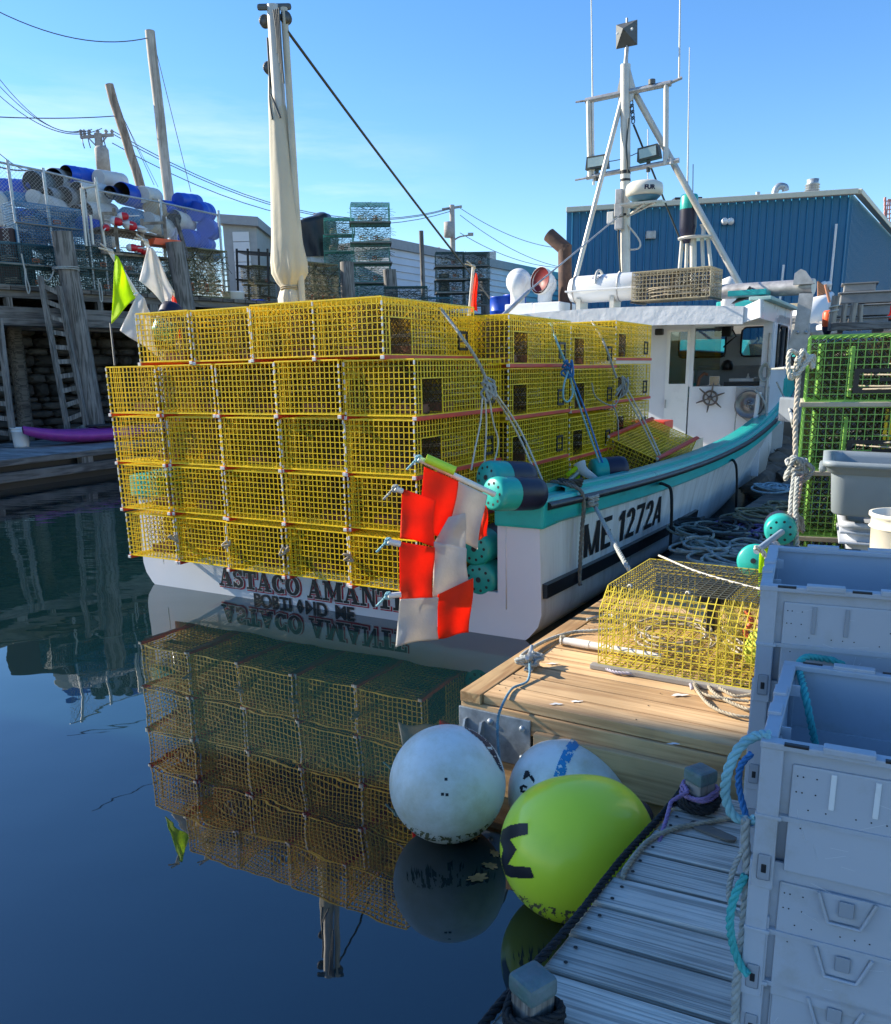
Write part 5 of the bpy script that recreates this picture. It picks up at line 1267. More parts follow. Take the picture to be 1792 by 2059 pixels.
# side wall, starboard, with rounded tall window
p0, p1, p2, p3 = BV(1557,652,2.13), BV(1576,640,2.13), BV(1576,790,2.13), BV(1556,800,2.13)
mb = MB(); mb.box((pb_.x-.04,UA-.1,pb_.z),(2.13,8.9,pc.z+.01)); part('side_beam', mb, WHITE, bt)
mb = MB(); mb.box((2.06,UB+.04,.9),(2.13,7.75,2.4)); mb.box((2.06,8.62,.9),(2.13,8.9,2.45)); mb.box((2.06,7.75,.9),(2.13,8.62,1.72)); mb.box((2.06,7.75,2.33),(2.13,8.62,2.45)); part('side_wall', mb, WHH, bt)
mb = MB(); a_ = [(7.77,1.74),(8.60,1.74),(8.60,2.31),(7.77,2.31)]
pts = []
for (cx,cz,t0) in ((8.52,2.23,0),(7.85,2.23,pi/2),(7.85,1.82,pi),(8.52,1.82,3*pi/2)):
    for k in range(5): pts.append((2.14, cx+.08*cos(t0+k*pi/8), cz+.08*sin(t0+k*pi/8)))
sw_ = part('side_window', MB().tube(pts,.018,6,closed=True), BLK, bt); part('window_pane', MB().box((2.09,7.75,1.72),(2.10,8.62,2.33)), M('dark_glass',(.02,.03,.04),.05,var=0), sw_)
part('roof_edge', MB().bbox((1.95,UA+.25,pc.z+.012),(2.22,9.0,pc.z+.06),.012), M('pale_teal_edge',(.35,.52,.48),.5,var=.1), bt)
part('port_wall', MB().box((-1.87,UB+.05,.9),(-1.80,9.6,2.42)), WHH, bt)
# windscreen at u=9.3: centre post panels
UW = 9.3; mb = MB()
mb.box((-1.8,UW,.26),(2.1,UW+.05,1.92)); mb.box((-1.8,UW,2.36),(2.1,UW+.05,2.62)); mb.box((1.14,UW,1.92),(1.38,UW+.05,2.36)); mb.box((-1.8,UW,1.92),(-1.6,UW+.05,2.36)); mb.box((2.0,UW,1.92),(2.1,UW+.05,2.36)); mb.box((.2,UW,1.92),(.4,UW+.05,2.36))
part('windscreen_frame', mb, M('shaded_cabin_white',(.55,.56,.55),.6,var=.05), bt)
for x0,x1 in ((.40,1.14),(1.38,2.0),(-1.6,.2)):
    r_ = []
    for (cx,cz,t0) in ((x1-.07,2.29,0),(x0+.07,2.29,pi/2),(x0+.07,1.99,pi),(x1-.07,1.99,3*pi/2)):
        for k in range(5): r_.append((cx+.07*cos(t0+k*pi/8), UW-.01, cz+.07*sin(t0+k*pi/8)))
    w0 = part('windscreen_gasket', MB().tube(r_,.016,6,closed=True), BLK, bt); part('window_pane', MB().box((x0,UW+.02,1.92),(x1,UW+.026,2.36)), GLS, w0)
# console clutter
part('dash_shelf', MB().box((1.09,UB+.05,1.46),(2.05,8.1,1.50)), WHITE, bt)
part('console', MB().bbox((.9,8.4,.9),(2.0,9.25,1.78),.05), M('cabin_grey',(.30,.31,.32),.6), bt)
G_ = 'things lying on the dash shelf'
def bsolo(name, mb, m, lab, cat, group=None):   # boat-local mesh as its own thing
    X = XF[bt.name]; mb.v = [X @ v for v in mb.v]; return solo(name, mb, m, lab, cat, group)
bsolo('radio_set', MB().bbox((1.52,7.75,1.52),(1.86,8.0,1.60),.01), WHITE, 'white box of papers and instruments on the wheelhouse shelf', 'box')
bsolo('black_tray', MB().bbox((1.50,7.5,1.502),(1.98,7.72,1.56),.01), BLK, 'low black tray on the wheelhouse shelf', 'tray')
bsolo('tablet_stand', MB().bbox((1.30,7.50,1.502),(1.44,7.52,1.64),.005).bbox((1.28,7.5,1.502),(1.46,7.62,1.52),.004), M('chrome',(.6,.6,.6),.2,metal=.8), 'small upright frame with a pale face on the wheelhouse shelf', 'stand')
bsolo('bottle', MB().lathe([(0,0),(.028,0),(.028,.10),(.012,.13),(.012,.16),(0,.16)],12,Matrix.Translation((1.73,8.05,1.505))), WHC, 'small pale bottle on the wheelhouse shelf', 'bottle')
bsolo('jar', MB().lathe([(0,0),(.035,0),(.035,.08),(.036,.08),(.036,.11),(0,.11)],12,Matrix.Translation((1.86,8.0,1.505))), WHC, 'squat jar with a dark lid on the wheelhouse shelf', 'jar')
bsolo('lamp_tool', MB().tube([(1.14,7.52,1.5),(1.15,7.55,1.62),(1.20,7.6,1.68),(1.25,7.62,1.66)],.022,8), BRK, 'brown handled tool standing at the left of the wheelhouse shelf', 'tool')
part('compass', MB().lathe([(0,0),(.08,0),(.09,.06),(.06,.13),(0,.15)],16,Matrix.Translation((1.38,8.3,1.72))), BLK, bt)
mb = MB().bbox((1.18,8.2,2.20),(1.42,8.4,2.38),.02); mb.tube([(1.42,8.3,2.3),(1.48,8.3,2.2),(1.38,8.3,2.12),(1.30,8.35,2.05)],.012,6); part('hanging_plotter', mb, BLK, bt)
# decorative ship's wheel and pot hauler on the bulkhead
wc = BU(1430,800,UB); r = .135
sw2 = thing('ship_wheel', 'small bronze ship wheel fixed on the white bulkhead', 'wheel', B(wc.x, UB-.05, wc.z), BROT)
BRZ = M('dull_bronze', (.13,.11,.10), .45, metal=.6, var=.2)
rotY = Matrix.Rotation(pi/2,4,'X')
part('rim', MB().tube([Vector((.095*cos(a),0,.095*sin(a))) for a in [i*2*pi/28 for i in range(28)]],.014,8,closed=True), BRZ, sw2); part('hub', MB().lathe([(0,-.03),(.03,-.03),(.035,.03),(0,.04)],14,rotY), BRZ, sw2)
for i in range(6):
    a = i*pi/3+.35; d2 = Vector((cos(a),0,sin(a))); part('spoke', MB().tube([d2*.02,d2*.09,d2*.12,d2*.165,d2*.205],.010,8,rf=lambda t: .7+.6*sin(pi*min(1,t*1.05))), BRZ, sw2)
hc = BU(1510,812,UB-.1)
ph = thing('pot_hauler', 'steel disc pot hauler on a grey plate at the starboard side of the bulkhead', 'hauler', B(hc.x, UB-.03, hc.z), BROT)
part('back_plate', MB().bbox((-.22,-.02,-.10),(.22,.02,.23),.01), STL, ph); part('lower_bracket', MB().prism([(-.22,-.10),(.20,-.10),(.12,-.24),(.02,-.28),(-.10,-.20)],-.02,.02,basis((0,0,0),(1,0,0),(0,0,1))), STL, ph)
part('sheave', MB().lathe([(0,.02),(.18,.02),(.192,.04),(.17,.07),(.192,.10),(.18,.12),(.17,.105),(.03,.10),(.028,.13),(0,.13)],36,Matrix.Translation((-.02,0,-.01)) @ rotY), M('worn_steel',(.20,.19,.19),.35,metal=.7,var=.3,sc=5), ph)
mb = MB()
for i in range(8): a = i*pi/4; mb.lathe([(.008,0),(.008,.012),(0,.014)],8,Matrix.Translation((-.02+.042*cos(a),-.105,-.01+.042*sin(a))) @ rotY)
part('bolts', mb, GALV, ph)
bsolo('hauler_rope', MB().tube(spline([(hc.x+.05,UB-.17,hc.z+.19),(hc.x+.16,UB-.17,hc.z+.08),(hc.x+.22,UB-.16,hc.z-.10),(hc.x+.23,UB-.15,hc.z-.35)],8),.013,6), GRYR, 'grey rope led over the hauler disc', 'rope')
bsolo('hanging_line', MB().tube(spline([(hc.x-.19,UB-.06,hc.z-.1),(hc.x-.20,UB-.06,hc.z-.3),(hc.x-.19,UB-.06,hc.z-.5)],5),.008,5), GRYR, 'thin line hanging left of the hauler disc', 'rope')
rc = BU(1539,748,UB-.08)
mb = MB()
for i in range(5): mb.tube([Vector((rc.x+(.045+.006*i)*cos(a), UB-.08-.012*i, rc.z+(.09+.006*i)*sin(a)+.01*sin(3*a+i))) for a in [j*2*pi/20 for j in range(20)]],.012,6,closed=True)
bsolo('hanging_rope_coil', mb, GRYR, 'coil of grey rope hanging on the starboard wheelhouse post', 'rope')
mb = MB(); mb.tube([(2.10,UB-.05,1.2),(2.10,UB-.05,2.2)],.02,8); part('post_pipe', mb, STL, bt)
part('guard_pipe', MB().tube(spline([(2.02,UB-.12,1.42),(2.0,UB-.12,1.1),(1.94,UB-.14,.98)],6),.035,10), WHITE, bt)
# swing davit pipe over the side
da, db = BU(1415,589,7.6), BU(1622,573,7.3); db2 = BU(1637,576,7.3)
dv = part('davit_boom', MB().rod(da, db2, .098, 20), STL, bt)
m_ = MB(); F_ = basis(BU(1612,572,7.2),(1,0,0),(0,0,1)); m_.prism([(-.10,.0),(.16,.0),(.04,.16),(-.02,.19),(-.09,.14)],-.03,.03,F_); part('davit_ear', m_, STL, dv)
a_, b_ = BU(1622,590,7.2), BU(1606,703,7.2); m_ = MB(); m_.box((-.085,-.03,0),(.085,.03,(a_-b_).length), frame(a_,b_,(0,1,0))); 
part('davit_arm', m_, STL, bt)
a_, b_ = BU(1612,665,7.16), BU(1601,708,7.16); m_ = MB(); m_.box((-.11,-.02,0),(.11,.02,(a_-b_).length), frame(a_,b_,(0,1,0))); q = part('davit_plate', m_, STL, bt)
for x,y in ((1604,668),(1621,668)): part('bolt', MB().lathe([(.022,0),(.022,.02),(0,.025)],8,Matrix.Translation(BU(x,y,7.13)) @ rotY), GALV, q)
part('pipe_clamp', MB().prism([(-.22,-.12),(-.05,.02),(0,.09),(.05,.02),(.20,-.10),(.0,-.06)],-.06,.06,basis(BU(1508,590,7.3),(1,0,0),(0,0,1))), BLK, bt)
m_ = MB()
for x in (1596,1612): 
    c = BU(x,718,7.2); m_.tube([c+Vector((.03*cos(a),0,.04*sin(a))) for a in [i*2*pi/12 for i in range(12)]],.008,5,closed=True); m_.tube([c+Vector((.02*sin(i),0,-.04-.02*i)) for i in range(5)],.022,6)
part('shackles', m_, BLK, bt)
part('teal_bracket', MB().bbox((1.60,6.9,2.66),(2.08,7.25,2.73),.01), TEAL, bt)
# foredeck and trunk
mb = MB(); P = []
for i in range(24):
    u = 8.3+5.35*i/23; g = vg(u)-.1; P.append([Vector((g*k/6, u, zg(u)+.10+.16*(1-(k/6)**2))) for k in range(-6,7)])
part('foredeck', mb.grid(P), AQUA, bt)
mb = MB(); P = []
for i in range(14):
    u = 9.35+2.6*i/13; hw = 1.45-.35*(i/13); h = .62*(1-.45*(i/13)); b0 = zg(u)+.12
    P.append([Vector((-hw-.05,u,b0)),Vector((-hw+.05,u,b0+h*.9)),Vector((-hw*.5,u,b0+h)),Vector((0,u,b0+h*1.04)),Vector((hw*.5,u,b0+h)),Vector((hw-.05,u,b0+h*.9)),Vector((hw+.05,u,b0))])
mb.grid(P,False); mb.add(P[-1],[tuple(range(7))]); part('trunk_cabin', mb, AQUA, bt)
# raised teal wedge on the starboard gunwale beside the wheelhouse
mb = MB(); P = []
for i in range(20):
    u = 8.75+2.6*i/19; h = .30 ; P.append([Vector((vg(u)-.30,u,zg(u)+.10)),Vector((vg(u)-.26,u,zg(u)+.11+h)),Vector((vg(u)-.02,u,zg(u)+.11+h)),Vector((vg(u)+.02,u,zg(u)+.09))])
mb.grid(P,False); mb.add(P[0],[(0,1,2,3)]); part('gunwale_riser', mb, TEAL, bt)
# ----- mast tower
UM = 7.6; ms = lambda x,y,u=UM: BU(x,y,u)
def bar(name, a, b, r, m=ALU, parent=bt, n=12, r2=None): return part(name, MB().rod(a, b, r, n, r2=r2), m, parent)
mtop = ms(1258,130); mbase = ms(1258,560)
mt = bar('mast', mbase-Vector((0,0,.1)), mtop, .072)
part('mast_step', MB().lathe([(.16,0),(.15,.05),(.09,.12),(.075,.2)],16,Matrix.Translation(mbase-Vector((0,0,.12)))), ALU, mt)
bar('tape_band', ms(1258,343),ms(1258,350),.075,BLK,mt); bar('tape_band', ms(1258,360),ms(1258,365),.075,BLK,mt); bar('tape_band', ms(1257,430),ms(1257,435),.075,BLK,mt)
bar('topmast', mtop, ms(1261,95), .028, STL); bar('reflector_pole', ms(1261,130),ms(1261,36),.016,STL)
c = ms(1260,68); GRYP = M('dull_grey_plate',(.12,.125,.12),.55,metal=.4,var=.2)
m_ = MB(); s_ = .26; cr_ = [ms(1239,50),ms(1282,39),ms(1282,90),ms(1239,99)]; apex = c+Vector((0,-.16,.02)); back = c+Vector((0,.14,0))
for i in range(4): m_.add([cr_[i],cr_[(i+1)%4],apex],[(0,1,2)]); m_.add([cr_[i],cr_[(i+1)%4],back],[(2,1,0)])
part('radar_reflector', m_, GRYP, bt)
m_ = MB()
for x,y in ((1247,73),(1276,64),(1258,69)): m_.lathe([(.02,0),(0,.004)],10,Matrix.Translation(ms(x,y)+Vector((0,-.12,0))) @ rotY)
part('reflector_holes', m_, WHC, bt)
m_ = MB().prism([(-.10,-.28),(.10,-.28),(.13,-.12),(.03,.18),(-.05,.2),(-.12,-.1)],-.02,.02,basis(ms(1260,160),(1,0,0),(0,0,1))); part('mast_gusset', m_, ALU, bt)
bar('tower_leg', ms(1252,195), BU(1150,590,7.0), .034); bar('tower_leg', ms(1262,160,7.65), BU(1492,580,8.2), .045)
bar('yard', ms(1158,205),ms(1180,202),.014,STL); bar('yard', ms(1178,203),ms(1350,167),.040,STL); bar('yard_tip', ms(1345,168),ms(1372,156),.02,STL)
bar('lower_yard', ms(1157,362),ms(1190,356),.014,STL); bar('lower_yard', ms(1180,357),ms(1366,322),.034,STL)
bar('side_tube', ms(1184,202),ms(1187,356),.040); bar('side_tube', ms(1340,170),ms(1339,331),.038)
bar('whip_antenna', ms(1194,372),ms(1192,200),.017,WHC); bar('whip_antenna', ms(1192,200),ms(1189,-20),.013,WHC,r2=.008)
bar('whip_antenna', ms(1366,158),ms(1368,-15),.014,WHC,r2=.010); bar('whip_antenna', BU(1382,425,8.),BU(1387,95,8.),.014,WHC,r2=.006); bar('whip_antenna', BU(1303,360,8.),BU(1303,260,8.),.008,WHC)
bar('whip_antenna', BU(1393,420,8.),BU(1394,330,8.),.006,BLK); bar('rod_aerial', BU(1297,400,8.),BU(1297,415,8.),.015,WHC)
def floodlight(x,y,tl):
    c = ms(x,y); fl_ = part('floodlight', MB().prism([(-.16,-.085),(.16,-.085),(.14,.085),(-.14,.085)],-.10,.06,basis(c,(1,0,tl),(0,0,1))), BLKG, bt)
    part('lamp_glass', MB().box((-.12,-.06,.062),(.12,.06,.068),basis(c,(1,0,tl),(0,0,1)) ), M('lamp_glass',(.35,.42,.38),.15,metal=.3), fl_)
    part('lamp_bracket', MB().rod(c-Vector((0,0,.10)), c-Vector((0,0,.24)), .03, 8), BLKG, fl_)
BLKG = M('black_grey_housing',(.05,.06,.055),.5,var=.2)
floodlight(1201,327,.02); floodlight(1305,308,.10)
bar('horn', ms(1311,160),ms(1311,170),.05,GRYP); bar('sensor_pot', ms(1351,330),ms(1351,318),.04,STL)
# radar dome on bracket
rc = ms(1296,382,7.3); rd = thing('radar_dome', 'cream radar dome on a bracket at the mast', 'radar', BO, BROT)
part('dome', MB().lathe([(0,-.09),(.22,-.085),(.255,-.05),(.255,.02),(.24,.07),(.19,.10),(0,.115)],32,Matrix.Translation(rc)), M('cream_dome',(.72,.68,.58),.3,var=.04), rd)
part('base', MB().lathe([(0,-.16),(.15,-.15),(.21,-.10),(.22,-.088)],28,Matrix.Translation(rc)), M('blue_base',(.08,.22,.32),.4), rd)
# lettering bent round the dome
tm = mesh_text('FUR', .075, Matrix.Identity(4), .001, 1.1, .004); mm = MB(); mm.f, mm.sm = tm.f, tm.sm
for v in tm.v: a = -pi/2-.05+.62+v.x/.258; mm.v.append(rc+Vector((.2575*cos(a), .2575*sin(a), -.01+v.y)))
part('maker_lettering', mm, M('navy_print',(.02,.03,.10),.4), rd)
part('platform', MB().prism([(-.30,-.18),(.28,-.10),(.30,.05),(.0,.22),(-.28,.15)],-.185,-.165,Matrix.Translation(rc)), ALU, rd)
for dx in (.18,.02): part('strut', MB().rod(rc+Vector((dx,-.05,-.18)), ms(1262,450,7.55)+Vector((0,.0,.1)), .016, 8), ALU, rd)
part('step', MB().tube(spline([ms(1262,458)+Vector((.02,-.05,.03)),ms(1283,478),ms(1288,492),ms(1282,500),ms(1262,502)],5),.014,6), ALU, bt)
part('step', MB().tube(spline([ms(1254,545)+Vector((0,-.05,.03)),ms(1232,565),ms(1228,578),ms(1236,584),ms(1256,582)],5),.014,6), ALU, bt)
m_ = MB()
for i in range(7): c = ms(1270+i*.6,206+i*6.2); m_.tube([c+Vector((.022*cos(a),.022*sin(a)*(i%2),.035*sin(a)*(1-.3*(i%2)))) for a in [j*2*pi/10 for j in range(10)]],.008,5,closed=True)
part('chain', m_, BLKG, bt)
solo('stay_wire', MB().tube([XF[bt.name]@ms(1274,250), XF[bt.name]@BU(1400,560,8.6)],.014,6), BLKG, 'dark stay running from the chain on the mast down to the forward roof', 'wire')
for a_, b_ in (((1249,395),(1252,560)),((1268,240),(1266,350))): part('cable', MB().tube([ms(*a_)+Vector((0,-.08,0)), ms((a_[0]+b_[0])/2-4,(a_[1]+b_[1])/2)+Vector((0,-.08,0)), ms(*b_)+Vector((0,-.08,0))],.012,5), BLKG, mt)
for (x,y,w_,h_) in ((1250,398,.05,.10),(1249,425,.06,.09),(1250,452,.06,.08),(1233,440,.05,.08)): part('junction_box', MB().bbox(tuple(ms(x,y)-Vector((w_,.14,h_))),tuple(ms(x,y)+Vector((w_,-.04,h_))),.012), STL if y != 440 else WHC, bt)
part('light_wire', MB().tube(sag(ms(1217,325),ms(1290,303),.03,8),.006,4), BLKG, bt)
# teal and navy buoy standing on the roof stand, tripod of tubes
bc = BU(1384,445,8.1)
by = thing('roof_buoy', 'teal topped navy buoy hung upright behind the mast', 'buoy', BO, BROT)
part('teal_end', MB().lathe([(0,.36),(.11,.355),(.125,.33),(.125,.16)],22,Matrix.Translation(bc)), TEALB, by); part('navy_body', MB().lathe([(.125,.16),(.122,-.08),(.10,-.20),(.06,-.28),(0,-.32)],22,Matrix.Translation(bc)), NAVY, by)
st0 = thing('roof_stand', 'cream tube stand under the navy buoy on the wheelhouse roof', 'stand', BO, BROT)
tp_ = BU(1400,480,8.1)
part('top_plate', MB().lathe([(0,0),(.26,0),(.26,.02),(0,.02)],16,Matrix.Translation(tp_)), ALU, st0)
for (x0,x1) in ((1372,1364),(1382,1380),(1394,1396),(1412,1418),(1424,1438)): part('leg', MB().rod(BU(x0,480,8.1), BU(x1,560,8.1)-Vector((0,0,.25)), .028 if x0 != 1394 else .05, 10), ALU, st0)
part('horn', MB().lathe([(.05,0),(.03,.05),(.03,.12),(.06,.18)],12,Matrix.Translation(BU(1414,478,8.1))), WHC, st0)
# life raft canister
la, lb = BU(1146,584,6.9), BU(1290,574,6.9); lr = thing('life_raft', 'white life raft canister strapped on the wheelhouse roof', 'life raft', BO, BROT)
F_ = frame(la, lb); L_ = (lb-la).length; r = .185
part('canister', MB().lathe([(0,0),(r*.55,.0),(r*.85,.03),(r,.10),(r,L_-.1),(r*.85,L_-.03),(r*.55,L_),(0,L_)],28,F_), WHITE, lr)
part('seam_flange', MB().lathe([(r,.06),(r+.03,.06),(r+.03,.09),(r,.09)],28,F_), WHITE, lr) if False else part('seam_flange', MB().bbox((-r-.02,-.0,-.012),(r+.02,L_,.012),.008, Matrix.Translation(la+Vector((0,0,-.03))) @ Matrix.Rotation(-pi/2,4,'Z') @ Matrix.Identity(4)), WHITE, lr)
for f in (.10,.72): part('strap', MB().tube([F_ @ Vector(((r+.006)*cos(a),(r+.006)*sin(a),L_*f)) for a in [i*2*pi/24 for i in range(24)]],.008,5,closed=True), STL, lr)
part('hoop', MB().tube([la.lerp(lb,.42)+Vector((.12*0,-.18*cos(a),.18*sin(a)+.06)) for a in [i*pi/12 for i in range(13)]],.018,6), ALU, lr)
for f in (.18,.65): part('cradle', MB().box(tuple(la.lerp(lb,f)+Vector((-.03,-.16,-.42))),tuple(la.lerp(lb,f)+Vector((.03,.16,-.13)))), ALU, lr)
tm = mesh_text('DOC 4', .07, basis(la.lerp(lb,.46)+Vector((0,-.135,.135)),(1,0,0),(0,.7,.7)), .001); part('label_text', tm, M('grey_print',(.10,.12,.25),.5), lr)
# trap on the roof
random.seed(41)
rt = make_trap(41, 'weathered bare wire trap lying on the wheelhouse roof', M('weathered_tan_wire',(.38,.32,.20),.6,var=.3), BLK, s=.05, W=1.04, L_=.53, H=.36, r=.0045, lite=True, clips=False)
pp = BU(1270,610,6.55); rt.location = B(pp.x, pp.y, pp.z+.03); rt.rotation_euler = (0,0,BROT-.06); rt['group'] = 'single traps off the stack'
lt['group'] = 'single traps off the stack'
# cowl vents on their box
def cowl(cx, cy, base_y, face, lab, red, u=6.9):
    c = BU(cx, cy, u); b_ = BU(cx, base_y, u); t = thing('vent_cowl', lab, 'vent', BO, BROT, 'vent cowls')
    fd = Vector(face).normalized(); r = .185
    path = spline([b_, b_+Vector((0,0,(c.z-b_.z)*.45)), c-fd*.06-Vector((0,0,.03)), c+fd*.10], 8); n = len(path)
    part('neck', MB().tube(path, .105, 22, cap=False, rf=lambda t_: 1.0+ (.55*max(0,(t_-.45)/.55)**.8)), WHITE, t)
    F_ = frame(c+fd*.02, c+fd*.2)
    part('bell', MB().lathe([(.05,-.10),(.13,-.07),(r*.95,.0),(r,.06),(r+.008,.085),(r,.09)],28,F_, capa=True), WHITE, t)
    part('throat', MB().lathe([(0,.05),(r*.93,.06),(r*.98,.089)],28,F_), M('dark_red_throat',(.16,.01,.012),.5) if red else WHITE, t)
    return t
cowl(1041,567,618,(-.25,.95,.1),'white vent cowl turned away, left of the pair on the roof box',False); cowl(1096,566,618,(-.35,-.93,.1),'white vent cowl with a dark red mouth, right of the pair',True)
x0, x1 = BU(1016,612,6.8), BU(1128,640,6.8); xm = BU(1073,612,6.8)
part('roof_box', MB().bbox((x0.x,6.78,x1.z-.3),(xm.x,7.4,x0.z),.02), WHITE, bt); part('roof_box', MB().bbox((xm.x+.006,6.76,x1.z-.3),(x1.x,7.4,x0.z-.005),.02), WHITE, bt)
# exhaust stack
ea, eb = BU(1138,640,7.2), BU(1136,497,7.2); er = .10
ex = thing('exhaust_stack', 'rusty brown exhaust stack with a slanted mouth behind the vent cowls', 'exhaust', BO, BROT)
part('pipe', MB().rod(ea-Vector((0,0,.3)),eb+Vector((0,0,.03)),er,20,cap=False).rod(eb+Vector((.035,0,-.05)),BU(1104,472,7.2),er,20,cap=False), RUST, ex)
part('collar', MB().lathe([(er*1.2,0),(er*1.2,.14)],18,Matrix.Translation(ea-Vector((0,0,.15)))), RUST, ex); part('dark_mouth', MB().lathe([(0,0),(er*.92,0)],18,frame(BU(1106,473,7.2),BU(1100,469,7.2))), BLK, ex)
# small domes on the roof
for (x,y,r_,lab) in ((1458,568,.10,'small white antenna dome forward on the roof'),(1468,570,.0,'')):
    if r_: c = BU(x+8,y+16,8.4); solo('antenna_dome', MB().lathe([(0,-.3),(.09,-.3),(.12,0),(.13,.08),(.10,.16),(0,.2)],20,Matrix.Translation(XF[bt.name]@c)), WHITE, lab, 'dome')
part('roof_crest', MB().bbox((1.1,8.6,2.62),(1.9,9.0,2.72),.02), AQUA, bt)
# steadying sail mast and furled sail, port side aft
S0 = Vector((-1.231,1.44,0))
smast = thing('sail_mast', 'pale pole mast with blocks and lines at its head rising above the stack', 'mast', B(-1.231,1.44,.3), BROT)
def SM(dx, z, dy=0): return Vector((-1.231+dx, 1.44+dy, z))
lp = lambda v: (Matrix.Translation(BO) @ Matrix.Rotation(BROT,4,'Z')) @ v
part('pole', MB().tube([lp(SM(0,z)) for z in (.3,1.5,3,4.84)], .062, 16, rf=lambda t_: 1.1-.2*t_), M('cream_pole',(.58,.55,.49),.4,metal=.2,var=.1), smast, world=True)
part('sprit', MB().rod(lp(SM(.13,2.0,.0)), lp(SM(.115,4.80,.0)), .030, 10), M('cream_sprit',(.55,.52,.42),.5,var=.1), smast, world=True)
part('head_block', MB().bbox(tuple(lp(SM(-.04,4.80))-Vector((.10,.05,.0))), tuple(lp(SM(.10,4.80))+Vector((.07,.05,.05))), .02), GRYP, smast, world=True)
for dx,z in ((-.10,4.74),(.13,4.72),(-.09,4.38)): part('sheave', MB().lathe([(0,-.02),(.05,-.02),(.04,0),(.05,.02),(0,.02)],16,Matrix.Translation(lp(SM(dx,z))) @ Matrix.Rotation(pi/2,4,'X')), GRYP, smast, world=True)
m_ = MB()
for k in range(4): m_.tube(spline([lp(SM(.05+.02*k,4.78,-.06)), lp(SM(.075+.012*k,4.6-.03*k,-.07)), lp(SM(.07+.015*k,4.45-.08*k,-.06))],5), .008, 5)
m_.tube(spline([lp(SM(-.06,4.6,-.03)),lp(SM(-.055,4.3,-.04)),lp(SM(-.06,4.1,-.05)),lp(SM(-.03,3.95,-.07))],6),.010,5); m_.tube([lp(SM(-.03,4.15,-.07)), lp(SM(.06,3.95,-.07))],.010,5)
part('halyards', m_, GRYP, smast, world=True)
SAILC = M('cream_canvas', (.60,.55,.43), .8, var=.06, sc=4, bump=.5, bsc=7, dirt=(.40,.33,.18), dsc=2.2, dpos=(.58,.8))
fs = thing('furled_sail', 'furled sail in a cream canvas cover tied at the foot around the pole mast', 'sail', B(-1.231,1.44,2.2), BROT)
zs = [2.38,2.46,2.52,2.545,2.56,2.60,2.68,2.78,2.93,3.18,3.45,3.72,3.98,4.16]; wl = [.115,.12,.10,.085,.09,.12,.165,.168,.16,.145,.128,.112,.085,.06]; wc_ = [.0,.0,.0,.0,.0,.0,.005,.0,-.008,-.01,-.01,-.012,-.02,-.03]
P = []
for z, w_, cx in zip(zs, wl, wc_):
    row = []
    for k in range(40):
        a = 2*pi*k/40; fold = 1+ (.10 if z < 2.8 else .035)*sin(a*7+z*3)+(.07 if z<2.8 else .02)*sin(a*11-z*5)
        row.append(lp(SM(cx+w_*cos(a)*fold*.98, z+(.06*cos(a) if z > 3.8 else 0)+(.25*max(0,-cos(a)) if z > 3.85 else 0), w_*.75*sin(a)*fold)))
    row.append(row[0]); P.append(row)
part('canvas_cover', MB().grid(P), SAILC, fs, world=True)
part('tie_cord', MB().tube([lp(SM(.0+.095*cos(a),2.545+.004*sin(3*a),.075*sin(a))) for a in [i*2*pi/24 for i in range(25)]]+[lp(SM(.0+.097*cos(a),2.56+.004*sin(3*a),.077*sin(a))) for a in [i*2*pi/24 for i in range(25)]],.008,5), TAN, fs, world=True)
stay_a = lp(SM(.14,4.62)); stay_b = lp(BU(1004,598,6.0)) 
solo('stay_wire', MB().tube(sag(stay_a, PX(930,530,11.2), .02, 8)+[Vector(PX(985,600,12.4))], .013, 6), BLKG, 'dark stay running from the sail mast head down behind the stack', 'wire')
solo('chain_stay', MB().tube([PX(1006,640,8.4), PX(1062,586,9.6)], .022, 6).tube([PX(1062,586,9.6), PX(1250,430,12.5)],.010,6), STL, 'steel stay with a chain link running up to the tower over the cowls', 'wire')
solo('quarter_pole', MB().rod(B(-1.66,.25,.9), B(-1.66,.25,2.0), .04, 12), M('pale_grey_pole',(.45,.46,.46),.5), 'pale grey upright pole seen through the traps at the port quarter', 'pole')
# low things between bulkhead and stack
solo('red_fish_tote', MB().bbox((-.3,-.2,0),(.3,.2,.11),.015, Matrix.Translation(B(.95,5.6,1.02)) @ Matrix.Rotation(BROT,4,'Z')).bbox((-.27,-.18,-.12),(.27,.18,.0),.015, Matrix.Translation(B(.95,5.6,1.02)) @ Matrix.Rotation(BROT,4,'Z')), RUN, 'red plastic basket on top of the grey box before the bulkhead', 'basket')
gb = MB(); mg = Matrix.Translation(B(1.15,5.6,.26)) @ Matrix.Rotation(BROT,4,'Z')
for a_, b_ in (((-.55,-.35,0),(.45,-.32,.64)),((-.55,.32,0),(.45,.35,.64)),((-.55,-.32,0),(-.52,.32,.64)),((.42,-.32,0),(.45,.32,.64)),((-.55,-.35,.0),(.45,.35,.05))): gb.box(a_, b_, mg)
solo('bait_box', gb, M('grey_bait_box',(.20,.21,.22),.6,var=.25), 'grey open box standing before the wheelhouse bulkhead', 'box')
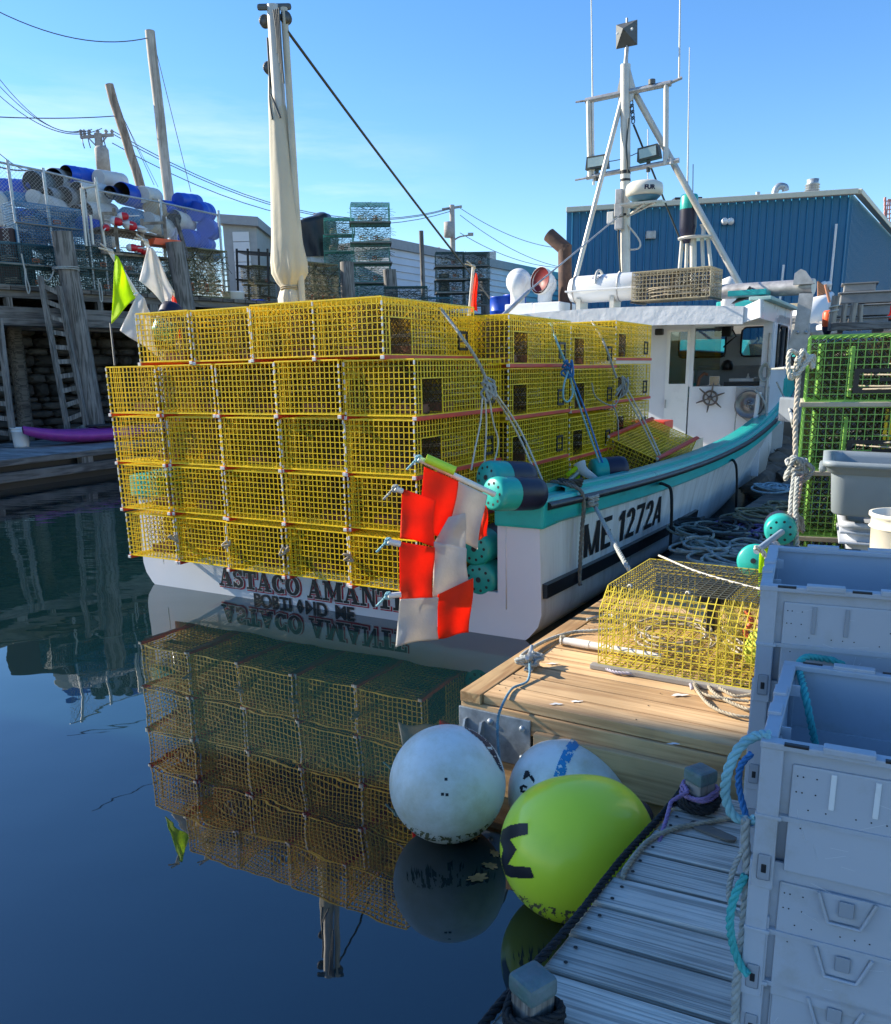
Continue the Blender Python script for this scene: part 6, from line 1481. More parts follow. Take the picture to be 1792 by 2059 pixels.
# ============================================================ buoys and marker flags at the stern
def stick_buoy(px, py, Yd, r, L_, axis, lab, holes=9, name='marker_buoy', teal=.38):
    c = PX(px, py, Yd); ax = Vector(axis).normalized(); F_ = frame(c, c+ax)
    t = thing(name, lab, 'buoy', c, 0, 'teal and navy buoys')
    part('teal_end', MB().lathe([(0,.0),(r*.80,.0),(r*.95,.012),(r,.04),(r,L_*teal)],30,F_), TEALB, t, world=True)
    part('navy_body', MB().lathe([(r,L_*teal),(r,L_*.8),(r*.92,L_*.93),(r*.6,L_),(0,L_*1.02)],30,F_), NAVY, t, world=True)
    mb = MB()
    for i in range(holes): a = 2*pi*i/holes+.3; mb.lathe([(r*.085,-.0015),(0,-.0016)],10,F_ @ Matrix.Translation((r*.62*cos(a),r*.62*sin(a),0)))
    mb.lathe([(r*.16,-.003),(0,-.0035)],12,F_); part('drain_holes', mb, BLK, t, world=True)
    return t, c, ax, F_
BAX = tuple(BF); BAX2 = tuple(BF*.93+BS*.36-Vector((0,0,.10)))
stick_buoy(977,960,5.25,.108,.40,BAX2,'teal and navy buoy tucked behind the top one at the stern quarter')
stick_buoy(990,993,4.98,.106,.42,BAX2,'topmost teal and navy buoy at the stern quarter, its stick pointing left')
stick_buoy(953,1104,5.50,.122,.46,BAX,'middle teal and navy buoy half hidden by the flags')
stick_buoy(962,1166,5.50,.125,.46,BAX,'lowest teal and navy buoy resting on the transom sill')
NB_ = 'navy foam bodies'
# flags
def clothm(n, c, tr=.45): return M(n, c, .7, var=.08, sc=8, trans=tr, bump=.25, bsc=60)
FRED = clothm('orange_red_cloth', (.95,.075,.02), .6); FWHT = clothm('white_cloth', (.66,.64,.60), .4); FYEL = clothm('fluorescent_yellow_cloth', (.72,.92,.02), .6); FWH2 = clothm('white_nylon_cloth', (.80,.79,.77), .45)
def cloth(c4, Yd, amp=.009, wn=1.1, nu=22, nv=22, ph=0., extra=0., Yg=0.):
    # c4: tl,tr,br,bl pixels; a rippled sheet hanging at depth Yd
    P = []
    for j in range(nv+1):
        row = []
        for i in range(nu+1):
            s, t = i/nu, j/nv
            x = (c4[0][0]*(1-s)+c4[1][0]*s)*(1-t)+(c4[3][0]*(1-s)+c4[2][0]*s)*t; y = (c4[0][1]*(1-s)+c4[1][1]*s)*(1-t)+(c4[3][1]*(1-s)+c4[2][1]*s)*t
            row.append(PX(x+2.2*sin(t*5+ph)*s, y+2.*sin(s*6+ph)*t, Yd+Yg*s+amp*sin(s*2*pi*wn+ph+t*1.3)*(.3+t)+amp*.6*sin(t*7+ph*2+s*3)+extra*t))
        P.append(row)
    return MB().grid(P, True, .0012)
def z4(x, y): return ((1050+x/2.757)*.7168, (1200+y/2.757)*.7168)
def mflag(lab, pole, r, Yd0, Yd1, panels, knot=None, sleeve=None):
    a = PX(*z4(*pole[0]), Yd0); b = PX(*z4(*pole[1]), Yd1); t = thing('marker_flag', lab, 'flag', a, 0, 'red and white marker flags at the stern')
    part('flag_pole', MB().rod(a, b, r, 12), WHC if r > .013 else STL, t, world=True)
    for n_, m_, c4, yd, ph in panels: part(n_, cloth([z4(*q) for q in c4], yd, ph=ph), m_, t, world=True)
    if knot: part('rope_knot', MB().rope([a+Vector((.018*cos(i*.7), .012*sin(i*.9), .018*sin(i*.7)-.0)) for i in range(12)]+[a+Vector((-.04,0,-.03)),a+Vector((-.07,0,-.06))],.007), knot, t, world=True)
    if sleeve: part('lime_sleeve', MB().rod(PX(*z4(*sleeve[0]),Yd0-.01), PX(*z4(*sleeve[1]),Yd0-.01), .026, 14), M('lime_sleeve',(.62,.85,.05),.35,var=.05), t, world=True)
    return t
mflag('uppermost red and white flag hanging from the grey stick with the lime sleeve', ((345,240),(930,515)), .017, 4.72, 4.93,
      [('red_panel',FRED,((385,300),(650,412),(572,868),(340,800)),4.74,.4),('white_panel',FWHT,((650,412),(868,520),(800,935),(560,850)),4.80,1.4),('rear_red_edge',FRED,((820,600),(868,600),(882,840),(795,870)),4.9,0)], LBR, ((400,235),(625,335)))
mflag('second red flag from the top, its corner tied with a twisted grey knot', ((165,470),(215,490)), .016, 4.64, 4.66,
      [('red_panel',FRED,((215,470),(470,560),(465,915),(200,850)),4.66,2.2),('white_panel',FWHT,((575,690),(700,660),(720,975),(455,900)),4.71,.6)], GRYR)
mflag('third flag, a large red panel over the traps with a torn white panel beside it', ((110,880),(200,900)), .018, 4.58, 4.60,
      [('red_panel',FRED,((192,880),(462,925),(455,1315),(198,1335)),4.60,1.1),('white_panel',FWHT,((462,880),(715,935),(738,1310),(452,1312)),4.63,3.0)], LBR)
mflag('lowest flag, white panel on the left and red on the right, hanging near the water', ((110,1300),(205,1290)), .017, 4.53, 4.55,
      [('white_panel',FWHT,((198,1325),(490,1312),(492,1630),(165,1690)),4.56,2.),('red_panel',FRED,((490,1290),(765,1160),(738,1585),(490,1632)),4.60,.2)], LBR)
# pale yellow post-like stick continuing under the sleeve
# flags at the port end
def pflag(n_, lab, poly, m_, Yd, pole, r=.017, knot=True, wav=.02):
    a, b = PX(*pole[0],Yd), PX(*pole[1],Yd+.1); t = thing('pennant_flag', lab, 'flag', b, 0, 'flags at the port end of the stack')
    part('flag_pole', MB().rod(a, b, r, 10), WHC, t, world=True)
    tl, tr_, br, bl = poly; part('cloth', cloth(poly, Yd-.02, amp=wav, wn=1.1, ph=.7), m_, t, world=True)
    if knot: part('rope_knot', MB().rope([a+Vector((.02*cos(i*.8),.015*sin(i*.8),.02*sin(i*.5))) for i in range(10)]+[a+Vector((-.03,0,.03)),a+Vector((-.07,0,.06))],.008).rope([a, a+Vector((-.05,0,.02)), a+Vector((-.09,0,.03))],.007), WHR, t, world=True)
    return t
pflag('y','fluorescent yellow flag at the port end of the trap stack',[(231,512),(236,516),(274,598),(224,650)],FYEL,7.0,((222,506),(298,628)))
pflag('w','white flag hanging from the higher stick at the port end of the stack',[(299,495),(307,500),(352,585),(336,622)][0:4],FWH2,7.25,((293,486),(352,612)))
fw = [o for o in COL.objects if o.name.startswith('pennant_flag')][-1]
part('lower_cloth', cloth([(297,497),(302,500),(338,622),(280,562)],7.22,.02,1.0,ph=2.), FWH2, fw, world=True)
pflag('w2','second white flag with its point behind the top left trap',[(278,588),(290,600),(322,720),(241,663)],FWH2,6.92,((272,590),(300,632)),knot=False)
pflag('o','orange-red flag seen through the mesh of the top left trap',[(345,590),(352,600),(372,690),(344,680)],FRED,7.3,((346,585),(360,700)),knot=False)
t, c, ax, F_ = stick_buoy(326,678,7.0,.10,.30,(.3,.5,.9),'green-teal buoy seen through the top left trap',holes=0)
pflag('r','small red pennant on a white stick rising behind the stack amidships',[(955,548),(958,550),(962,626),(946,626)],FRED,9.6,((952,536),(943,640)))
# thin pole under the yellow flag, in the water
solo('thin_stake', MB().rod(PX(222,650,7.4), PX(231,735,7.2), .008, 6), GRYP, 'thin grey stake below the yellow flag beside the stack', 'stake')
# buoy and white scoop on the gunwale amidships
t, c, ax, F_ = stick_buoy(1190,948,6.75,.105,.30,(.95,.2,.05),'teal and navy buoy hanging over the starboard gunwale amidships',holes=0)
pk = thing('flag_bundle', 'white and lime flag bundle drooping beside the amidships buoy', 'flag', PX(1150,1000,6.6))
part('white_cloth', MB().tube(spline([PX(1165,930,6.6),PX(1172,945,6.58),PX(1190,958,6.56),PX(1205,967,6.55)],6),.05,12,rf=lambda t_: 1.0-.65*t_), FWH2, pk, world=True)
part('grey_stick', MB().rod(PX(1163,950,6.58),PX(1138,972,6.55),.02,8), STL, pk, world=True); part('lime_sleeve', MB().rod(PX(1160,940,6.57),PX(1140,956,6.55),.018,8), FYEL, pk, world=True)
part('lime_cloth', cloth([(1150,955),(1166,948),(1162,998),(1142,1000)],6.6,.01,1.3), FYEL, pk, world=True)
# ropes lashing the stack
GS = 'ropes lashing the stack'
def lash(pts, r, m, lab, k=6): solo('lashing_rope', MB().rope(spline(pts,k), r, 12), m, lab, 'rope', group=GS)
def PV(x, y, v=1.36): 
    q = BV(x,y,v); return XF[bt.name] @ q
lash([PV(886,620,1.0),PV(922,668,1.30),PV(960,725,1.38),PV(985,780,1.40)], .011, GRYR, 'thick grey rope over the top tier near the stern corner')
lash([PV(985,780,1.40),PV(1040,870,1.5),PV(1098,1000,1.85)], .0075, WHR, 'left strand of the paired pale ropes down to the gunwale')
lash([PV(988,778,1.42),PV(1048,868,1.52),PV(1106,1002,1.87)], .0075, WHR, 'right strand of the paired pale ropes down to the gunwale')
lash([PV(970,800,1.42),PV(966,850,1.42),PV(955,905,1.44),PV(948,945,1.46)], .0065, WHR, 'left dangling pale cord below the stern corner knot')
lash([PV(976,800,1.43),PV(978,860,1.43),PV(974,940,1.45)], .0065, WHR, 'middle dangling pale cord below the stern corner knot')
lash([PV(984,800,1.42),PV(992,850,1.43),PV(1001,880,1.44),PV(1000,905,1.46),PV(990,940,1.5),PV(980,962,1.5)], .0065, WHR, 'right dangling pale cord curling towards the top buoy')
def knot(x, y, v, m, lab, s=.05, seed=1):
    random.seed(seed); c = PV(x,y,v); mb = MB(); pts = [c+Vector((R(-s,s),R(-s,s)*.6,R(-s*1.6,s*1.6))) for _ in range(16)]
    mb.rope(spline(pts,6), .009, 12); solo('rope_knot', mb, m, lab, 'knot', group='knots in the lashings')
knot(982,782,1.42,GRYR,'grey knot on the lashing nearest the stern corner',.05,2); knot(1142,742,1.42,BLR,'blue knot on the middle lashing',.05,3); knot(1250,778,1.42,GRYR,'bulky grey knot on the forward lashing',.075,4)
lash([PV(1105,640,1.0),PV(1118,682,1.33),PV(1138,732,1.40)], .010, LBR, 'pale blue rope over the top tier amidships')
lash([PV(1140,742,1.40),PV(1170,830,1.5),PV(1206,930,1.75)], .008, LBR, 'left strand of the blue lashing'); lash([PV(1144,740,1.42),PV(1178,828,1.52),PV(1212,930,1.77)], .008, BLR, 'right strand of the blue lashing')
lash([PV(1142,748,1.42),PV(1134,775,1.45),PV(1133,800,1.46),PV(1142,808,1.46),PV(1152,790,1.45),PV(1146,752,1.43)], .008, LBR, 'loop of pale blue rope hanging below the blue knot')
lash([PV(1190,645,1.0),PV(1215,690,1.33),PV(1240,760,1.42)], .011, GRYR, 'grey rope over the top tier near the forward end'); 
lash([PV(1255,785,1.42),PV(1290,850,1.6),PV(1322,915,1.9)], .008, WHR, 'left strand of the forward lashing'); lash([PV(1262,782,1.44),PV(1298,850,1.62),PV(1328,915,1.92)], .008, WHR, 'right strand of the forward lashing')
lash([PV(1190,770,1.4),PV(1200,800,1.42),PV(1235,815,1.42),PV(1252,785,1.42)], .006, GRYR, 'slack thin cord swinging across the forward traps')
lash([PV(1232,812,1.42),PV(1242,840,1.5),PV(1244,885,1.5)], .006, GRYR, 'thin cord hanging below the forward knot')
# gunwale ropes
def PG(x, y, v=2.0): return XF[bt.name] @ BV(x,y,v)
hz = lambda u: zg(u)+.13
def GW(u, dv, dz=0.): return B(vg(u)+dv, u, zg(u)+.13+dz)
solo('mooring_rope', MB().rope(spline([GW(.70,-.26,-.02),GW(.57,-.20,.03),GW(.48,-.05,.03),GW(.50,.05,-.02),GW(.52,.06,-.16),GW(.50,.06,-.3),GW(.48,.06,-.62),GW(.475,.07,-.68)],8),.015,12), M('dirty_mooring_rope',(.20,.19,.16),.85,var=.3,sc=30,bump=.4,bsc=200), 'thick dirty rope hitched over the gunwale, its end hanging down the hull', 'rope', group='mooring ropes')
solo('mooring_rope', MB().rope(spline([GW(.62,.06,-.10),GW(.66,.08,-.14),PX(1262,1140,4.35),PZ(1290,1175,.46)],8),.014,12), GRYR, 'mooring rope running from the gunwale hitch down behind the loose trap', 'rope', group='mooring ropes')
solo('gunwale_hitch', MB().rope(coil(tuple(GW(.58,-.08,.0)), .07, 3, .05, 0, .02), .016, 12), M('dark_hitch',(.06,.055,.05),.85,var=.3), 'dark rope hitch on the gunwale cleat near the stern corner', 'knot')
solo('gunwale_hitch', MB().rope(coil(tuple(GW(.62,.07,-.14)), .035, 3, .08, 0, .01), .014, 12), GRYR, 'grey rope knot against the hull over the registration number', 'knot')
solo('dark_line', MB().tube(spline([PG(1215,930,1.75),PG(1270,975,1.9),PG(1320,972,2.05),PG(1338,975,2.2),PG(1350,990,2.25),PG(1350,1060,2.25),PG(1347,1108,2.25)],8),.013,6), DKR, 'black line from the stack over the gunwale and down the hull amidships', 'rope', group='dark lines over the gunwale')
solo('dark_line', MB().tube(spline([PG(1322,918,1.75),PG(1324,950,1.95),PG(1322,972,2.05)],6),.02,6), DKR, 'short thick dark line from the tipped trap to the gunwale', 'rope', group='dark lines over the gunwale')
solo('dark_line', MB().tube(spline([PG(1330,916,1.75),PG(1400,925,1.9),PG(1460,922,2.1),PG(1478,930,2.27),PG(1482,960,2.28),PG(1481,1000,2.28),PG(1479,1040,2.26)],8),.014,6), DKR, 'black line from the tipped trap forward over the gunwale and down the hull', 'rope', group='dark lines over the gunwale')
for i,(x,y,l_) in enumerate(((1322,974,'black knot on the gunwale below the tipped trap'),(1446,925,'black knot on the forward dark line'))):
    random.seed(i+3); c = PG(x,y,2.05); solo('black_knot', MB().tube(spline([c+Vector((R(-.05,.05),R(-.03,.03),R(-.03,.03))) for _ in range(9)],5),.012,6), DKR, l_, 'knot', group='black knots')
# small knots tying bottom tier
for i in range(4):
    random.seed(50+i); c = B(COLX[i+1]-.012, -.47, .56); solo('small_knot', MB().tube(spline([c+Vector((R(-.035,.035),R(-.02,.0),R(-.035,.035))) for _ in range(10)],5),.008,5), TAN, 'tan knot tying the %s and %s bottom traps of the stern face' % (ORD[i], ORD[i+1]), 'knot', group='knots between the bottom traps')

# ============================================================ balls
def ballmat(n, c, d, **k): return M(n, c, .42, var=.10, sc=4, dirt=d, **k)
BALLW = ballmat('scuffed_white_vinyl', (.88,.86,.78), (.62,.56,.38), dsc=3.5, dpos=(.48,.75), bump=.15, bsc=30)
BALLY = M('fluorescent_lime_vinyl', (.80,.97,.05), .32, var=.05, sc=2.5, dirt=(.70,.90,.05), dsc=4, dpos=(.55,.8), coat=.3)
GRIME = M('brown_grime', (.16,.15,.07), .8, var=.4, sc=20)
ALG = M('green_black_algae', (.02,.03,.008), .85, var=.5, sc=30, bump=1, bsc=60)
def ball(lab, c, r, m, axis=None, tail=0., tm=None):
    t = thing('mooring_ball', lab, 'mooring ball', c, 0, 'inflatable balls between the boat and the dock'); ax = Vector(axis or (0,0,1)).normalized(); F_ = frame(c, c+ax)
    pr = []
    for i in range(49):
        a = -pi/2+pi*i/48; z = r*sin(a); rr = r*cos(a)
        if tail and z > 0: f = z/r; z = z+tail*f**1.7; rr = rr*(1-.0*f)+.045*f**3
        pr.append((max(rr,.0001), z))
    body = part('ball_skin', MB().lathe(pr, 56, F_), m, t, world=True)
    if tail: part('rope_eye', MB().lathe([(.075,r+tail*.62),(.062,r+tail+.02),(.035,r+tail+.05),(0,r+tail+.05)],22,F_), tm or NAVY, t, world=True)
    rw = sqrt(max(.0001, r*r-c.z*c.z)) if c.z < r else r*.3
    mb = MB(); random.seed(3)
    ring = [Vector((c.x+(rw+.004)*cos(a), c.y+(rw+.004)*sin(a), .006)) for a in [i*2*pi/60 for i in range(61)]]
    for i in range(500):
        a = R(0,2*pi); p_ = Vector((c.x+(rw+R(-.004,.012))*cos(a), c.y+(rw+R(-.004,.012))*sin(a), R(.0,.02))); mb.rod(p_, p_+Vector((R(-.01,.02)*cos(a),R(-.01,.02)*sin(a),R(-.03,-.0))), .0018, 3, cap=False)
    mb.tube(ring, .009, 6); part('algae_fringe', mb, ALG, t, world=True)
    return t, pr, F_, body
def decal(t, body, poly, m, name, st=3.0, off=.0012, ragged=0.):
    # paint patch lying on the ball surface, outline given as pixels
    me = body.data; X = Matrix.Translation(t.location); bv = BVHTree.FromPolygons([X @ v.co for v in me.vertices], [tuple(p.vertices) for p in me.polygons])
    xs = [p[0] for p in poly]; ys = [p[1] for p in poly]; mb = MB(); idx = {}
    def inside(x, y):
        c = False; j = len(poly)-1
        for i in range(len(poly)):
            if (poly[i][1] > y) != (poly[j][1] > y) and x < (poly[j][0]-poly[i][0])*(y-poly[i][1])/(poly[j][1]-poly[i][1])+poly[i][0]: c = not c
            j = i
        return c
    def vert(i, j):
        if (i,j) in idx: return idx[(i,j)]
        x, y = min(xs)+i*st, min(ys)+j*st; d = ray(x,y).normalized(); h = bv.ray_cast(CP, d)
        if h[0] is None: idx[(i,j)] = None; return None
        n = h[1] if h[1].dot(d) < 0 else -h[1]; mb.v.append(h[0]+n*off); idx[(i,j)] = len(mb.v)-1; return idx[(i,j)]
    from mathutils import noise
    for i in range(int((max(xs)-min(xs))/st)+1):
        for j in range(int((max(ys)-min(ys))/st)+1):
            cx, cy = min(xs)+(i+.5)*st, min(ys)+(j+.5)*st
            if not inside(cx, cy): continue
            if ragged and noise.noise(Vector((cx*.11,cy*.11,2.)))+.5*noise.noise(Vector((cx*.35,cy*.35,5.))) > ragged: continue
            q = [vert(i,j),vert(i,j+1),vert(i+1,j+1),vert(i+1,j)]
            if None in q: continue
            mb.f.append(tuple(q)); mb.sm.append(True)
    part(name, mb, m, t, world=True)
t, pr, F_, bd = ball('round scuffed white ball floating left of the other two', PX(900,1575,2.93), .227, BALLW)
decal(t, bd, [(930,1460),(945,1462),(975,1482),(995,1510),(1008,1540),(1012,1553),(1004,1545),(990,1520),(970,1492),(948,1474)], NAVY, 'navy_stripe', 1.5, ragged=.45)
for i,(x,y) in enumerate(((897,1567),(890,1597),(899,1598))): decal(t, bd, [(x-3,y-3),(x+3,y-3),(x+3,y+3),(x-3,y+3)], LET, 'black_speck', 2.)
decal(t, bd, [(800,1640),(815,1655),(850,1672),(905,1684),(960,1672),(995,1645),(1000,1655),(985,1680),(905,1700),(830,1682)], GRIME, 'grime_band', 1.5, ragged=-.12)
t, pr, F_, bd = ball('white pear shaped ball with a worn blue stripe behind the lime one', PX(1135,1597,3.0), .226, BALLW, (.72,.16,-.16), .15, NAVY)
def z6(x, y): return ((1000+x/1.792)*.7168, (1950+y/1.792)*.7168)
decal(t, bd, [z6(1085,215),z6(1145,222),z6(1100,280),z6(1070,340),z6(1048,405),z6(992,410),z6(1015,340),z6(1045,270)], M('worn_blue_paint',(.03,.25,.48),.5), 'blue_stripe', 1.5, ragged=.30)
decal(t, bd, [z6(850,380),z6(865,380),z6(898,425),z6(892,442),z6(868,408),z6(845,425),z6(838,420)], LET, 'painted_digit', 1.3, ragged=.45)
decal(t, bd, [z6(822,460),z6(840,450),z6(860,460),z6(858,470),z6(840,462),z6(836,478),z6(856,482),z6(850,492),z6(826,490)], LET, 'painted_digit', 1.3, ragged=.6)
t, pr, F_, bd = ball('fluorescent lime ball painted with a black M beside the weathered dock', PX(1147,1706,2.46), .236, BALLY, (.80,.42,.12), .045)
def z7(x, y): return ((1350+x/2.24)*.7168, (2150+y/2.24)*.7168)
decal(t, bd, [(z7(*q)[0]+3, z7(*q)[1]) for q in ((285,358),(284,428),(225,440),(172,458),(215,522),(160,615),(205,628),(300,632),(325,700),(250,703),(180,697),(140,680),(112,590),(132,525),(105,450),(125,400),(170,372),(225,360))], LET, 'painted_letter', 1.6)

decal(t, bd, [(1030,1785),(1060,1805),(1100,1822),(1150,1832),(1200,1830),(1230,1815),(1240,1830),(1200,1860),(1120,1862),(1050,1830),(1020,1800)], GRIME, 'grime_band', 1.5, ragged=-.16)
# ============================================================ grey totes
TOTE = M('grey_tote_plastic', (.44,.465,.505), .42, var=.05, sc=3, dirt=(.36,.34,.30), dsc=5, dpos=(.52,.78), bump=.05, bsc=80)
SCUF = M('pale_scuffs', (.62,.64,.66), .7)
TOTD = M('tote_recess', (.31,.33,.36), .5, var=.08)
def tote(c, rz, lab, grp, top=True, W=.62, D=.46, H=.30, stain=False):
    # c: front-left rim corner; local x right along the front, y away, z down from the rim
    t = thing('grey_tote', lab, 'tote', (c.x, c.y, c.z-H), rz, grp)
    w_ = .006; ti = .022; mb = MB()
    def ring(z, ins, th):    # four wall panels between z0,z1 handled below
        return (ins, ins, W-ins, D-ins)
    def wall(z0, i0, z1, i1, th=w_):
        o0 = [(i0,i0),(W-i0,i0),(W-i0,D-i0),(i0,D-i0)]; o1 = [(i1,i1),(W-i1,i1),(W-i1,D-i1),(i1,D-i1)]
        n0 = [(i0+th,i0+th),(W-i0-th,i0+th),(W-i0-th,D-i0-th),(i0+th,D-i0-th)]; n1 = [(i1+th,i1+th),(W-i1-th,i1+th),(W-i1-th,D-i1-th),(i1+th,D-i1-th)]
        vs = [(*p,z0) for p in o0]+[(*p,z1) for p in o1]+[(*p,z0) for p in n0]+[(*p,z1) for p in n1]
        fs = []
        for k in range(4):
            l = (k+1)%4; fs += [(k,l,4+l,4+k),(8+l,8+k,12+k,12+l),(4+k,4+l,12+l,12+k),(l,k,8+k,8+l)]
        return MB().add(vs, fs)
    mb.join(wall(.0,.035,H-.15,.018)); mb.box((.035,.035,0),(W-.035,D-.035,.008))
    part('body', mb, TOTE, t)
    mb = MB(); mb.join(wall(H-.15,.012,H,.008)); 
    mb.join(wall(H-.155,.0,H-.145,.0,.016)); part('collar', mb, TOTE, t)
    # corner columns with ribs and finger recess
    for x0 in (-.004, W-.036):
        q = part('corner_column', MB().bbox((x0,-.003,.0),(x0+.040,.02,H),.003).bbox((x0-.002,-.006,H-.155),(x0+.046,.02,H-.147),.002), TOTE, t)
        x0 += .008; part('grip_recess', MB().bbox((x0+.002,-.0065,.02),(x0+.026,-.002,.075),.004), TOTD, q); part('grip_slot', MB().bbox((x0+.009,-.0075,.036),(x0+.019,-.004,.055),.002), BLK, q)
    # raised front panel, slots and peg holes
    mb = MB(); mb.bbox((.052,.004,H-.262 if top else 0.01),(W-.052,.010,H-.038),.004); part('front_panel', mb, TOTE, t)
    if top:
        for x in (.118,.190,.42,.49): part('front_slot', MB().bbox((x,.0005,H-.115),(x+.0095,.0045,H-.045),.0015), WHITE if stain else TOTD, t)
    mb = MB()
    for x,z in ((.062,.060),(.072,.060),(.095,.060),(.062,.092),(.072,.092),(.095,.092),(.085,.125),(.115,.125),(.165,.125),(.19,.125),(.215,.125),(.29,.06),(.305,.06),(.29,.095),(.305,.095),(.075,.165),(.27,.13)):
        if H-z > .02: mb.lathe([(.0017,0),(0,.0004)],6,Matrix.Translation((x,.0035,H-z)) @ Matrix.Rotation(pi/2,4,'X'))
    part('peg_holes', mb, BLK, t)
    random.seed(int(abs(c.z)*1000)+7); mb = MB()
    for k in range(26):
        x, z, a, l_ = R(.06,W-.08), R(.02,H-.05), R(-.5,.5)+(1.5 if k%4==0 else 0), R(.01,.05)
        y = .0036; d2 = Vector((cos(a)*l_,0,sin(a)*l_)); p_ = Vector((x,y,z)); q_ = p_+d2; q_.z = min(max(q_.z,.01),H-.045); mb.rod(p_, q_, .0005, 3)
    part('scuff_marks', mb, SCUF, t)
    if not top:
        mb = MB(); mb.prism([(.0,.0),(.088,.0),(.072,-.055),(.018,-.055)], -.004, .0, basis((.125,-.002,H-.035),(1,0,0),(0,0,1))); q = part('latch_plate', mb, TOTE, t)
        part('latch_slot', MB().bbox((.157,-.0085,H-.075),(.183,-.006,H-.043),.002), TOTD, q)
        mb = MB(); 
        for a,b in (((.121,H-.035),(.141,H-.095)),((.141,H-.095),(.197,H-.095)),((.197,H-.095),(.219,H-.035))): mb.rod((a[0],-.006,a[1]),(b[0],-.006,b[1]),.0035,6)
        part('latch_rim', mb, TOTE, q)
    if top:
        # rim with raised hinge blocks and dark hinge slots
        mb = MB(); rw = .022
        mb.bbox((-.006,-.006,H-.012),(W+.006,rw,H+.002),.003).bbox((-.006,D-rw,H-.012),(W+.006,D+.006,H+.002),.003).bbox((-.006,rw,H-.012),(rw,D-rw,H+.002),.003).bbox((W-rw,rw,H-.012),(W+.006,D-rw,H+.002),.003)
        for x in (.10,.26,.42): mb.bbox((x,-.009,H-.004),(x+.085,.016,H+.010),.003)
        for x in (.10,.26,.42): mb.bbox((x,D-.016,H-.004),(x+.085,D+.009,H+.010),.003)
        for y in (.13,.24): mb.bbox((-.008,y,H-.006),(.018,y+.05,H+.009),.003)
        mb.bbox((.018,.09,H-.03),(.04,.094,H-.004),.001); mb.bbox((.018,.33,H-.03),(.04,.334,H-.004),.001)
        part('rim', mb, TOTE, t)
        mb = MB()
        for x in (.035,.20,.36,.52): mb.bbox((x,-.0066,H-.0015),(x+.042,.004,H+.0035),.001); mb.bbox((x,D-.004,H-.0015),(x+.042,D+.0066,H+.0035),.001)
        for y in (.15,.26): mb.bbox((-.009,y+.015,H-.002),(.004,y+.03,H+.005),.001)
        part('hinge_slots', mb, BLK, t)
        mb = MB()
        for i in range(9): mb.bbox((.10+.055*i, D-.024, .02),(.112+.055*i, D-.014, .12),.004)
        for y in (.06,D-.09): mb.bbox((.014,y,.02),(.026,y+.03,H-.02),.004)
        part('inner_ribs', mb, TOTD, t)
    return t
ta = atan2(-.45,.89)
def rimstack(px, py, z, rz, heights, labs, grp, W, D, stain=False):
    c = PZ(px, py, z); fwd = Vector((-sin(rz), cos(rz), 0)); rt_ = Vector((cos(rz), sin(rz), 0))
    for i, (h, lab) in enumerate(zip(heights, labs)):
        q = Vector((c.x, c.y, h))+fwd*(.004*i)-rt_*(.004*(i%2)); tote(q, rz, lab, grp, top=(i==0), W=W, D=D, H=.305, stain=stain)
rimstack(1537,1490,1.10,ta,[1.10,.85,.73,.61],['topmost open tote of the nearest stack, with two white slots in front','second tote from the top in the nearest stack','third tote from the top in the nearest stack','lowest visible tote in the nearest stack'],'grey totes in the nearest stack',.60,.47,True)
rimstack(1534,1177,1.25,ta+.06,[1.25,1.0,.87,.74],['topmost open tote of the rear stack, with two grey slots in front','second tote from the top in the rear stack','third tote from the top in the rear stack','lowest visible tote in the rear stack'],'grey totes in the rear stack',.60,.50)
# ropes on the totes
solo('teal_rope', MB().rope(spline([PX(1640,1500,1.70),PX(1628,1440,1.68),PX(1618,1390,1.72),PX(1607,1340,1.83),PX(1620,1322,1.86),PX(1660,1325,1.90),PX(1720,1336,1.90),PX(1800,1336,1.88),PX(1840,1334,1.88)],10),.0085,12,6), TEALR, 'green-teal rope draped into the near tote and along its rear rim', 'rope', group='ropes on the totes')
solo('pale_teal_rope', MB().rope(spline([PX(1545,1478,1.42),PX(1520,1480,1.45),PX(1488,1502,1.46),PX(1464,1550,1.46),PX(1459,1600,1.47),PX(1475,1640,1.47),PX(1505,1650,1.46),PX(1525,1645,1.44)],10),.010,12,6), LBR, 'pale teal rope looping out left of the near tote', 'rope', group='ropes on the totes')
solo('blue_rope', MB().rope(spline([PX(1512,1515,1.60),PX(1490,1540,1.60),PX(1486,1580,1.60),PX(1500,1640,1.58),PX(1510,1660,1.56)],8),.0075,12,5), BLR, 'deep blue rope loop behind the pale teal one', 'rope', group='ropes on the totes')
solo('grey_hanging_rope', MB().rope(spline([PX(1500,1645,1.45),PX(1499,1690,1.45),PX(1503,1750,1.45),PX(1500,1800,1.44),PX(1496,1860,1.44),PX(1490,1920,1.43),PX(1480,1990,1.42),PX(1478,2070,1.42)],8),.0095,12,6), GRYR, 'grey rope hanging down the left edge of the totes', 'rope', group='ropes on the totes')
solo('teal_rope', MB().rope(spline([PX(1500,1760,1.44),PX(1478,1800,1.43),PX(1468,1850,1.42),PX(1475,1905,1.42),PX(1492,1945,1.41),PX(1505,1960,1.40)],8),.0085,12,6), TEALR, 'teal rope loop hanging low beside the near totes', 'rope', group='ropes on the totes')
solo('pale_rope', MB().rope(spline([PX(1500,1700,1.46),PX(1478,1740,1.46),PX(1466,1790,1.46),PX(1474,1830,1.45),PX(1500,1842,1.44)],8),.006,12,5), GRYR, 'thin grey-green rope loop above the low teal loop', 'rope', group='ropes on the totes')

